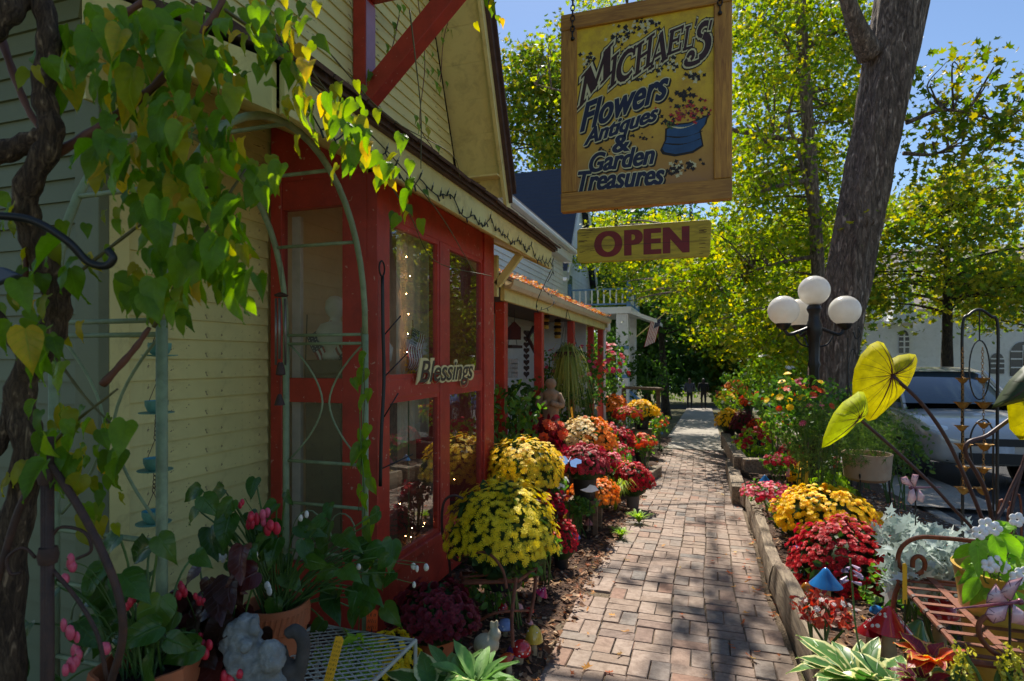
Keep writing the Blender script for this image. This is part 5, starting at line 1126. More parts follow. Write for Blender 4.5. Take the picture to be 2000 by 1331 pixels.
def pot_profile(h, r): return [(r*.72, 0), (r*.74, .01), (r*.93, h*.82), (r*1.0, h*.83), (r*1.03, h*.97), (r*1.0, h), (r*.93, h), (r*.9, h*.9), (.01, h*.9)]
def add_pot(root, c, h, r, mt, n=22, wob=None):
    ob('pot', MB().lathe(pot_profile(h, r), n, Matrix.Translation(c), wob), mt, root)
    ob('soil', MB().lathe([(r*.9, h*.9), (r*.5, h*.93), (.005, h*.95)], 14, Matrix.Translation(c), cap=False), SOIL, root)
CRATE = wood('grey_crate_wood', S(92, 72, 52), S(140, 116, 88), 0, 5, .8)
def mum(label, u, vt, vb, hw, cz, pm, pot='black', bloom=POM, n=260, br=None, zg=None, group='potted chrysanthemums', second=None, stand='wooden stand', potr=.55, name='chrysanthemum'):
    c = at(u, (vt+vb)/2, cz); r = hw*cz/F; zt_, zb = at(u, vt, cz).z, at(u, vb, cz).z
    g = zg if zg is not None else (gz(c.y)+.02 if c.x < 0 else bedr(c.x, c.y))
    H = max(.08, (zt_-zb)/1.62); cc = Vector((c.x, c.y, zt_-H))
    root_z = g; ph = max(.1, cc.z-.02-g)
    if ph > .36:
        root_z = cc.z-.02-.30; ph = .30
    t = thing(name, (c.x, c.y, root_z), label, 'chrysanthemum', group)
    if root_z > g+.01:
        s = thing('plant_stand', (c.x, c.y, g), stand+' under the '+label, 'stand', 'stands under potted mums'); w = r*.62
        for k in range(4): ob('slat', MB().box((c.x-w, c.y-w+k*w*.5+.004, root_z-.022), (c.x+w, c.y-w+(k+1)*w*.5-.004, root_z-.001)), CRATE, s, False)
        for sx in (-1, 1):
            for sy in (-1, 1): ob('leg', MB().box((c.x+sx*w*.85-.02, c.y+sy*w*.85-.02, g-.04), (c.x+sx*w*.85+.02, c.y+sy*w*.85+.02, root_z-.023)), CRATE, s, False)
    add_pot(t, (c.x, c.y, root_z), ph, r*potr, POTS[pot])
    # stems and leaves under the flowers
    fp = [p-(nv*r*R(.06, .3)) for p, nv in dome_pts(cc, r*.97, H, int(n*1.1), .1, -.75)]
    cloudob('foliage', OVAL, OVALF, rand_mats(fp, r*.14, r*.3, .5), FOLG, t, kind='stuff')
    ob('heart_of_stems', MB().ball(cc, r*.8, 14, 8, (1, 1, H/r*.95)), FOLG, t, ang=180)
    n = int(n*(2.3 if hw > 70 else 2.0 if hw > 40 else 1.5))
    br = br or r*2.15/math.sqrt(n)*1.02
    mats = [np.array(frame(p, nv+Vector((R(-.3,.3), R(-.3,.3), R(-.2,.3))), Vector((R(-1,1), R(-1,1), R(-1,1))), br*R(.65, 1.2))) for p, nv in dome_pts(cc, r, H, n) if mnoise.noise((p-cc)*(2.6/r)) > -.58]
    if second:
        cut = second[1]; right = Vector((CS, SN, 0))
        A = [m for m in mats if (Vector(m[:3, 3])-cc).dot(right)/r+R(-.25, .25) < cut]; B = [m for m in mats if not any(m is x for x in A)]
        cloudob('blooms', *bloom, np.array(A), pm, t, kind='stuff'); cloudob('blooms', *bloom, np.array(B), second[0], t, kind='stuff')
    else: cloudob('blooms', *bloom, np.array(mats), pm, t, kind='stuff')
    return t
# ---- left side of the path
mum('large soft yellow mum in a black pot on the rusty scroll chair', 980, 945, 1112, 105, 3.5, OLY, bloom=DAISY, n=620, zg=.10, potr=.5)
mum('bright yellow mum beside the far corner of the red bay window', 1022, 860, 968, 78, 4.95, YEL, bloom=DAISY, n=480)
mum('cream and orange mum in the middle of the left bed', 1143, 818, 890, 58, 6.9, CRORA, n=300, second=(ORNG, .1), bloom=POM)
mum('rose-red mum behind the blue butterfly ornament', 1142, 870, 935, 48, 5.6, ROSE, n=230)
mum('crimson mum in a grey pot at the very edge of the bricks', 1236, 905, 966, 37, 6.7, CRIM, 'grey', n=220, potr=.42)
mum('golden orange mum in a grey pot near the lime grass', 1160, 935, 990, 48, 5.85, ORNG, 'grey', n=190, potr=.42)
mum('small crimson mum behind the blue glass mushroom, left bed', 1096, 1015, 1090, 31, 4.5, CRIM, n=120)
mum('burgundy mum in a terracotta pot below the bay window', 848, 1145, 1245, 84, 2.95, BURG, 'terra', n=260)
mum('small yellow button mum at the foot of the trellis', 765, 1240, 1325, 55, 2.7, OLY, n=130, bloom=POM, potr=.7)
mum('yellow mum in a black pot on the low wooden table', 1253, 783, 822, 31, 11.6, YEL, n=200, stand='wooden table')
mum('orange mum beside the yellow one, far left bed', 1197, 773, 812, 27, 12.6, ORNG, n=180)
mum('dark red mum behind the cream and orange one', 1215, 838, 885, 24, 8.6, CRIM, n=160)
mum('pale orange mum by the short log', 1252, 848, 885, 22, 9.2, FIRE, n=130)
# ---- right side
mum('wide yellow mum in the right bed beside the timber', 1612, 955, 1058, 88, 4.75, YEL, bloom=POM, n=420, potr=.45)
mum('wide deep red mum in front of the yellow one, right bed', 1652, 1022, 1180, 97, 3.85, CRIM, bloom=POM, n=430, potr=.45)
mum('small golden mum behind the wide yellow one', 1572, 900, 955, 30, 6.9, YEL, n=150)
mum('dark red flowers behind the small golden mum', 1548, 868, 915, 28, 7.8, CRIM, n=120)
mum('yellow mum at the corner of the upper timber', 1424, 800, 842, 24, 12.2, YEL, n=170)
mum('burgundy mum between yellow and orange on the upper bed', 1453, 806, 850, 24, 11.6, BURG, n=160)
mum('flame orange mum on the upper bed', 1482, 818, 856, 20, 11.0, FIRE, n=130)
mum('orange mum farthest along the right edge of the walk', 1436, 745, 775, 20, 17, ORNG, n=110)
mum('second far orange mum beside the walk', 1462, 770, 798, 16, 14.5, FIRE, n=100)
# ---- loose plants
def bush(name, label, u, v, cz, rad, lm, n, ls, cat='plant', group='leafy plants in the beds', tmpl=(OVAL, OVALF), flowers=None, up=.5, zg=None, stems=6):
    c = at(u, v, cz); g = zg if zg is not None else (gz(c.y) if c.x < .5 else bedr(c.x, c.y)); t = thing(name, (c.x, c.y, g), label, cat, group)
    m = MB()
    for _ in range(stems):
        e = c+Vector((R(-.7,.7)*rad[0], R(-.7,.7)*rad[1], R(-.2,.7)*rad[2])); m.tube(bez((c.x+R(-.05,.05), c.y+R(-.05,.05), g), Vector((c.x, c.y, g)).lerp(e, .6)+Vector((R(-.05,.05),0,.05)), e, n=4), .006, 5, cap=False)
    if stems: ob('stems', m, STEMG, t, kind='stuff')
    pts = []
    while len(pts) < n:
        d = Vector((random.gauss(0,1), random.gauss(0,1), random.gauss(0,1))).normalized()*R(.3, 1)**.5; k = 1+.25*math.sin(d.x*6+d.z*5)
        p = c+Vector((d.x*rad[0], d.y*rad[1], d.z*rad[2]))*k
        if p.z > g+.01: pts.append(p)
    cloudob('foliage', *tmpl, rand_mats(pts, *ls, up), lm, t, kind='stuff')
    if flowers:
        for (pm, k, s, tm) in flowers:
            ms = []
            for _ in range(k):
                d = Vector((random.gauss(0,1), random.gauss(0,1)-.4, abs(random.gauss(0,1)))).normalized(); ms.append(np.array(frame(c+Vector((d.x*rad[0], d.y*rad[1], d.z*rad[2]))*R(.8, 1.1), d+Vector((0,-.3,.5)), (R(-1,1),R(-1,1),1), s*R(.7, 1.2))))
            cloudob('flowers', *tm, np.array(ms), pm, t, kind='stuff')
    return t
def tuft(name, label, base, n, L_, w, lm, spread=.6, droop=.6, cat='grass', group='grassy tufts', up=1.0):
    t = thing(name, base, label, cat, group); m = MB()
    for _ in range(n):
        a = R(0, 6.28); d = Vector((math.cos(a), math.sin(a), 0)); l = L_*R(.6, 1); s = spread*R(.2, 1); x = Vector((-d.y, d.x, 0))*w/2
        pts = [base+d*(l*s*q)+Vector((0,0,l*up*(q-droop*q*q))) for q in (0, .35, .7, 1)]; i = len(m.v)
        for p, q in zip(pts, (1, 1, .7, .05)): m.v += [p-x*q, p+x*q]
        m.f += [(i,i+1,i+3,i+2),(i+2,i+3,i+5,i+4),(i+4,i+5,i+7,i+6)]
    ob('blades', m, lm, t, kind='stuff', ang=180); return t
tuft('fountain_grass', 'lime green fountain grass between orange and crimson mums', atG(1202, 1000), 420, .62, .008, GRASSB, .5, .75, up=1.9)
tuft('grass_tuft', 'bright weedy grass tuft at the brick edge below the crimson mum', atG(1248, 1022), 110, .24, .014, LIMEL, .8, .6, up=1.2)
tuft('grass_tuft', 'second weedy tuft along the brick edge, nearer the camera', atG(1212, 1052), 80, .2, .013, LIMEL, .9, .6, up=1.2)
tuft('grass_tuft', 'small green tuft beside the short log, left bed', atG(1292, 880), 110, .3, .02, MIDL, .9, .8)
bush('fern_plant', 'green leafy fern by the far corner of the red bay', 990, 825, 6.0, (.35, .35, .42), MIDL, 420, (.05, .1))
bush('fern_plant', 'dark leafy plants below the porch, behind the cockscombs', 1020, 795, 7.6, (.4, .4, .4), DKGREEN, 360, (.05, .12))
bush('cockscomb', 'dark red and orange plumes of cockscomb in the left bed', 1055, 848, 6.6, (.30, .3, .22), petalmat('dark_red_plumes', [S(120, 20, 30), S(90, 18, 26), S(150, 34, 34)]), 380, (.05, .11), flowers=[(FIRE, 16, .06, POM)], up=.15)
bush('shrub', 'dense green shrub between the porch statue and orange mum', 1105, 790, 9.2, (.55, .5, .55), DKGREEN, 620, (.05, .11))
bush('shrub', 'flowering shrub below the hanging basket on the porch corner', 1140, 740, 10.6, (.5, .5, .65), MIDL, 520, (.05, .11), flowers=[(PINK, 22, .05, POM), (FIRE, 12, .05, POM)])
bush('shrub', 'red-flowered canna clump in front of the white column', 1185, 730, 12.6, (.45, .45, .62), MIDL, 420, (.06, .12), flowers=[(CRIM, 24, .07, POM), (PINK, 20, .07, POM)])
bush('shrub', 'dark shrub beside the balcony house column', 1180, 690, 15.5, (.8, .8, .8), DKGREEN, 600, (.07, .14))
bush('shrub', 'dark hedge below the balcony stairs', 1262, 735, 21, (1.3, .9, 1.0), DKGREEN, 700, (.09, .18))
bush('potted_plants', 'mixed red and pink pot plants near the short log', 1205, 888, 7.8, (.22, .3, .16), MIDL, 220, (.04, .07), flowers=[(CRIM, 26, .035, POM), (PINK, 14, .03, POM)])
bush('potted_plants', 'orange striped flowers with a green pot by the log', 1258, 868, 8.6, (.2, .25, .15), MIDL, 180, (.04, .07), flowers=[(FIRE, 34, .04, POM), (ORNG, 10, .03, POM)])
bush('flower_edge', 'green and orange plants lining the left edge of the concrete walk', 1285, 828, 12.5, (.25, .8, .22), MIDL, 320, (.05, .09), flowers=[(FIRE, 16, .04, POM), (YEL, 14, .04, POM)])
# right bed masses
bush('shrub', 'loose yellow-green shrub left of the lamp post', 1500, 745, 10.2, (.6, .7, .5), LIMEL, 900, (.04, .09), flowers=[(WHITEP, 8, .05, DAISY)])
bush('shrub', 'green shrub at the foot of the lamp post', 1555, 800, 5.75, (.36, .3, .34), MIDL, 900, (.04, .08), flowers=[(FIRE, 14, .04, POM), (YEL, 12, .04, POM)])
bush('shrub', 'leafy bush with red flowers on the stepped timbers', 1478, 868, 9.3, (.34, .35, .24), LIMEL, 520, (.04, .08), flowers=[(CRIM, 40, .045, POM)])
bush('geranium', 'pink geranium beside the lamp post', 1572, 757, 6.9, (.14, .14, .1), MIDL, 160, (.03, .06), flowers=[(PINK, 26, .04, POM)])
bush('shrub', 'airy shrub between lamp post and maple trunk', 1645, 800, 7.2, (.35, .4, .35), MIDL, 620, (.03, .07), flowers=[(FIRE, 8, .03, POM)])
bush('far_flowers', 'yellow and green flower clump along the far walk edge', 1425, 785, 15, (.35, .9, .35), LIMEL, 420, (.05, .1), flowers=[(YEL, 20, .05, POM), (WHITEP, 6, .05, DAISY)])
bush('far_flowers', 'far red flowers beside the walk', 1412, 775, 21, (.35, .8, .35), MIDL, 320, (.06, .12), flowers=[(CRIM, 26, .07, POM)])
bush('far_hedge', 'sunlit hedge beyond the walking people', 1345, 745, 44, (5.5, 1, 1.3), LIMEL, 1800, (.16, .3), flowers=[(FIRE, 40, .14, POM)], stems=0)
bush('far_hedge', 'green hedge right of the far walk', 1490, 745, 30, (1.8, 1.5, 1.0), MIDL, 900, (.12, .25))
# feathery cosmos in the clay bowl
FEATH = [(0,0,0),(.03,.5,.02),(0,1,0),(-.03,.5,.02),(.3,.75,.05),(.02,.42,.0),(-.3,.8,.05),(-.02,.4,0)]; FEATHF = [(0,1,2,3),(5,4,1),(7,6,3)]
bush('feathery_cosmos', 'feathery green cosmos in front of the lamp post', 1605, 850, 5.45, (.34, .34, .34), FERNL, 1700, (.06, .12), tmpl=(FEATH, FEATHF), flowers=[(PINK, 5, .03, DAISY)], up=.3)
bowl = at(1693, 930, 5.5); bz = bedr(bowl.x, bowl.y); bw_ = thing('clay_bowl_planter', (bowl.x, bowl.y, bz), 'wide pale clay bowl planter on a wire stand with feathery greenery', 'planter')
r = 42*5.5/F; z0, z1 = at(1693, 938, 5.5).z, at(1693, 885, 5.5).z
ob('bowl', MB().lathe([(r*.75,z0),(r*.95,z0+.03),(r*1.02,z1-.03),(r*1.05,z1),(r*.95,z1),(r*.9,z1-.05),(.01,z1-.06)], 28, Matrix.Translation((bowl.x, bowl.y, 0))), mat('lime_streaked_clay', S(176, 150, 122), .85, .14, 5, .2, dirt=S(150, 90, 50), dirtamt=.7, dscale=5), bw_)
for k in range(3):
    a = k*2.1; ob('stand_leg', MB().tube(bez((bowl.x+math.cos(a)*r, bowl.y+math.sin(a)*r, z0+.08), (bowl.x+math.cos(a)*r*.9, bowl.y+math.sin(a)*r*.9, z0-.02), (bowl.x+math.cos(a)*r*1.1, bowl.y+math.sin(a)*r*1.1, bz-.02), n=5), .008, 6), BLACKM, bw_)
cc = Vector((bowl.x, bowl.y, z1+.16)); pts = [cc+Vector((random.gauss(0,.13), random.gauss(0,.13), random.gauss(0,.11))) for _ in range(900)]
cloudob('greenery', FEATH, FEATHF, rand_mats(pts, .06, .12, .3), FERNL, bw_, kind='stuff')
# small flower patch (many colours) near the cross timber
bush('flower_patch', 'small patch of red, pink and white bedding flowers by the cross timber', 1500, 965, 5.9, (.26, .35, .1), MIDL, 260, (.03, .05), flowers=[(CRIM, 60, .028, POM), (PINK, 60, .026, POM), (WHITEP, 24, .022, DAISY), (ROSE, 30, .026, POM)])
bush('flower_patch', 'orange and yellow bedding flowers at the timber edge', 1535, 995, 5.2, (.14, .3, .07), LIMEL, 160, (.03, .05), flowers=[(ORNG, 50, .026, POM), (YEL, 40, .026, POM)])
bush('flower_patch', 'red and orange frosted foliage in the grey pot by the blue mushroom', 1612, 1190, 2.75, (.13, .13, .075), petalmat('coral_foliage', [S(170, 60, 40), S(196, 90, 60), S(140, 40, 36), S(190, 180, 160)]), 300, (.02, .045), flowers=[(WHITEP, 12, .012, DAISY)], up=.6)
bush('ground_cover', 'green ground cover below the wide red mum', 1745, 1150, 3.4, (.2, .25, .12), MIDL, 260, (.03, .06))

# ---- fill of the left bed between the mums
for lab, u, v, cz, rad, lm, n, fl in (
    ('low green foliage with small white flowers beside the rose-red mum', 1080, 945, 5.0, (.14,.18,.10), MIDL, 200, [(WHITEP, 14, .018, DAISY)]),
    ('dark red leafy clump between the two yellow mums and the path', 1075, 985, 4.6, (.13,.16,.10), petalmat('wine_leaves', [S(90, 24, 30), S(120, 34, 36), S(70, 30, 26)]), 200, [(CRIM, 12, .022, POM)]),
    ('green leaves at the pot of the golden orange mum', 1135, 990, 5.4, (.14,.16,.08), MIDL, 180, None),
    ('yellow and orange bedding flowers behind the crimson mum', 1215, 915, 7.4, (.16,.25,.10), MIDL, 200, [(YEL, 30, .03, POM), (FIRE, 20, .03, POM)]),
    ('red salvia clump between the cream mum and the porch', 1180, 850, 8.2, (.22,.3,.18), MIDL, 260, [(CRIM, 60, .035, POM)]),
    ('pink and red pot flowers on the path side of the cream mum', 1195, 905, 7.0, (.16,.2,.12), MIDL, 200, [(PINK, 30, .028, POM), (CRIM, 26, .03, POM)]),
    ('green leafy mass below the cockscombs', 1000, 885, 5.7, (.24,.25,.16), MIDL, 320, None),
    ('orange and red flowers below the far orange mum', 1225, 815, 11.0, (.3,.4,.2), MIDL, 240, [(FIRE, 40, .045, POM), (CRIM, 24, .045, POM)]),
    ('tall greens along the porch edge with pink blooms', 1085, 735, 9.4, (.3,.4,.45), MIDL, 420, [(PINK, 18, .04, POM)]),
    ('dark greens at the foot of the porch statue', 1060, 810, 7.4, (.3,.3,.22), DKGREEN, 320, None),
    ('yellow-green trailing leaves under the large soft yellow mum', 1010, 1095, 3.4, (.16,.14,.08), MIDL, 160, None),
    ('small coral flowers beside the small crimson mum', 1068, 1060, 4.1, (.10,.12,.09), MIDL, 140, [(FIRE, 18, .02, POM)])):
    bush('bedding_plant', lab, u, v, cz, rad, lm, n, (.03, .07), flowers=fl)
for lab, u, v, cz, rad, lm, n, fl in (
    ('orange and yellow zinnias on the stepped bed', 1515, 830, 8.4, (.22,.3,.2), LIMEL, 300, [(FIRE, 26, .03, POM), (YEL, 20, .03, POM)]),
    ('red begonias behind the bedding patch', 1522, 905, 6.9, (.2,.2,.12), MIDL, 220, [(CRIM, 46, .03, POM)]),
    ('lime leaves beside the small golden mum', 1625, 945, 5.6, (.2,.2,.10), LIMEL, 240, None),
    ('mixed pale flowers at the base of the clay bowl', 1640, 915, 6.1, (.2,.2,.14), FERNL, 260, [(WHITEP, 10, .02, DAISY), (CRIM, 8, .02, POM)]),
    ('green leaves between the wide red mum and dusty miller', 1735, 1085, 3.7, (.14,.14,.12), MIDL, 200, None),
    ('leafy clump beside the parked car kerb', 1760, 880, 6.4, (.3,.3,.28), FERNL, 420, None)):
    bush('bedding_plant', lab, u, v, cz, rad, lm, n, (.03, .07), flowers=fl)

bush('shrub', 'feathery green clump between the clay bowl and the car', 1735, 845, 6.6, (.34, .3, .3), FERNL, 900, (.05, .11), tmpl=(FEATH, FEATHF), up=.3)
bush('shrub', 'green shrub with small red blooms right of the maple trunk', 1690, 800, 7.4, (.3, .3, .3), MIDL, 520, (.04, .08), flowers=[(CRIM, 10, .03, POM)])
mum('small lemon mum between the cream mum and the porch', 1168, 818, 850, 20, 9.6, YEL, n=150)
mum('small yellow mum left of the crimson pot, mid left bed', 1196, 868, 900, 20, 7.9, YEL, n=150)
# ================================================================== LEFT FOREGROUND
# --- pale green arch trellis
arch = thing('arch_trellis', (-1.87, 1.98, gz(2)), 'pale green iron arch trellis standing against the cream wall', 'trellis')
YA, YB, XR, XL, ZS_ = 1.40, 2.56, -1.62, -2.10, 1.58
def rod(parent, pts, r, mt, name='rod', n=8): return ob(name, MB().tube(pts, r, n), mt, parent, ang=180)
for x in (XR, XL):
    for y in (YA, YB): rod(arch, [(x, y, gz(y)-.05), (x, y, ZS_)], .017, VERD, 'post')
    ym = (YA+YB)/2; ry = (YB-YA)/2
    rod(arch, [(x, ym-ry*math.cos(t), ZS_+.84*math.sin(t)**.9) for t in [PI*k/24 for k in range(25)]], .015, VERD, 'hoop')
for y in (YA, YB):
    for z in (ZS_, ZS_-.045, .92 if y == YB else .88, .70, .45): rod(arch, [(XL, y, z), (XR, y, z)], .009, VERD, 'crossbar', 6)
    zc, hh, w = 1.25, .30, XR-XL
    for s in (1, -1): rod(arch, [( (XL+XR)/2+s*(.02+.2*(abs(t)/1.0)**1.7), y+.01, zc-.02+hh*t) for t in [k/8-1 for k in range(17)]], .005, VERD, 'curved_wire', 6)
    for s in (1, -1): rod(arch, [((XL+XR)/2+s*(.1+.075*math.cos(a)), y+.01, .575+.09*math.sin(a)) for a in [k*2*PI/14 for k in range(15)]], .004, VERD, 'ring', 6)
for k in range(1, 6):
    t = PI*k/6; y, z = ym-ry*math.cos(t), ZS_+.84*math.sin(t)**.9; rod(arch, [(XL, y, z), (XR, y, z)], .009, VERD, 'crossbar', 6)
# --- brown obelisk at the left edge
obl = thing('obelisk_trellis', at(95, 1331, 1.45), 'dark brown iron obelisk with splayed scroll legs at the left edge', 'trellis')
tp = at(92, 880, 1.45); f0 = Vector((tp.x, tp.y, gz(tp.y)))
for dx in (-.012, .0, .014): rod(obl, [f0+Vector((dx, .01*dx, -.05)), tp+Vector((dx*.7, 0, .02+dx))], .009, DKRUST, 'upright')
rod(obl, bez(tp+Vector((0,0,-.02)), at(165, 1010, 1.42), at(225, 1140, 1.4), at(240, 1240, 1.4), at(215, 1340, 1.42), n=6), .009, DKRUST, 'side_scroll')
rod(obl, bez(tp+Vector((0,0,-.02)), at(40, 990, 1.46), at(5, 1100, 1.46), at(-40, 1250, 1.46), n=6), .009, DKRUST, 'side_scroll')
rod(obl, bez(at(100, 1050, 1.45), at(120, 1030, 1.45), at(165, 1040, 1.44), at(178, 1075, 1.44), at(150, 1092, 1.44), n=5), .004, DKRUST, 'wire_curl', 6)
rod(obl, bez(at(100, 1110, 1.45), at(150, 1170, 1.44), at(190, 1240, 1.43), at(210, 1331, 1.43), n=5), .005, DKRUST, 'wire_curl', 6)
rod(obl, bez(at(70, 1090, 1.45), at(45, 1070, 1.45), at(15, 1090, 1.45), at(20, 1120, 1.45), at(40, 1120, 1.45), n=5), .004, DKRUST, 'wire_curl', 6)
for v in (930, 1085): ob('collar', MB().lathe([(.02,-.02),(.024,0),(.02,.02)], 10, Matrix.Translation(at(94, v, 1.45))), DKRUST, obl)
# --- black bracket hook, upper left
hk = rod(None, bez(at(-30, 420, 1.3), at(60, 430, 1.32), at(130, 470, 1.34), at(170, 510, 1.36), at(205, 520, 1.36), at(221, 505, 1.36), at(210, 488, 1.36), n=6), .009, BLACKM, 'plant_hook'); tag(hk, 'black curved iron plant hook among the vine leaves', 'hook')
bird = MB().prism([(-.14,-.02),(-.02,-.03),(.06,.01),(.02,.025),(-.05,.03),(-.14,.06)], .02, frame(at(0, 545, 1.4), (.3,-1,.1), (0,.2,1))); ob('metal_bird', bird, mat('blue_grey_metal', S(70, 78, 96), .4, .2), None, label='blue-grey metal bird wing at the left edge', cat='ornament', bevel=.004)
# --- chain of green cups
cups = thing('cup_rain_chain', at(305, 1010, 2.0), 'rain chain of four verdigris cups with saucers behind the trellis post', 'rain chain')
CUPG = mat('verdigris_cup', S(96, 148, 132), .55, .22, 18, .2, dirt=S(70, 96, 70), dirtamt=.6, dscale=12); CUPI = mat('turquoise_glaze', S(70, 150, 160), .3, .1)
vs_ = [(312, 683), (306, 795), (303, 907), (300, 1010)]
for k, (u, v) in enumerate(vs_):
    c = at(u, v, 2.0); M_ = Matrix.Translation(c); r = .036
    ob('cup', MB().lathe([(r*.5,-.022),(r*.8,-.012),(r*.98,.006),(r,.022),(r*.93,.022),(r*.86,.0),(.002,-.012)], 20, M_), CUPG, cups); ob('cup_glaze', MB().lathe([(r*.92,.0215),(r*.85,.003),(.003,-.0105)], 20, M_, cap=False), CUPI, cups)
    ob('saucer', MB().lathe([(.004,-.026),(r*1.5,-.021),(r*1.52,-.018),(.01,-.0225)], 20, M_), CUPG, cups)
    for s in (-1, 1): ob('hanger', MB().tube([c+Vector((s*r*.95, 0, .02)), c+Vector((0, 0, .085))], .0015, 4), DKRUST, cups)
    top_ = at(*vs_[k-1], 2.0)-Vector((0,0,.026)) if k else c+Vector((0,0,.2)); chain(c+Vector((0,0,.085)), top_, .009, .0016, 'chain', DKRUST, cups)
# --- wind chime on the bay corner
wc = thing('wind_chime', at(548, 800, 2.9), 'dark wind chime with beaded tubes hanging by the trellis', 'wind chime')
t0 = at(549, 560, 2.9); rod(wc, [t0+Vector((0,0,.25)), t0], .0015, DKRUST, 'cord', 4); ob('top_disc', MB().lathe([(.03,0),(.035,.008),(.01,.02)], 14, Matrix.Translation(t0-Vector((0,0,.05)))), DKRUST, wc)
for k in range(5):
    a = k*1.26; q = t0+Vector((.024*math.cos(a), .024*math.sin(a), -.06)); rod(wc, [q, q-Vector((0,0,.30+.03*(k%2)))], .0055, mat('chime_tube', S(130, 124, 116), .35, .2, metal=.6), 'tube', 8)
ob('clapper', MB().lathe([(.012,.03),(.02,0),(.024,-.03),(.01,-.035)], 12, Matrix.Translation(at(548, 720, 2.9))), DKRUST, wc); ob('bell', MB().lathe([(.008,.03),(.016,.01),(.026,-.025),(.022,-.025)], 12, Matrix.Translation(at(546, 782, 2.9))), DKRUST, wc); rod(wc, [at(548, 720, 2.9), at(546, 782, 2.9)], .0015, DKRUST, 'cord', 4)
# --- iron rod with twigs on the bay corner
ir = thing('iron_plant_rod', (BX+.03, 2.89, .6), 'tall black iron rod with ring top leaning on the red corner post', 'iron rod')
q0, q1 = atX(743, 950, BX+.035), atX(747, 540, BX+.035)
rod(ir, bez(q0, atX(745, 850, BX+.04), atX(750, 740, BX+.04), atX(748, 640, BX+.04), q1, n=5), .010, BLACKM, 'rod'); c = atX(746, 525, BX+.035); rod(ir, [c+Vector((0, .028*math.cos(a), .042*math.sin(a))) for a in [k*2*PI/16 for k in range(17)]], .005, BLACKM, 'ring')
for (ua, va, ub, vb) in ((750,655,783,617),(752,735,796,690),(750,815,778,768),(747,915,806,888)): rod(ir, [atX(ua, va, BX+.035), atX(ub, vb, BX+.10)], .0042, BLACKM, 'twig', 5)
# --- climbing vine: thick stems, canes, big leaves
vine = thing('climbing_vine', at(40, 1300, 1.6), 'old climbing vine with twisted stems and large green leaves, left foreground', 'vine')
VBARK = barkmat('vine_bark', S(82, 62, 46), S(120, 96, 72), S(156, 132, 102), 3.0, .8); CANE = mat('red_brown_cane', S(104, 64, 50), .6, .2, 12, .2)
def stem(ps, r0, r1, mt=VBARK, n=9):
    pp = bez(*ps, n=7); k = len(pp); m = MB().tube(pp, [(r0+(r1-r0)*i/(k-1))*(1+.12*math.sin(i*1.7)) for i in range(k)], n); return ob('stem', m, mt, vine, ang=180)
stem([at(60, -60, 1.5), at(95, 60, 1.5), at(85, 180, 1.5), at(100, 270, 1.5), at(50, 380, 1.5), at(70, 480, 1.55), at(110, 570, 1.6), at(100, 650, 1.6), at(40, 760, 1.6), at(55, 900, 1.6), at(20, 1100, 1.6), at(15, 1400, 1.6)], .024, .04)
stem([at(-60, 90, 1.45), at(0, 30, 1.45), at(60, -30, 1.5), at(110, -90, 1.5)], .038, .03); stem([at(-80, 320, 1.45), at(0, 300, 1.5), at(70, 275, 1.5), at(98, 262, 1.5)], .03, .024)
stem([at(105, 640, 1.6), at(60, 700, 1.6), at(10, 640, 1.6), at(-60, 560, 1.55)], .022, .016); stem([at(30, 780, 1.6), at(0, 860, 1.58), at(-50, 930, 1.55)], .022, .022)
for ps, r in (([(110,300),(200,245),(300,170),(370,90),(425,20),(445,-40)], .012), ([(170,65),(230,35),(300,-10)], .012), ([(0,70),(40,180),(70,240),(105,275)], .011), ([(45,560),(60,380),(80,250)], .010), ([(200,752),(260,685),(292,640)], .010), ([(300,640),(390,470),(480,330)], .005), ([(120,560),(220,480),(330,400),(420,360)], .005), ([(440,20),(560,110),(700,270),(760,330)], .005), ([(560,60),(640,180),(760,300),(860,420),(930,540)], .004), ([(640,190),(720,300),(800,420),(850,510),(960,540)], .0035), ([(520,0),(560,120),(640,180)], .004), ([(800,20),(812,120),(822,220),(822,330)], .004), ([(640,100),(760,230),(880,300),(900,350)], .003), ([(705,640),(712,760),(708,860),(700,1000)], .003), ([(70,900),(140,830),(230,760)], .005), ([(110,700),(170,780),(240,850)], .004)):
    cz0 = 1.55 if ps[0][0] < 450 else 1.75
    pts = []
    for i, (u, v) in enumerate(ps):
        c_ = cz0
        if u >= 450: c_ = max(1.6, min(3.4, -1.36/(.000833*(u-1375)))) if u < 1000 and ps[0][0] >= 430 and ps[0][0] != 705 else 2.85 if ps[0][0] == 705 else cz0
        pts.append(at(u, v, c_))
    stem(pts, r, r*.6, CANE if r > .006 else mat('green_brown_tendril', S(90, 84, 44), .6), 6)
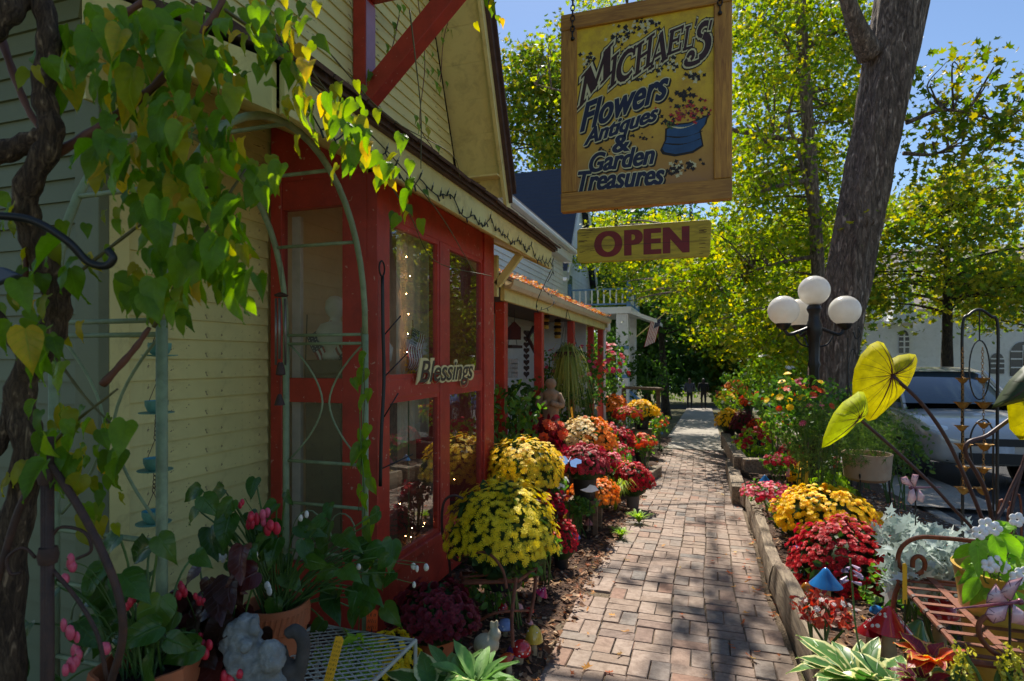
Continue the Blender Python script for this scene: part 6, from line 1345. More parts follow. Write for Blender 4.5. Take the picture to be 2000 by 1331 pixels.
CL = [ # u, v, spread u, spread v, count, depth
 (190,60,70,50,13,1.45),(280,40,60,40,10,1.5),(150,130,50,50,8,1.45),(330,110,60,50,11,1.5),(240,190,60,50,12,1.45),(380,60,60,50,8,1.55),(350,220,60,50,12,1.5),(230,300,60,45,11,1.45),(330,320,60,50,12,1.5),(430,270,50,60,11,1.55),(420,380,50,50,12,1.5),(300,420,60,40,10,1.5),(350,500,50,45,12,1.48),(430,480,40,55,11,1.5),(470,540,30,50,7,1.5),(280,560,40,40,6,1.5),(340,590,30,40,5,1.45),(520,330,40,40,7,1.65),
 (490,40,60,40,9,1.65),(560,100,50,40,8,1.7),(600,190,40,40,7,1.75),(660,210,50,40,9,1.8),(690,260,40,50,9,1.85),(560,30,60,30,6,1.7),(760,330,35,40,6,2.05),(820,400,35,40,4,2.3),(450,130,50,40,7,1.6),(120,480,40,60,6,1.45),(60,630,50,40,8,1.5),(40,560,40,50,5,1.45),(100,660,40,50,6,1.5),(120,830,50,40,8,1.55),(190,850,45,45,9,1.6),(130,910,50,45,8,1.55),(40,890,40,40,8,1.5),(30,420,30,40,4,1.45),(170,960,40,30,5,1.6),(220,1020,40,40,5,1.65),(950,10,30,20,5,3.6)]
nleaf = 0
for (u, v, su, sv, n, cz) in CL:
    for _ in range(n):
        if nleaf >= 296: break
        p = at(u+random.gauss(0, su*.62), v+random.gauss(0, sv*.62), cz+R(-.16, .2)); nv = Vector((R(-1.1, 1.2), -1, R(-.2, 1.1))); sc = R(.5, 1.0)*(.85 if v > 800 else 1)*(.85 if u > 480 else 1)
        inst('leaf', random.choice(vine_meshes), vine, frame(p, nv, Vector((R(-.55,.55), R(-.3,.3), -1)), sc, R(-.3, .3))); nleaf += 1
tv_, tf_ = mbof(vine_meshes[1]); sml = []
for (u, v, su, sv, n, cz) in CL:
    for _ in range(int(n*1.5)):
        p = at(u+random.gauss(0, su*.75), v+random.gauss(0, sv*.75), cz+R(-.1, .35)); sml.append(np.array(frame(p, (R(-.6,.9), -1, R(-.1,.9)), (R(-.7,.7), R(-.4,.4), -1), R(.35, .7), R(-.4, .4))))
cloudob('small_leaves', tv_, tf_, np.array(sml), leafmat('small_vine_leaves', [S(86, 120, 28), S(112, 146, 36), S(74, 108, 26), S(164, 156, 36), S(96, 130, 32), S(196, 160, 40)], .5, .5), vine, True, kind='stuff')
trail = thing('trellis_creeper', at(705, 1240, 2.85), 'thin creeper with small leaves climbing the right trellis post', 'vine')
ob('stem', MB().tube(bez(at(700, 1240, 2.84), at(712, 1000, 2.84), at(703, 820, 2.84), at(712, 700, 2.84), n=6), .003, 5), STEMG, trail)
for (u, v) in ((712,720),(690,740),(715,775),(720,760),(707,870),(716,860),(708,900),(712,890),(722,935),(706,950),(712,965),(690,1050),(720,1010),(715,690),(730,1080),(705,840),(720,830)):
    inst('leaf', random.choice(vine_meshes), trail, frame(at(u, v, 2.82+R(-.05,.05)), (R(-.5,.8), -1, R(0,.6)), (R(-.5,.5), 0, -1), R(.6, .95)))
gv = thing('gable_creeper', (WX+.05, 4.4, 3.2), 'sparse creeper hanging on the gable boards above the roof', 'vine')
for ps in ([(815,-10),(830,120),(820,240),(845,290)], [(780,30),(760,110),(720,150)], [(860,160),(870,60),(905,-20)]):
    ob('stem', MB().tube(bez(*[atX(u, v, WX+.12) for u, v in ps], n=5), .004, 5), CANE, gv)
    for u, v in ps:
        for _ in range(4): inst('leaf', random.choice(vine_meshes), gv, frame(atX(u+R(-14,14), v+R(-25,25), WX+.14), (1, R(-.8,.2), .3), (R(-.3,.3), R(-.3,.3), -1), R(.5, .8)))
# --- string lights along the fascia
sl = thing('string_lights', (FX+.01, 3.7, FZ0), 'dark green string of tiny bulbs along the roof fascia', 'string lights')
GW = mat('green_wire', S(24, 34, 26), .5, .1, 9, 0); BULB = mat('clear_bulb', S(150, 150, 130), .2, .05, 9, 0)
pts = []; y = RY0+.1
while y < RY1: pts.append(Vector((FX+.012, y, FZ0+.045+.03*math.sin(y*5.3)*math.sin(y*13+1)+R(-.028, .03)))); y += R(.03, .085)
pts += [Vector((FX+.01, RY1+.01, FZ0-.02)), Vector((FX-.05, RY1+.03, FZ0-.12))]
ob('wire', MB().tube(bez(*pts, n=2), .0035, 5), GW, sl)
for k, p in enumerate(pts[:-1]):
    d = Vector((.008, R(-.014,.014), .03 if k % 2 else -.03)); ob('bulb_socket', MB().tube([p, p+d], .005, 5), GW, sl)
    if k % 2: ob('bulb', MB().tube([p+d, p+d*1.7], [.0035, .001], 5), BULB, sl)
sl2 = thing('string_lights', (-2.0, 6, 2.2), 'loose string of lights drooping from the roof corner to the porch', 'string lights')
pp = bez((FX, RY1, FZ0+.0), (FX-.25, RY1+.35, FZ0-.28), (FX-.3, RY1+.6, FZ0-.36), (FX-.2, RY1+.9, FZ0-.25), (PXF+.1, 7.2, PZ+.1), n=6); ob('wire', MB().tube(pp, .0035, 5), GW, sl2)
for k, p in enumerate(pp[1::2]): ob('bulb_socket', MB().tube([p, p+Vector((.01, R(-.02,.02), .035*(-1)**k))], .005, 5), GW, sl2)
sl3 = thing('string_lights', (WX+.3, 5.6, 3.1), 'strand of lights below the gable eave against the next house', 'string lights')
pp = bez(atX(905, 350, -2.3), atX(945, 358, -2.2), atX(1000, 352, -2.1), n=8); ob('wire', MB().tube(pp, .003, 5), GW, sl3)
for p in pp[::2]: ob('bulb', MB().ball(p-Vector((0,0,.02)), .009, 6, 4), BULB, sl3)
# --- inside the bay: flags, busts, sunflower, fairy lights, curtain
for k, (u, v, ex) in enumerate(((600, 660, (.5,0,-1)), (655, 690, (.6,0,-.9)))):
    f = thing('window_flag', at(u-20, 760, 3.35), ('small striped flag with starry corner in the bay side window' if k == 0 else 'second small flag in the bay side window, by the corner post'), 'flag', 'flags in the bay window')
    p = atY(u, v, 2.98); flagcloth(f, p, ex, (.75, 0, .45), .26, .2, .02); ob('staff', MB().tube([p-Vector((0.02,0,.3)), p+Vector((.0,0,.14))], .004, 5), FLOORW, f)
f = thing('window_flag', at(800, 760, 3.7), 'small flag behind the front pane of the bay window', 'flag', 'flags in the bay window'); flagcloth(f, atX(805, 640, BX-.12), (0, -.35, -1), (0, .9, -.2), .28, .2, .02); ob('staff', MB().tube([atX(806, 625, BX-.13), atX(812, 745, BX-.13)], .004, 5), FLOORW, f)
STAT = mat('white_plaster_figure', S(206, 200, 186), .7, .1, 10, .2)
def bust(label, c, s):
    t = thing('garden_bust', c, label, 'statue', 'white figures in the bay window'); c = Vector(c)
    ob('figure', MB().lathe([(.09,0),(.10,.03),(.07,.06),(.085,.10),(.12,.15),(.13,.22),(.10,.27),(.045,.29),(.04,.32),(.065,.35),(.078,.39),(.07,.44),(.04,.475),(.004,.485)], 16, Matrix.Translation(c) @ Matrix.Scale(s, 4), lambda a, i: .12*math.cos(2*a) if 3 < i < 7 else .03*math.sin(3*a)), STAT, t, ang=180); ob('pedestal', MB().box((c.x-.12, c.y-.12, .222), (c.x+.12, c.y+.12, c.z-.001)), FLOORW, t, False); return t
bust('white plaster bust behind the near front pane', (BX-.22, 3.12, 1.3), 1.0); bust('smaller white figure behind the near bust', (BX-.4, 3.02, 1.45), .8)
sf = thing('sunflower', (BX-.16, 3.5, 1.28), 'artificial sunflower on the bay window rail', 'flower'); ob('petals', MB().add(*[DAISY[0], DAISY[1]], frame((BX-.14, 3.48, 1.40), (1, -.3, .1), (0,0,1), .055)), YEL, sf, False); ob('centre', MB().ball((BX-.132, 3.477, 1.40), .022, 8, 6, (.5,1,1)), SOIL, sf); ob('stalk', MB().tube([(BX-.15, 3.48, 1.39), (BX-.16, 3.5, .23)], .005, 5), STEMG, sf)
CURT = mat('net_curtain', S(206, 190, 160), .9, .1, 4, .1); m = MB()
for k in range(25):
    y = 3.35+k*.02; x = BX-.17+.018*math.sin(k*1.3); m.v += [Vector((x, y, .9)), Vector((x, y, 2.4))]
m.f = [(2*k, 2*k+1, 2*k+3, 2*k+2) for k in range(24)]; tag(ob('net_curtain', m, CURT, None, ang=180), 'pale curtain hanging inside the front bay window', 'curtain')
fy = thing('fairy_lights', (BX-.2, 3.4, .23), 'warm fairy lights glowing in the lower bay window', 'string lights'); WARM = glow('fairy_glow', (1, .45, .15), 90)
pts = [Vector((BX-.10-R(0,.25), R(2.98, 3.7), .24+R(0, .28))) for _ in range(18)]; ob('wire', MB().tube(bez(*pts, n=3), .002, 4), GW, fy)
for p in pts+[Vector((BX-.12, 3.42+R(-.03,.03), z)) for z in (1.5, 1.62, 1.75, 1.88, 2.0, 2.12)]+[Vector((R(-2.3,-1.95), BY0+R(.3,.6), z)) for z in (.3,.5,2.1,2.3)]+[Vector((BX-R(.1,.3), R(3.85,4.4), z)) for z in (.3,.5,.9)]: ob('bulb', MB().ball(p, .003, 6, 4), WARM, fy)  # the bulbs behind the side window are added to light the dim interior
for k, (a, b_, z0, mt, lab) in enumerate((((BX-.5, 3.0), (BX-.25, 3.3), .222, SOIL, 'dark basket standing inside the lower bay window'), ((BX-.5, 3.9), (BX-.2, 4.2), .222, CRATE, 'wooden box standing inside the far bay window'))):
    ob('display_box', MB().box((a[0], a[1], z0), (b_[0], b_[1], z0+.4)).box((a[0]-.02, a[1]-.02, z0+.4), (b_[0]+.02, b_[1]+.02, z0+.43)), mt, None, False, label=lab, cat='box', bevel=.01)
# --- begonias and pots on the left
PETR = mat('coral_red_petal', S(214, 50, 70), .4, .15, 20, 0); PETP = mat('pink_petal', S(228, 96, 120), .4, .15, 20, 0); PETW = mat('ivory_petal', S(232, 226, 210), .45, .08, 20, 0)
def petal_cluster(parent, p, n, s, mt, down=True):
    m = MB()
    for _ in range(n):
        q = p+Vector((R(-1,1)*s*1.5, R(-1,1)*s*1.0, R(-1,.6)*s*1.4)); m.ball(q, s*R(.75,1.15), 7, 5, (R(.6,1), R(.35,.7), 1.15))
    return ob('flower', m, mt, parent, ang=180)
beg_meshes = [leafgrid(L_*.82, W_*.8, HEART, BEGM, f, d, .05, curl=c) for L_, W_, f, d, c in ((.14,.10,.12,.3,.08),(.12,.09,.05,.45,-.1),(.16,.10,.2,.25,.1),(.11,.085,.1,.35,0))]
begr_meshes = [leafgrid(L_, W_, HEART, BEGR, f, d, .05, curl=c) for L_, W_, f, d, c in ((.12,.10,.1,.3,.08),(.10,.09,.05,.4,-.1),(.13,.11,.15,.2,.05))]
def begonia(label, c, h, r, potmt, leaves, meshes, flowers, n_r=0, scallop=False, cat='begonia', sc=1.0):
    t = thing('potted_begonia', c, label, cat, 'potted begonias'); c = Vector(c)
    add_pot(t, c, h, r, potmt, 32, (lambda a, i: .05*math.cos(a*8) if i > 2 else 0) if scallop else None)
    if not scallop:
        m = MB()
        for k in range(40):
            a = k*2*PI/40; q = c+Vector((math.cos(a)*r*1.0, math.sin(a)*r*1.0, h*.84)); e = c+Vector((math.cos(a+.12)*r*1.02, math.sin(a+.12)*r*1.02, h*.96)); m.tube([q, e], .006, 4)
        ob('rope_rim', m, potmt, t)
    top_ = c+Vector((0,0,h*.9)); sm_ = MB()
    for (u, v, cz, s) in leaves:
        p = at(u, v, cz); sm_.tube(bez(top_+Vector((R(-.4,.4)*r, R(-.4,.4)*r, 0)), top_.lerp(p, .6)+Vector((0,0,.05)), p, n=4), [.0035]*8+[.002], 5, cap=False)
        inst('leaf', random.choice(meshes), t, frame(p, (R(-.6,.8), -1, R(.2,1.1)), (R(-.9,.9), R(-.4,.2), -R(.3,1)), s*R(.85,1.15)*sc, R(-.4,.4)))
    ob('stalks', sm_, STEMG, t, kind='stuff')
    fs_ = MB()
    for (u, v, cz, n, s, mt) in flowers:
        p = at(u, v, cz); petal_cluster(t, p, n, s, mt); fs_.tube(bez(top_+Vector((R(-.3,.3)*r, R(-.3,.3)*r, 0)), top_.lerp(p, .6)+Vector((0,0,.09)), p+Vector((0,0,.012)), n=5), .0016, 4, cap=False)
    ob('flower_stalks', fs_, STEMG, t, kind='stuff')
    return t
def spread(u, v, su, sv, n, cz, s=1): return [(u+random.gauss(0, su), v+random.gauss(0, sv), cz+R(-.12,.12), s*R(.8,1.1)) for _ in range(n)]
p = at(540, 1262, 2.35); g = gz(p.y); hh = at(540, 1175, 2.35).z-g
begonia('dragon-wing begonia with coral and white flowers in a rope-rimmed terracotta pot', (p.x, p.y, g), hh, 60*2.35/F, TERRA, spread(450, 1010, 40, 40, 15, 2.25)+spread(540, 1050, 60, 50, 14, 2.3)+spread(640, 1060, 60, 50, 15, 2.35)+spread(730, 1080, 30, 50, 11, 2.45)+spread(690, 1150, 40, 40, 9, 2.4), beg_meshes,
    [(495,1015,2.2,5,.02,PETR),(530,1030,2.2,6,.02,PETR),(515,1010,2.22,4,.018,PETP),(478,980,2.2,2,.012,PETR),(590,1005,2.3,2,.012,PETW),(500,1080,2.2,3,.013,PETW),(430,1090,2.2,2,.012,PETW),(522,1150,2.2,3,.014,PETW),(815,1110,2.5,2,.013,PETW),(830,1105,2.5,2,.013,PETW),(808,1145,2.5,1,.012,PETW),(700,1110,2.35,2,.012,PETW),(605,1060,2.3,1,.012,PETW),(440,1085,2.2,1,.01,PETW)])
p = at(285, 1375, 1.75); g = gz(p.y); hh = at(285, 1292, 1.75).z-g
begonia('begonia with red blossoms in a scalloped terracotta bowl at the lower left', (p.x, p.y, g), hh, 88*1.75/F, TERRA, spread(230, 1200, 60, 60, 18, 1.75)+spread(320, 1230, 50, 50, 14, 1.75)+spread(290, 1110, 60, 40, 6, 1.85), beg_meshes,
    [(258,1175,1.7,4,.014,PETR),(280,1190,1.7,3,.013,PETR),(290,1210,1.7,2,.012,PETR),(130,1100,1.65,4,.016,PETP),(143,1225,1.6,3,.017,PETP),(145,1290,1.6,5,.018,PETP),(195,1275,1.6,2,.017,PETP),(125,1120,1.65,2,.014,PETP)], scallop=True)
p = at(430, 1345, 2.0); g = gz(p.y)
begonia('dark-leaved begonia with bright red flowers between the two terracotta pots', (p.x, p.y, g), .22, .12, DKPOT, spread(410, 1130, 45, 35, 12, 1.95)+spread(440, 1200, 45, 45, 14, 1.95)+spread(390, 1240, 30, 40, 8, 1.9)+spread(470, 1240, 20, 30, 5, 1.95), begr_meshes,
    [(355,1150,1.85,4,.013,PETR),(395,1165,1.85,4,.013,PETR),(400,1265,1.8,4,.015,PETR),(430,1325,1.8,6,.018,PETR),(460,1320,1.8,4,.016,PETR),(390,1240,1.85,2,.012,PETR),(368,1280,1.8,2,.012,PETR)])
# --- stone figures
STONE = mat('lichen_stone', S(126, 128, 124), .9, .3, 14, .8, 50, .01, dirt=S(190, 192, 186), dirtamt=.8, dscale=10); DSTONE = mat('dark_stone', S(72, 68, 64), .85, .25, 14, .6, 60, .008)
gs = thing('stone_gargoyle', atG(500, 1420), 'crouching weathered grey stone figure beside the terracotta pot', 'statue'); c = at(495, 1290, 1.85); k = 1.85/F
m = MB()
for (u, v, dz, r, sx) in ((470,1250,0,38,(1,.9,1)),(500,1300,0,48,(1.05,.9,1)),(480,1220,.0,24,(1,1,1)),(455,1235,-.02,14,(.8,.8,1.4)),(497,1225,-.02,14,(.8,.8,1.5)),(530,1285,-.03,26,(1,1,1.3)),(460,1290,-.04,24,(.9,.9,1.4)),(480,1262,-.06,14,(1.2,.8,.8)),(510,1340,0,55,(1.05,.9,.9))):
    m.ball(at(u, v, 1.85+dz), r*k, 14, 9, sx)
fig = ob('figure', m, STONE, gs, ang=180); tx_ = bpy.data.textures.new('stone_lumps', 'CLOUDS'); tx_.noise_scale = .035; rm_ = fig.modifiers.new('remesh', 'REMESH'); rm_.mode = 'VOXEL'; rm_.voxel_size = .005; rm_.use_smooth_shade = True
dm_ = fig.modifiers.new('lumps', 'DISPLACE'); dm_.texture = tx_; dm_.strength = .025; dm_.mid_level = .5
cs = thing('stone_cat', atG(566, 1420), 'dark stone cat figure with a curled tail beside the gargoyle', 'statue'); m = MB()
m.tube(bez(at(575, 1345, 1.88), at(590, 1290, 1.88), at(592, 1250, 1.88), at(575, 1232, 1.88), at(560, 1240, 1.88), n=6), [.022]*20+[.019]*4+[.016], 10)
for (u, v, r) in ((560,1310,24),(548,1280,16),(565,1345,32),(540,1268,6),(556,1266,6)): m.ball(at(u, v, 1.88), r*k, 12, 8)
fig = ob('figure', m, DSTONE, cs, ang=180); rm_ = fig.modifiers.new('remesh', 'REMESH'); rm_.mode = 'VOXEL'; rm_.voxel_size = .007; rm_.use_smooth_shade = True
# --- white expanded-metal table and price tags
mt_ = thing('mesh_table', atG(650, 1420), 'low white diamond-mesh table at the bottom edge behind the price tag', 'table'); zt_ = at(640, 1290, 2.25).z; TW = mat('chalky_white_iron', S(176, 172, 158), .6, .15, 12, .2)
cA_ = at(650, 1320, 2.2); x0, x1, y0, y1 = cA_.x-.28, cA_.x+.2, cA_.y-.22, cA_.y+.28
for d in (-1, 1):
    m = MB(); kk = -.6
    while kk < 1.2:
        a = (x0, y0+kk*.5+.0); b_ = (x1, a[1]+d*.36)
        A = Vector((x0, y0+kk*.5, zt_)); B = Vector((x1, y0+kk*.5+d*.3, zt_))
        lo, hi = 0, 1; dy = B.y-A.y
        t0_, t1_ = sorted(((y0-A.y)/dy, (y1-A.y)/dy)); t0_, t1_ = max(0, t0_), min(1, t1_)
        if t1_ > t0_+.03: m.tube([A.lerp(B, t0_), A.lerp(B, t1_)], .0035, 4)
        kk += .07
    ob('mesh_wires', m, TW, mt_, kind='stuff')
ob('rim', MB().tube([(x0,y0,zt_),(x1,y0,zt_),(x1,y1,zt_),(x0,y1,zt_)], .009, 6, closed=True), TW, mt_)
for x in (x0, x1):
    for y in (y0, y1): ob('leg', MB().tube([(x,y,zt_),(x,y,gz(y)-.02)], .008, 6), TW, mt_)
YTAG = mat('yellow_card', S(236, 178, 30), .6, .04, 4, 0); OTAG = mat('orange_card', S(236, 92, 34), .6, .05, 4, 0); INKM = mat('black_ink', S(30, 24, 20), .7)
def stick_tag(label, u0, v0, u1, v1, w, cz, mt, stick=True, lines=0, name='plant_tag'):
    a, b_ = at(u0, v0, cz), at(u1, v1, cz); t = thing(name, (b_.x, b_.y, b_.z), label, 'plant tag', 'plant tags'); d = (a-b_); L_ = d.length; M_ = frame(b_, (SN, -CS, .1), d); ww = w*cz/F
    ob('card', MB().prism([(-ww/2,0),(ww/2,0),(ww/2,L_*.93),(ww*.2,L_),(-ww/2,L_*.97)], .0015, M_), mt, t, False)
    if stick: ob('stake', MB().tube([b_+d*.1, Vector((b_.x, b_.y, (gz(b_.y) if b_.x < .5 else bedr(b_.x, b_.y))-.02))], .0028, 5), DKPOT, t)
    if lines:
        m = MB()
        for k in range(lines):
            y = L_*(.08+.86*k/lines)
            for q in range(5):
                x = -ww*.36+q*ww*.16+R(-.05,.05)*ww; m.add([(x, y+R(0,.1)*L_/lines, .0018), (x+ww*.03, y, .0018), (x+ww*.1, y+L_/lines*R(.3,.6), .0018), (x+ww*.06, y+L_/lines*R(.35,.6), .0018)], [(0,1,2,3)], M_)
        ob('handwriting', m, INKM, t, False, kind='stuff')
    return t
stick_tag('long yellow price tag with handwriting in front of the mesh table', 662, 1246, 640, 1335, 17, 2.0, YTAG, False, 9)
t_ = stick_tag('small square orange tag at the foot of the red corner post', 726, 1192, 726, 1232, 22, 2.6, OTAG, True, 3)
# ================================================================== MUSHROOMS AND SMALL ORNAMENTS
GLZ = {}
def glaze(name, col): return mat('glazed_'+name, col, .18, .14, 14, .06, 20, coat=.6)
STEMC = mat('pale_wood_stem', S(190, 166, 124), .7, .15, 20, .2); DOTM = mat('white_dot', S(236, 230, 220), .4, .03, 9, 0)
def mushroom(label, u, v, w, cz, mt, shape='cone', vg=None, tilt=(0,0), dots=0, stem=.18, tall=None):
    """u,v: middle of the cap's rim; w: cap width in px"""
    q_ = atG(u, v+max(10, w*.75)+(14 if w > 30 and u > 1450 else 0), 0 if u < 1450 else .14); cz = depth(q_)
    c = at(u, v, cz); r = w/2*cz/F; g = gz(c.y) if c.x < .45 else bedr(c.x, c.y); 
    if vg: g = at(u, vg, cz).z
    hgt = {'cone': 1.15, 'dome': 1.0, 'flat': .6, 'bell': 1.7}[shape]*r
    t = thing('ceramic_mushroom', (c.x, c.y, g), label, 'mushroom', 'ceramic garden mushrooms')
    M_ = Matrix.Translation(c) @ Euler((tilt[0], tilt[1], 0)).to_matrix().to_4x4()
    P_ = {'cone': [(.0,0),(.9,-.04),(1,0),(.93,.08),(.7,.3),(.42,.6),(.2,.88),(.01,1)], 'dome': [(.0,0),(.92,-.06),(1,.03),(.97,.25),(.82,.58),(.55,.85),(.25,.97),(.01,1)], 'flat': [(0,0),(.93,-.1),(1,.02),(.9,.3),(.65,.65),(.35,.9),(.01,1)], 'bell': [(0,0),(.9,-.04),(1,.02),(.95,.2),(.85,.45),(.68,.7),(.4,.9),(.01,1)]}[shape]
    ob('cap', MB().lathe([(max(.002, a)*r, b_*hgt) for a, b_ in P_], 22, M_), mt, t)
    ob('stem', MB().tube(bez(Vector((c.x+tilt[1]*-.05, c.y, g-.03)), M_ @ Vector((0,0,-.03*0-abs(c.z-g)*.4)), M_ @ Vector((0,0,hgt*.1)), n=5), [max(.006, r*stem*2.0)]*5+[max(.005, r*stem*1.7)]*6, 9), STEMC, t, ang=180)
    if dots:
        rs = random.Random(int(u*7+v)); 
        for _ in range(dots):
            a, q = rs.uniform(0, 6.28), rs.uniform(.15, .85)
            for i in range(1, len(P_)-1):
                pass
            f_ = q; j = 2
            for i in range(2, len(P_)-1):
                if P_[i][1] <= f_ <= P_[i+1][1]: j = i
            s_ = (f_-P_[j][1])/(P_[j+1][1]-P_[j][1]+1e-6); rr = (P_[j][0]+(P_[j+1][0]-P_[j][0])*s_)*r; p = M_ @ Vector((rr*math.cos(a), rr*math.sin(a), f_*hgt))
            nn = (M_.to_3x3() @ Vector((math.cos(a)*hgt, math.sin(a)*hgt, r*.8))).normalized(); ob('spot', MB().lathe([(r*rs.uniform(.07,.13), 0), (r*.05, .0025)], 8, frame(p-nn*.0008, nn, (0,0,1))), DOTM, t)
    return t
B_, R_, O_, P_k, G_, Y_, V_ = glaze('blue', S(36, 110, 176)), glaze('red', S(190, 34, 40)), glaze('orange', S(206, 80, 36)), glaze('magenta', S(190, 40, 96)), glaze('green', S(110, 150, 70)), glaze('yellow', S(206, 176, 60)), glaze('violet', S(84, 60, 110))
PKT = glaze('blush', S(210, 140, 130)); TEAL = glaze('teal', S(60, 150, 140)); BW = glaze('blue_white', S(130, 150, 196))
# left bed
mushroom('slim red cone mushroom beside the burgundy mum', 982, 1196, 24, 2.9, R_, 'bell', dots=5); mushroom('blue and white patterned mushroom under the red cone one', 987, 1226, 34, 2.8, BW, 'dome', dots=9)
mushroom('large red spotted mushroom leaning at the mulch edge', 1018, 1270, 40, 2.65, R_, 'dome', tilt=(.3,.25), dots=12); mushroom('small violet mushroom in front of the red spotted one', 1005, 1275, 32, 2.55, V_, 'dome', tilt=(.2,-.3)); mushroom('green and yellow round mushroom beside the red spotted one', 1043, 1252, 36, 2.75, Y_, 'bell', dots=3)
mushroom('magenta mushroom on a long tilted stem by the rusty chair leg', 1058, 1160, 27, 3.1, P_k, 'cone', tilt=(0,.5), dots=5); mushroom('tiny blush mushroom on a slanting stem', 1034, 1216, 17, 2.8, PKT, 'flat', tilt=(0,.3)); mushroom('orange mushroom lowest in the left bed', 988, 1288, 36, 2.55, O_, 'flat', tilt=(.2,-.4)); mushroom('pair-like blush mushroom behind the red cone one', 1012, 1190, 22, 3.0, PKT, 'dome'); mushroom('small red ball mushroom beside the chair leg', 1035, 1195, 18, 3.0, R_, 'dome')
mushroom('coral tulip-shaped mushroom near the golden orange mum', 1127, 1005, 27, 5.0, O_, 'bell'); mushroom('yellow cone mushroom in the far group of the left bed', 1106, 1016, 24, 4.9, Y_, 'cone'); mushroom('green-yellow cone mushroom in the far group', 1127, 1026, 24, 4.8, G_, 'cone'); mushroom('pink cone mushroom nearest the bricks, far group', 1150, 1024, 20, 4.85, PKT, 'cone'); mushroom('blue mushroom low beside the small crimson mum', 1123, 1052, 22, 4.5, B_, 'dome'); mushroom('blush egg-shaped mushroom below the rose-red mum', 1098, 948, 16, 5.2, PKT, 'bell')
# right bed
mushroom('large glossy blue cone mushroom at the timber edge', 1613, 1143, 60, 2.85, B_, 'cone'); mushroom('orange-yellow bell mushroom beside the large blue one', 1575, 1158, 24, 2.85, glaze('amber', S(210, 130, 30)), 'bell'); mushroom('small teal mushroom behind the amber one', 1571, 1122, 18, 3.0, TEAL, 'dome'); mushroom('tiny teal mushroom next to the teal one', 1588, 1128, 12, 3.0, TEAL, 'dome')
mushroom('wide red spotted mushroom in front of the rusty bench', 1736, 1229, 80, 2.45, R_, 'cone', dots=22); mushroom('darker red spotted mushroom behind the wide red one', 1700, 1236, 50, 2.6, glaze('dark_red', S(150, 26, 34)), 'cone', dots=12); mushroom('green pointed mushroom left of the bench slats', 1787, 1237, 52, 2.5, glaze('leaf_green', S(90, 140, 84)), 'cone', tilt=(0,.35)); mushroom('blue ball mushroom under the bench arm', 1712, 1196, 26, 2.85, B_, 'dome', dots=4); mushroom('large red mushroom under the bench slats', 1835, 1200, 64, 2.9, R_, 'dome')
mushroom('blue cone mushroom in the small bedding patch', 1494, 942, 25, 5.9, B_, 'cone'); mushroom('pink cone mushroom in the small bedding patch', 1521, 952, 24, 5.8, glaze('rose', S(216, 110, 130)), 'cone', dots=4); mushroom('blue cap mushroom low beside the wide yellow mum', 1553, 1074, 26, 3.9, B_, 'flat', tilt=(0,-.5)); mushroom('teal and orange toadstool under the red mum', 1710, 1172, 28, 3.2, glaze('moss', S(110, 130, 60)), 'flat'); mushroom('red little mushroom in front of the small golden mum', 1553, 945, 15, 6.2, R_, 'dome')
cat_ = thing('rabbit_figure', at(955, 1260, 2.7), 'pale little rabbit figure beside the mushrooms, left bed', 'ornament'); m = MB()
for (u, v, r, sx) in ((950,1258,22,(1.2,1,.9)),(966,1240,13,(1,1,1)),(960,1222,5,(.8,.7,2)),(970,1220,5,(.8,.7,2)),(935,1264,10,(1,1,1))): m.ball(at(u, v, 2.72), r*2.72/F, 12, 8, sx)
fig = ob('figure', m, mat('mossy_plaster', S(176, 166, 140), .8, .2, 14, .3), cat_, ang=180); rm_ = fig.modifiers.new('remesh', 'REMESH'); rm_.mode = 'VOXEL'; rm_.voxel_size = .006; rm_.use_smooth_shade = True
# --- rusty scroll chair carrying the big yellow mum
chv = thing('scroll_chair', (-1.15, 3.4, gz(3.4)), 'rusty iron scroll chair holding the large soft yellow mum', 'chair'); zs = .09
ob('seat_rim', MB().tube([at(900,1120,3.75), at(1010,1118,3.75), at(1050,1108,3.45), at(1012,1135,3.15), at(905,1140,3.2)], .010, 6, closed=True), RUST, chv)
for a, b_ in (((905,1128),(1040,1112)), ((930,1125),(1025,1118)), ((895,1135),(1015,1130))): ob('seat_slat', MB().tube([at(*a, 3.3), at(*b_, 3.4)], .007, 6), RUST, chv)
ob('back_scroll', MB().tube(bez(atG(880,1215,.0), at(878,1100,3.5), at(864,1040,3.5), at(866,985,3.5), at(885,968,3.5), at(905,975,3.5), n=6), .008, 7), DKRUST, chv)
ob('leg', MB().tube(bez(at(1008,1130,3.15), at(1000,1200,3.0), at(1002,1265,2.9), n=5), .010, 7), RUST, chv); ob('leg', MB().tube(bez(at(1048,1110,3.42), at(1042,1170,3.3), at(1032,1215,3.2), n=5), .010, 7), RUST, chv); ob('leg', MB().tube(bez(at(905,1140,3.2), at(885,1200,3.2), at(882,1260,3.15), n=5), .010, 7), DKRUST, chv)
ob('arm_scroll', MB().tube(bez(at(905,1085,3.3), at(950,1080,3.2), at(980,1110,3.15), at(990,1150,3.1), n=6), .008, 7), RUST, chv); ob('stretcher', MB().tube(bez(at(912,1230,3.1), at(950,1205,3.05), at(985,1195,3.05), at(1032,1193,3.2), n=6), .007, 7), RUST, chv)
m = MB()
for q in range(3): m.tube(bez(at(880,1060+q*12,3.45), at(900,1050+q*18,3.4), at(915,1075+q*8,3.35), at(895,1095,3.4), at(878,1085-q*8,3.45), n=5), .006, 6)
ob('side_scrolls', m, DKRUST, chv, kind='stuff')
pk = ob('glass_ball', MB().ball(at(900, 1062, 3.62), .062, 18, 12), glaze('pink_ball', S(196, 110, 110)), None, label='pink gazing ball behind the rusty chair scrolls', cat='ornament', ang=180)
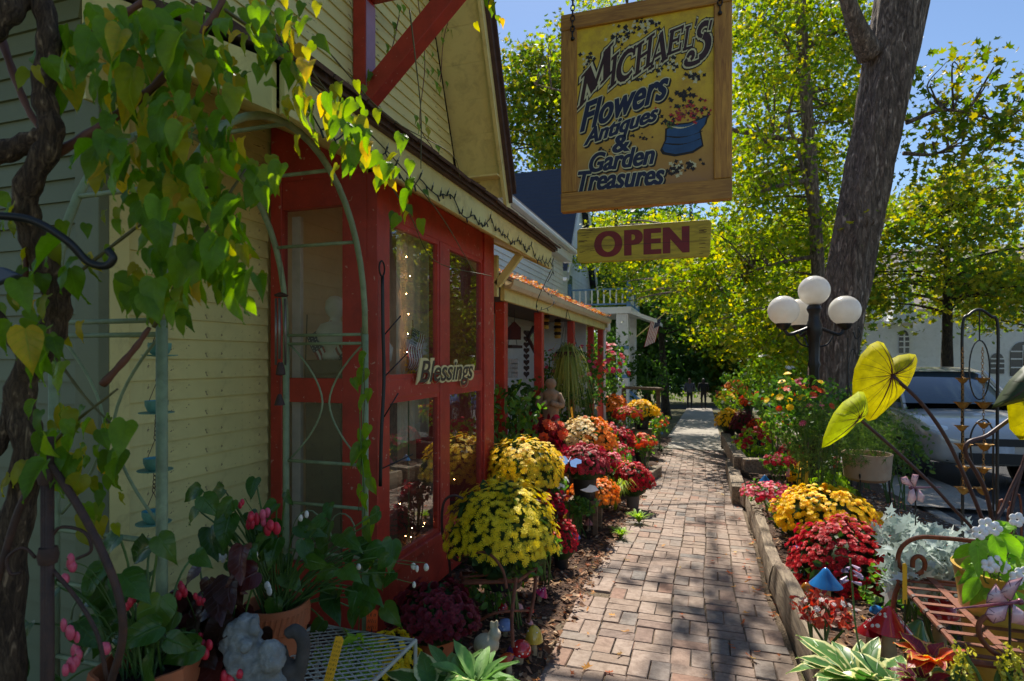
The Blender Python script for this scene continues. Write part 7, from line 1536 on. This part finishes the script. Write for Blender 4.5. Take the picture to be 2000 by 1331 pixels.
# --- leafy plants, left bottom
def rosette(name, label, u, v, cz, n, me_list, s, up=.7, cat='plant', group='leafy plants in the beds', base_h=None, rad=.02):
    b = at(u, v, cz); t = thing(name, b, label, cat, group)
    for k in range(n):
        a = k*2.4+R(-.3,.3); q = (k+.5)/n; el = up*(1-q)*1.2+R(-.1,.2); d = Vector((math.cos(a), math.sin(a), math.tan(min(1.3, el)))).normalized(); nv = Vector((-d.x*d.z, -d.y*d.z, d.x*d.x+d.y*d.y))
        inst('leaf', random.choice(me_list), t, frame(b+Vector((math.cos(a)*rad, math.sin(a)*rad, 0)), nv+Vector((0,0,.1)), d, s*R(.75,1.15)))
    return t
lamb = [leafgrid(.17, .058, LANCE, LAMBM, .25, d, .03) for d in (.2, .35, .1)]; host = [leafgrid(.2, w, LANCE, HOSTAM, .15, d, .03) for w, d in ((.075,.3),(.09,.5),(.065,.2))]; hostb = [leafgrid(.2, .12, OVATE, HOSTAM, .1, d, .03) for d in (.3, .45)]
rosette('lamb_ear_plant', 'soft green rosette plant at the bottom edge left of the bricks', 930, 1335, 2.35, 26, lamb, 1.0, .8); rosette('lamb_ear_plant', 'second soft green rosette beside the first, nearer the shop', 880, 1330, 2.45, 18, lamb, .9, .8); rosette('hosta_plant', 'variegated hosta leaves at the bottom edge by the yellow button mum', 840, 1350, 2.3, 9, hostb, .9, .7, cat='hosta')
bush('creeping_plant', 'pale green creeper spilling below the trellis', 690, 1290, 2.4, (.14, .12, .1), LIMEL, 120, (.05, .09), zg=gz(2.3))
bush('low_plants', 'small dark leaves under the rusty chair', 960, 1150, 3.5, (.2, .2, .12), MIDL, 200, (.03, .06))
# --- butterfly ornament and small things on the left bed
bf = thing('butterfly_stake', at(1110, 950, 5.2), 'blue and lilac butterfly stake before the rose-red mum', 'ornament'); c = at(1112, 902, 5.3)
for s in (-1, 1): ob('wing', MB().prism([(0,0),(.05,.06),(.10,.05),(.11,.01),(.07,-.02),(.08,-.06),(.03,-.06)], .004, frame(c, (.2,-.6,1), (0,1,.3)) @ Matrix.Diagonal((s,1,1,1)) if s > 0 else frame(c, (.2,-.6,1), (0,1,.3)) @ Matrix.Rotation(PI, 4, 'Y')), glaze('sky', S(110, 150, 210)), bf, False)
ob('body', MB().tube([c+Vector((0,-.05,.0)), c+Vector((0,.06,.03))], .007, 6), V_, bf); ob('stake', MB().tube([c, Vector((c.x, c.y, gz(c.y)))], .004, 5), BLACKM, bf)
wf = thing('white_dove_stake', at(1165, 960, 5.6), 'white bird ornament on a stake over the golden orange mum', 'ornament'); c = at(1152, 958, 5.3); ob('bird', MB().prism([(-.09,0),(-.03,.02),(.0,.05),(.05,.04),(.08,.0),(.02,-.02),(-.03,-.02)], .012, frame(c, (.2,-1,.4), (0,0,1))), mat('white_enamel', S(236, 236, 232), .3), wf, False, bevel=.003); ob('stake', MB().tube([c, Vector((c.x, c.y, gz(c.y)))], .004, 5), BLACKM, wf)
# --- tags
stick_tag('tall yellow tag in the right bed beside the rusty bench', 1772, 1102, 1767, 1180, 9, 2.5, YTAG, True, 0); stick_tag('yellow tag behind the wide red mum', 1744, 1010, 1749, 1068, 6, 3.9, YTAG); stick_tag('short yellow tag in front of the small golden mum', 1579, 912, 1574, 952, 7, 5.6, YTAG); stick_tag('thin yellow tag behind the red flowers, stepped bed', 1543, 882, 1542, 915, 5, 6.9, YTAG); stick_tag('red tag below the thin yellow one', 1540, 915, 1538, 932, 8, 6.8, R_); stick_tag('pink-red tag between lamp post and trunk', 1604, 785, 1609, 818, 8, 6.3, O_); stick_tag('yellow tag among plants of the far left bed', 1116, 795, 1118, 818, 4, 7.2, YTAG); stick_tag('red tag near the table at the far left bed', 1219, 830, 1219, 845, 5, 9, R_); stick_tag('red tag at the far left walk edge', 1303, 812, 1303, 828, 7, 13, R_)
# ================================================================== RUSTY BENCH
bn = thing('garden_bench', (1.25, 2.9, .05), 'rusty slatted iron bench with scroll arm in the right bed', 'bench'); BZ = .39; bx0_, bx1_, by0_, by1_ = .90, 1.62, 2.48, 3.32
ob('seat_frame', MB().tube([(bx0_,by0_,BZ-.01),(bx0_,by1_,BZ-.01)], .012, 7).tube([(bx0_,by1_,BZ-.01),(bx1_,by1_,BZ-.01)], .010, 7).tube([(bx0_,by0_,BZ-.01),(bx1_,by0_,BZ-.01)], .012, 7), RUST, bn)
for k in range(9):
    y = by0_+.03+k*(by1_-by0_-.05)/8.5; ob('slat', MB().box((bx0_, y-.013, BZ), (bx1_, y+.013, BZ+.004)), RUST, bn, False)
for x in (bx0_+.14, bx0_+.42, bx0_+.66): ob('strap', MB().box((x-.016, by0_, BZ+.0045), (x+.016, by1_, BZ+.008)), RUST, bn, False)
for y in [by0_+.1+k*.16 for k in range(5)]: ob('frame_collar', MB().tube([(bx0_, y-.012, BZ-.01), (bx0_, y+.012, BZ-.01)], .0155, 8), DKRUST, bn)
for (x, y) in ((bx0_, by0_+.04), (bx0_, by1_-.06), (bx1_, by0_), (bx1_, by1_)): ob('leg', MB().tube(bez((x, y, BZ), (x-.03, y, BZ-.12), (x-.05, y, bedr(x, y)-.02), n=5), .011, 7), RUST, bn)
sc_ = [(1905,1058),(1850,1052),(1795,1050),(1765,1065),(1754,1090),(1762,1115),(1785,1124),(1803,1115),(1806,1098),(1796,1087),(1784,1092),(1782,1108)]
ob('back_scroll', MB().tube(bez(*[atY(u, v, by1_+.01) for u, v in sc_], n=6), .011, 8), RUST, bn, ang=180)
ob('arm_scroll', MB().tube(bez(*[at(u, v, 2.12) for u, v in ((1962,1287),(1935,1270),(1915,1245),(1912,1220),(1925,1205),(1938,1212))], n=6), .009, 8), RUST, bn, ang=180)
# --- mustard pot with white flowers
pc = at(1975, 1260, 2.45); pz = bedr(pc.x, pc.y); zr = at(1940, 1112, 2.45).z; pr = 92*2.45/F
mp_ = thing('mustard_pot', (pc.x, pc.y, pz), 'mustard yellow glazed pot with white flowers at the right edge', 'pot'); OCH = mat('mustard_glaze', S(196, 160, 66), .35, .14, 8, .1, dirt=S(150, 100, 40), dirtamt=.5, coat=.3)
ob('pot', MB().lathe([(pr*.6,pz-.02),(pr*.72,pz+.1),(pr*.95,zr-.08),(pr,zr-.02),(pr*1.04,zr),(pr*.97,zr),(pr*.92,zr-.05),(.01,zr-.06)], 30, Matrix.Translation((pc.x, pc.y, 0))), OCH, mp_)
ob('soil', MB().lathe([(pr*.92,zr-.045),(.01,zr-.03)], 16, Matrix.Translation((pc.x, pc.y, 0)), cap=False), SOIL, mp_)
lily = [leafgrid(.13, .055, OVATE, bigleaf('bright_leaf', [S(110, 160, 40), S(134, 178, 56), S(90, 140, 36)], vk=5, trans=.4), .15, d, .04) for d in (.2, .4)]
fl_ = thing('white_flowers', (pc.x, pc.y, zr-.04), 'bright green plant with white blossoms in the mustard pot', 'plant')
for _ in range(34):
    p = at(R(1905, 2010), R(1025, 1170), R(2.2, 2.5)); inst('leaf', random.choice(lily), fl_, frame(p, (R(-.7,.4), -.6, R(.3,1)), (R(-1,.6), R(-.5,.3), R(-.7,.2)), R(.8,1.2)))
sm_ = MB()
for _ in range(9): sm_.tube(bez(Vector((pc.x+R(-.05,.05), pc.y+R(-.05,.05), zr-.05)), at(R(1920,1990), R(1090,1140), 2.35), at(R(1905,2000), R(1030,1110), 2.3), n=4), .003, 5)
ob('stalks', sm_, STEMG, fl_, kind='stuff')
pet = mat('white_blossom', S(240, 240, 240), .5, .04, 20, 0)
for (u, v) in ((1925,1025),(1940,1032),(1985,1015),(1943,1098),(1955,1106),(1930,1104),(1985,1128),(1996,1120),(1912,1040)):
    m = MB(); c = at(u, v, 2.2)
    for k in range(5): m.ball(c+Vector((math.cos(k*1.26)*.016, -.006, math.sin(k*1.26)*.016)), .013, 7, 5, (1,.4,1))
    ob('blossom', m, pet, fl_, ang=180)
# ================================================================== ELEPHANT EARS
ee = thing('elephant_ear', (1.62, 3.0, bedr(1.62, 3.0)), 'elephant-ear plant with glowing yellow-green heart leaves', 'plant')
EEM = leafmat('yellow_green_leaf', [S(178, 176, 32), S(172, 174, 36)], .5, .65, jitter=.16, spec=.2); EEG = leafmat('lime_leaf', [S(170, 180, 38), S(172, 182, 40)], .5, .65, jitter=.16, spec=.2); EEV = mat('maroon_vein', S(90, 30, 30), .5, .1, 9, 0); EES = mat('maroon_stalk', S(70, 42, 40), .5, .2, 12, .1)
def heart_leaf(outl, junc, cz, mt, veins, cup=.05, tilt=0):
    J = at(*junc, cz); ring = []
    fw_ = Vector((-SN, CS, 0))
    big_ = [Vector(p) for p in outl]; L_ = len(big_); dense = []
    for i in range(L_):
        for k in range(3): dense.append(big_[i].lerp(big_[(i+1) % L_], k/3))
    def pos(u, v, q): 
        p = at(u, v, cz); return p+fw_*(cup*q*q-.015*math.sin(q*3)+tilt*(v-junc[1])/F)
    m = MB(); rings = (0.0, .33, .66, 1.0); n = len(dense)
    for q in rings[1:]:
        for d in dense: m.v.append(pos(junc[0]+(d.x-junc[0])*q, junc[1]+(d.y-junc[1])*q, q))
    m.v.append(pos(*junc, 0)); c = len(m.v)-1
    for k in range(n): m.f.append((c, k, (k+1) % n))
    for r in range(2):
        for k in range(n): m.f.append((r*n+k, (r+1)*n+k, (r+1)*n+(k+1) % n, r*n+(k+1) % n))
    o = ob('leaf', m, mt, ee, ang=180); o.modifiers.new('thick', 'SOLIDIFY').thickness = .0015
    vm = MB()
    for e in outl[::1]:
        veins = veins+[(e, .0009)]
    for (e, w) in veins:
        pts = [pos(junc[0]+(e[0]-junc[0])*q, junc[1]+(e[1]-junc[1])*q+6*math.sin(q*PI)*(1 if e[0] > junc[0] else -1)*.3, q)-fw_*.002 for q in (0, .25, .5, .75, .95)]; vm.tube(pts, [w, w*.8, w*.6, w*.4, w*.2], 4)
    v_ = ob('vein', vm, EEV, o); return o
Z1 = lambda x, y: (1660+x/3.697, 640+y/3.697); Z2 = lambda x, y: (1550+x/2.893, 560+y/2.893)
o1 = [Z1(*p) for p in ((335,240),(320,160),(290,110),(245,95),(190,120),(120,200),(75,300),(60,400),(62,500),(90,580),(130,640),(175,685),(230,670),(300,610),(370,540),(430,480),(480,410),(520,320),(540,240),(525,195),(480,188),(400,200),(350,225))]
heart_leaf(o1, Z1(305,345), 2.75, EEM, [(Z1(180,680), .004), (Z1(250,100), .0035), (Z1(525,200), .003)]+[(Z1(*p), .0018) for p in ((190,125),(100,260),(62,380),(70,480),(110,600),(280,640),(360,545),(430,475),(500,360),(535,260))])
o2 = [Z2(*p) for p in ((190,920),(200,860),(230,780),(260,720),(310,660),(370,620),(400,598),(430,600),(450,640),(455,690),(430,735),(390,770),(330,800),(300,840),(265,885),(235,905))]
heart_leaf(o2, Z2(370,745), 2.65, EEG, [(Z2(195,915), .003), (Z2(425,610), .0025)]+[(Z2(*p), .0016) for p in ((240,770),(290,690),(340,640),(400,610),(450,680))])
o3 = [(1985,790),(1998,770),(2030,760),(2060,800),(2050,860),(2010,862),(1990,840)]; heart_leaf(o3, (2030,800), 2.5, EEM, [((2005,855), .002)])
EED = leafmat('dark_leaf_underside', [S(60, 74, 46), S(70, 84, 50)], .3, .5); heart_leaf([(1955,800),(1970,775),(1990,745),(2020,715),(2060,720),(2040,780),(2000,790)], (2010,750), 2.4, EED, [((1960,798), .002)])
bs = Vector((pc.x-.02, pc.y+.35, 0)); bs.z = bedr(bs.x, bs.y); bs = at(1938, 1085, 2.75)
gnd = Vector((bs.x+.02, bs.y, bedr(bs.x, bs.y)))
for ps, r, cz in (([Z1(305,345),(1810,800),(1870,900),(1938,1085)], .009, 2.75), ([Z2(370,745),(1760,890),(1850,980),(1930,1090)], .008, 2.7), ([(1885,880),(1930,850),(1990,806)], .009, 2.6), ([(1940,1060),(1965,980),(2005,895)], .009, 2.6), ([(1990,1085),(1975,1000),(2030,800)], .008, 2.6)):
    pts = [at(u, v, cz) for u, v in ps]
    if ps[-1][1] > 1000: pts.append(gnd)
    elif ps[0][1] > 1000: pts = [gnd]+pts
    else: pts = [gnd, at(1935, 1000, 2.65)]+pts
    ob('stalk', MB().tube(bez(*pts, n=6), r, 8), EES, ee, ang=180)
for _ in range(5): ob('dry_stalk', MB().tube(bez(gnd+Vector((R(-.05,.08), R(-.05,.05), 0)), at(R(1940,2000), R(1000,1060), 2.7), at(R(1950,2010), R(930,1000), 2.7), n=4), .005, 5), RUST, ee)
# ================================================================== HOOK STAND WITH FLOWER-CUP CHAINS
hs_ = thing('shepherd_hook_stand', atG(1915, 1080), 'tall black iron arched stand holding rain chains of flower cups', 'plant stand'); hd = 3.3
gA = at(1880, 1080, hd); 
pl_ = bez(Vector((at(1880,700,hd).x, at(1880,700,hd).y, bedr(*at(1880,700,hd).xy)-.02)), at(1880, 800, hd), at(1880, 640, hd), at(1893, 615, hd), at(1913, 605, hd), at(1935, 618, hd), at(1949, 640, hd), at(1948, 800, hd), Vector((at(1948,700,hd).x, at(1948,700,hd).y, bedr(*at(1948,700,hd).xy)-.02)), n=6)
ob('arched_frame', MB().tube(pl_, .008, 7), BLACKM, hs_, ang=180)
ob('hanger', MB().tube([at(1913,607,hd), at(1913,665,hd)], .004, 5), BLACKM, hs_)
ob('hoop', MB().tube([at(1913+20*math.cos(a), 723+58*math.sin(a), hd) for a in [k*2*PI/24 for k in range(24)]], .004, 5, closed=True), BLACKM, hs_)
GOLDC = mat('antique_copper_cup', S(150, 112, 52), .4, .25, 14, .2, metal=.6, dirt=S(90, 110, 70), dirtamt=.5, dscale=12)
def cupflower(parent, p, r):
    m = MB(); n = 20
    m.lathe([(r*.15,-r*.8),(r*.55,-r*.5),(r*.75,0),(r*1.15,r*.35),(r*.7,0),(r*.5,-r*.45),(r*.1,-r*.7)], n, Matrix.Translation(p), lambda a, i: .22*math.cos(5*a) if i in (2,3,4) else 0, cap=False); return ob('flower_cup', m, GOLDC, parent)
for label, u, vs_ in (('rain chain of copper flower cups on the left side of the hook stand', 1880, (742,790,835,872,915,957)), ('rain chain of copper flower cups hanging in the middle of the hook stand', 1921, (742,790,830,872,918,958))):
    rc = thing('flower_cup_chain', at(u, vs_[-1]+10, hd-.05), label, 'rain chain', 'copper rain chains')
    for k, v in enumerate(vs_):
        p = at(u+R(-2,2), v, hd-.05); cupflower(rc, p, .034 if k % 2 else .028); q = at(u, vs_[k-1], hd-.05) if k else p+Vector((0,0,.18)); chain(p, q, .010, .0016, 'chain', GOLDC, rc)
cs_ = [(1900,910),(1895,860),(1905,830),(1925,820),(1940,840)]; tag(rod(None, bez(*[at(u, v, hd+.1) for u, v in cs_], n=5)+[Vector((*at(1940,840,hd+.1).xy, 0.0))], .005, BLACKM, 'small_hook'), 'small black crook hook inside the arched stand', 'hook')
sh2 = thing('shepherd_hook_stand', atG(1670, 850), 'thin black iron stand between the maple trunk and the yellow leaf', 'plant stand'); hd2 = 5.6
for u in (1656, 1676): ob('rod', MB().tube([at(u, 640 if u == 1676 else 660, hd2), Vector((*at(u, 640, hd2).xy, bedr(*at(u, 640, hd2).xy)))], .006, 6), BLACKM, sh2)
ob('hoop', MB().tube([at(1666+9*math.cos(a), 730+48*math.sin(a), hd2) for a in [k*2*PI/20 for k in range(20)]], .004, 5, closed=True), BLACKM, sh2); ob('top_scroll', MB().tube(bez(at(1676,640,hd2), at(1680,655,hd2), at(1672,662,hd2), at(1666,648,hd2), n=5), .006, 6), BLACKM, sh2)
# ================================================================== DRAGONFLIES
WING = mat('iridescent_wing', S(226, 176, 180), .25, .2, 10, .1, 30, coat=.5, dirt=S(150, 180, 190), dirtamt=.7, dscale=9); DBODY = mat('violet_metal_body', S(120, 74, 88), .35, .2, 20, .1, metal=.5)
def dragonfly(label, c, body_to, wings, r, stake=True):
    t = thing('dragonfly_stake', (c.x, c.y, bedr(c.x, c.y)), label, 'ornament', 'dragonfly stakes'); d = body_to-c; n = 9
    pts = [c-d*.15]+[c+d*k/(n*2) for k in range(2*n+1)]; ob('body', MB().tube(pts, [r*1.2]+[r*(1.1-.75*k/(2*n))*(1 if k % 2 else .86) for k in range(2*n+1)], 8), DBODY, t, ang=180); ob('head', MB().ball(c-d*.18, r*1.7, 10, 8), DBODY, t)
    for poly in wings:
        m = MB(); cx = sum(p.x for p in poly)/len(poly); k = len(poly); cen = sum(poly, Vector())/k-Vector((0,.008,0)); m.v = list(poly)+[cen]; m.f = [(i, (i+1) % k, k) for i in range(k)]
        o = ob('wing', m, WING, t, ang=180); o.modifiers.new('thick', 'SOLIDIFY').thickness = .002
        vm = MB()
        for p in poly[1:]: vm.tube([c, cen.lerp(p, .35), p], .0012, 4)
        vm.tube(poly, .0016, 4, closed=True); ob('wing_vein', vm, DBODY, o)
    ob('stake', MB().tube([c, Vector((c.x, c.y, bedr(c.x, c.y)-.02))], .004, 5), BLACKM, t)
W_ = lambda pts, cz: [at(u, v, cz) for u, v in pts]
dragonfly('small pink dragonfly stake in the middle of the right bed', at(1788, 953, 3.4), at(1838, 952, 3.5), [W_(((1786,952),(1770,930),(1758,934),(1762,945)), 3.38), W_(((1788,952),(1795,928),(1782,926),(1778,940)), 3.38), W_(((1784,954),(1790,975),(1780,986),(1772,978),(1775,960)), 3.36), W_(((1792,954),(1806,970),(1802,982),(1792,978)), 3.36)], .0065)
dragonfly('large pink dragonfly stake in front of the mustard pot', at(1972, 1178, 1.95), at(1860, 1190, 1.95), [W_(((1970,1176),(1945,1140),(1930,1160),(1926,1178)), 1.93), W_(((1975,1174),(1998,1128),(1970,1135),(1950,1160)), 1.93), W_(((1970,1182),(1930,1188),(1924,1200),(1940,1218),(1962,1212)), 1.92), W_(((1978,1180),(2005,1200),(2000,1222),(1975,1216)), 1.92)], .0065)
# ================================================================== HOSTA, COLEUS, SILVER PLANTS
rosette('hosta_plant', 'variegated hosta with a lilac flower stalk beside the near timber', 1680, 1335, 2.2, 22, host, 1.0, .9, cat='hosta'); rosette('hosta_plant', 'second variegated hosta at the bottom right edge', 1745, 1345, 2.1, 14, hostb, .85, .8, cat='hosta'); rosette('hosta_plant', 'small hosta clump behind the first, under the red mushrooms', 1640, 1315, 2.45, 12, host, .8, .8, cat='hosta')
hf = thing('hosta_flower_stalk', at(1690, 1310, 2.25), 'lilac hosta blossom on a tall stalk in front of the red mum', 'flower'); pts = bez(at(1690, 1320, 2.25), at(1672, 1230, 2.28), at(1665, 1150, 2.3), at(1660, 1092, 2.3), n=5); ob('stalk', MB().tube(pts, .0035, 6), STEMG, hf)
LILAC2 = mat('lilac_petal', S(186, 160, 190), .5, .1, 14, 0)
for (du, dv, a) in ((-18,18,-1.2),(-24,26,-1.4),(10,14,1.1),(16,24,1.3),(4,36,.6),(-8,8,-.5),(6,4,.4),(-14,34,-1.0)):
    c = at(1662+du*.3, 1100+dv, 2.28); d = Vector((math.sin(a)*CS+R(-.3,.3), math.sin(a)*SN-R(.1,.5), R(-.7,.35))).normalized(); ob('bell', MB().tube([c, c+d*.010, c+d*.026, c+d*.034], [.002, .004, .0065, .008], 6, cap=False), LILAC2, hf)
col = [leafgrid(.085, .06, OVATE, COLEUS, .12, d, .06) for d in (.2, .35)]; colp = [leafgrid(.08, .05, OVATE, COLEUSP, .12, d, .06) for d in (.2, .4)]
rosette('coleus_plant', 'orange coleus with lime margins at the bottom right', 1815, 1285, 2.05, 16, col, 1.0, .8, cat='coleus'); rosette('coleus_plant', 'purple coleus leaves below the orange one', 1800, 1330, 2.0, 14, colp, 1.0, .7, cat='coleus'); rosette('coleus_plant', 'second purple coleus clump by the hosta', 1735, 1325, 2.15, 10, colp, .9, .7, cat='coleus')
for k, (u, v) in enumerate(((1880, 1310), (1975, 1305))): bush('goldenrod_sprig', ('yellow-green sprig in front of the bench' if k == 0 else 'yellow-green sprig at the right bottom corner'), u, v, 1.95, (.035, .035, .085), petalmat('chartreuse_buds', [S(186, 186, 60), S(206, 200, 90), S(160, 170, 50)]), 260, (.01, .02), group='yellow-green sprigs')
DUST = [(0,0,0),(.12,.2,.02),(.32,.3,.05),(.16,.42,.02),(.3,.6,.05),(.1,.62,.02),(0,1,.04),(-.1,.62,.02),(-.3,.6,.05),(-.16,.42,.02),(-.32,.3,.05),(-.12,.2,.02)]; DUSTF = [(0,1,3),(1,2,3),(0,3,5),(3,4,5),(0,5,7),(5,6,7),(0,7,9),(7,8,9),(0,9,11),(9,10,11)]
for k, (u, v, cz, rr) in enumerate(((1765,1040,3.6,.14),(1830,1065,3.3,.17),(1800,1100,3.0,.15),(1870,1100,2.95,.13),(1775,1130,2.9,.1))):
    bush('dusty_miller', ['silver dusty miller behind the red mum', 'silver dusty miller in the middle, behind the bench scroll', 'silver dusty miller just behind the bench slats', 'silver dusty miller next to the mustard pot', 'low silver leaves under the bench corner'][k], u, v, cz, (rr, rr, rr*.8), SILVM, 170, (.06, .12), tmpl=(DUST, DUSTF), up=.4, group='silver-leaved plants')
cloudob('tiny_pebbles', CHIP, CHIPF, scatter(500, lambda: (R(1.5, 2.6), R(3.5, 8)), lambda x, y: bedr(x, y), .015, .04, .5), mat('pale_gravel', S(160, 150, 136), .9), kind='stuff', label='pale gravel along the street side of the bed', cat='gravel')
# ================================================================== PORCH CONTENTS
def hang(name, label, parts, cat, group='things hung on the porch'):
    pts = [p for _, mb, _ in parts for p in mb.v]; c = min(pts, key=lambda p: p.z); t = thing(name, c, label, cat, group)
    for nm, mb, mt in parts: ob(nm, mb, mt, t)
    return t
DKW = mat('dark_porch_wood', S(58, 36, 28), .7, .2); px = lambda u, v, X=-2.6: atX(u, v, X)
m = MB(); 
hang('heart_garland', 'string of small dark hearts hanging on the porch wall', [('cord', MB().tube([px(1028,645), px(1029,740)], .004, 5), BLACKM)]+[('heart', MB().prism([(0,-.05),(.045,.0),(.045,.03),(.022,.045),(0,.025),(-.022,.045),(-.045,.03),(-.045,0)], .015, frame(px(1028, 651+k*11.5), (.5,-1,0), (0,0,1))), DKW) for k in range(8)], 'garland')
hang('birdhouse', 'dark red birdhouse hanging from the porch beam', [('house', MB().prism([(-.09,-.1),(.09,-.1),(.09,.06),(0,.15),(-.09,.06)], .16, frame(px(1005, 650, -2.5), (.3,-1,0), (0,0,1))), mat('dark_red_wood', S(84, 30, 26), .7, .2)), ('cord', MB().tube([px(1005,640,-2.5), px(1005,605,-2.5)], .004, 5), BLACKM)], 'birdhouse')
hang('hanging_shelf', 'small wooden swing shelf on cords below the birdhouse', [('board', MB().beam(px(990,677,-2.5), px(1011,678,-2.5), .14, .04), DKW), ('cord', MB().tube([px(992,676,-2.5), px(1000,630,-2.5)], .004, 5), BLACKM), ('cord', MB().tube([px(1010,676,-2.5), px(1003,630,-2.5)], .004, 5), BLACKM)], 'shelf')
hang('wooden_plaque', 'stacked board plaque with painted writing on the porch', [('board', MB().beam(px(983,706+k*9,-2.5), px(1010,706+k*9,-2.5), .02, .075), mat('white_washed_board', S(160, 152, 140), .8, .2, 20, .2, dirt=S(60, 50, 44), dirtamt=.8, dscale=24)) for k in range(4)], 'plaque')
hang('diamond_frame', 'dark diamond-shaped frame hanging beside the red porch post', [('frame', MB().tube([px(1042,640,-2.3), px(1056,668,-2.3), px(1046,690,-2.3), px(1031,660,-2.3)], .03, 6, closed=True), DKW), ('pane', MB().add([px(1042,642,-2.31), px(1055,668,-2.31), px(1046,688,-2.31), px(1032,660,-2.31)], [(0,1,2,3)]), DARKW)], 'ornament')
for k, (u, v) in enumerate(((1065, 625), (1089, 645))):
    c = px(u, v, -2.4); parts = []; BEEY = mat('hive_yellow', S(196, 150, 50), .6, .15)
    for q in range(6): parts.append(('hive_ring', MB().lathe([(.05,-.03),(.075-.006*abs(q-2.5),0),(.05,.03)], 14, Matrix.Translation(c+Vector((0,0,.16-.055*q)))), BEEY if q % 2 else DKW))
    parts.append(('cord', MB().tube([c+Vector((0,0,.18)), c+Vector((0,0,.45))], .004, 4), BLACKM)); hang('hive_lantern', ('striped yellow hive lantern nearer the camera on the porch' if k == 0 else 'striped yellow hive lantern behind the hanging basket'), parts, 'lantern')
c = px(1108, 690, -1.95); hb = thing('hanging_basket', c-Vector((0,0,.15)), 'hanging basket with trailing spider plant on the porch corner', 'hanging basket'); ob('basket', MB().lathe([(.06,-.12),(.14,-.06),(.18,.02),(.16,.02),(.1,-.05)], 18, Matrix.Translation(c)), DKW, hb)
for a in (0, 2.1, 4.2): ob('cord', MB().tube([c+Vector((.17*math.cos(a), .17*math.sin(a), .02)), Vector((c.x, c.y, PZ-.02))], .003, 4), BLACKM, hb)
m = MB(); SPID = leafmat('spider_plant_blades', [S(120, 140, 60), S(160, 170, 84), S(190, 186, 100), S(90, 116, 50)], .35, .5)
for _ in range(420):
    a = R(0, 6.28); d = Vector((math.cos(a), math.sin(a), 0)); l = R(.3, 1.0)*1.0; o_ = Vector((-d.y, d.x, 0))*.009; i = len(m.v); s_ = R(.12, .55); u1_, u2_ = R(.2, .9), R(1.0, 1.9)
    for q, w in ((0,1),(.3,1),(.6,.8),(1,.1)): p = c+d*(l*s_*q)+Vector((0,0,R(-.02,.05)+l*(u1_*q-u2_*q*q))); m.v += [p-o_*w, p+o_*w]
    m.f += [(i,i+1,i+3,i+2),(i+2,i+3,i+5,i+4),(i+4,i+5,i+7,i+6)]
ob('trailing_blades', m, SPID, hb, kind='stuff', ang=180)
ang_ = thing('angel_statue', atX(1078, 830, -1.75), 'weathered stone garden figure standing before the porch', 'statue'); c = atX(1076, 815, -1.75); kk = depth(c)/F
prof = [(26,0),(28,8),(20,14),(19,40),(22,60),(18,78),(21,92),(20,100),(9,108),(8,112),(13,118),(14,128),(9,138),(.5,141)]
ob('figure', MB().lathe([(a*kk*.75, b_*kk*.68) for a, b_ in prof], 18, Matrix.Translation((c.x, c.y, c.z-.12)), lambda a, i: .14*math.cos(2*a+.5)+.05*math.sin(5*a+i)), mat('buff_stone', S(150, 124, 96), .9, .2, 14, .5, 40, .01), ang_, ang=180)
for s in (-1, 1): ob('arm', MB().tube(bez(Vector((c.x+s*.10*CS, c.y, c.z+.28)), Vector((c.x+s*.15, c.y-.05, c.z+.15)), Vector((c.x+s*.03, c.y-.13, c.z+.18)), n=5), .035, 8), MATS['buff_stone'], ang_, ang=180)
ob('pedestal', MB().lathe([(.2,0),(.2,.06),(.15,.1),(.14,max(.2, c.z-.12-gz(c.y)-.05)),(.17,max(.25, c.z-.12-gz(c.y)))], 16, Matrix.Translation((c.x, c.y, gz(c.y)))), MATS['buff_stone'], ang_)
tb = thing('wooden_table', atG(1250, 850), 'brown wooden bench table near the balcony steps', 'table'); a, b_ = at(1212, 757, 15), at(1292, 760, 15); ob('top', MB().beam(a, b_, .5, .06), CRATE, tb, False)
for p in (a.lerp(b_, .08), a.lerp(b_, .92)): ob('leg', MB().box((p.x-.05, p.y-.05, gz(p.y)), (p.x+.05, p.y+.05, p.z-.031)), CRATE, tb, False)
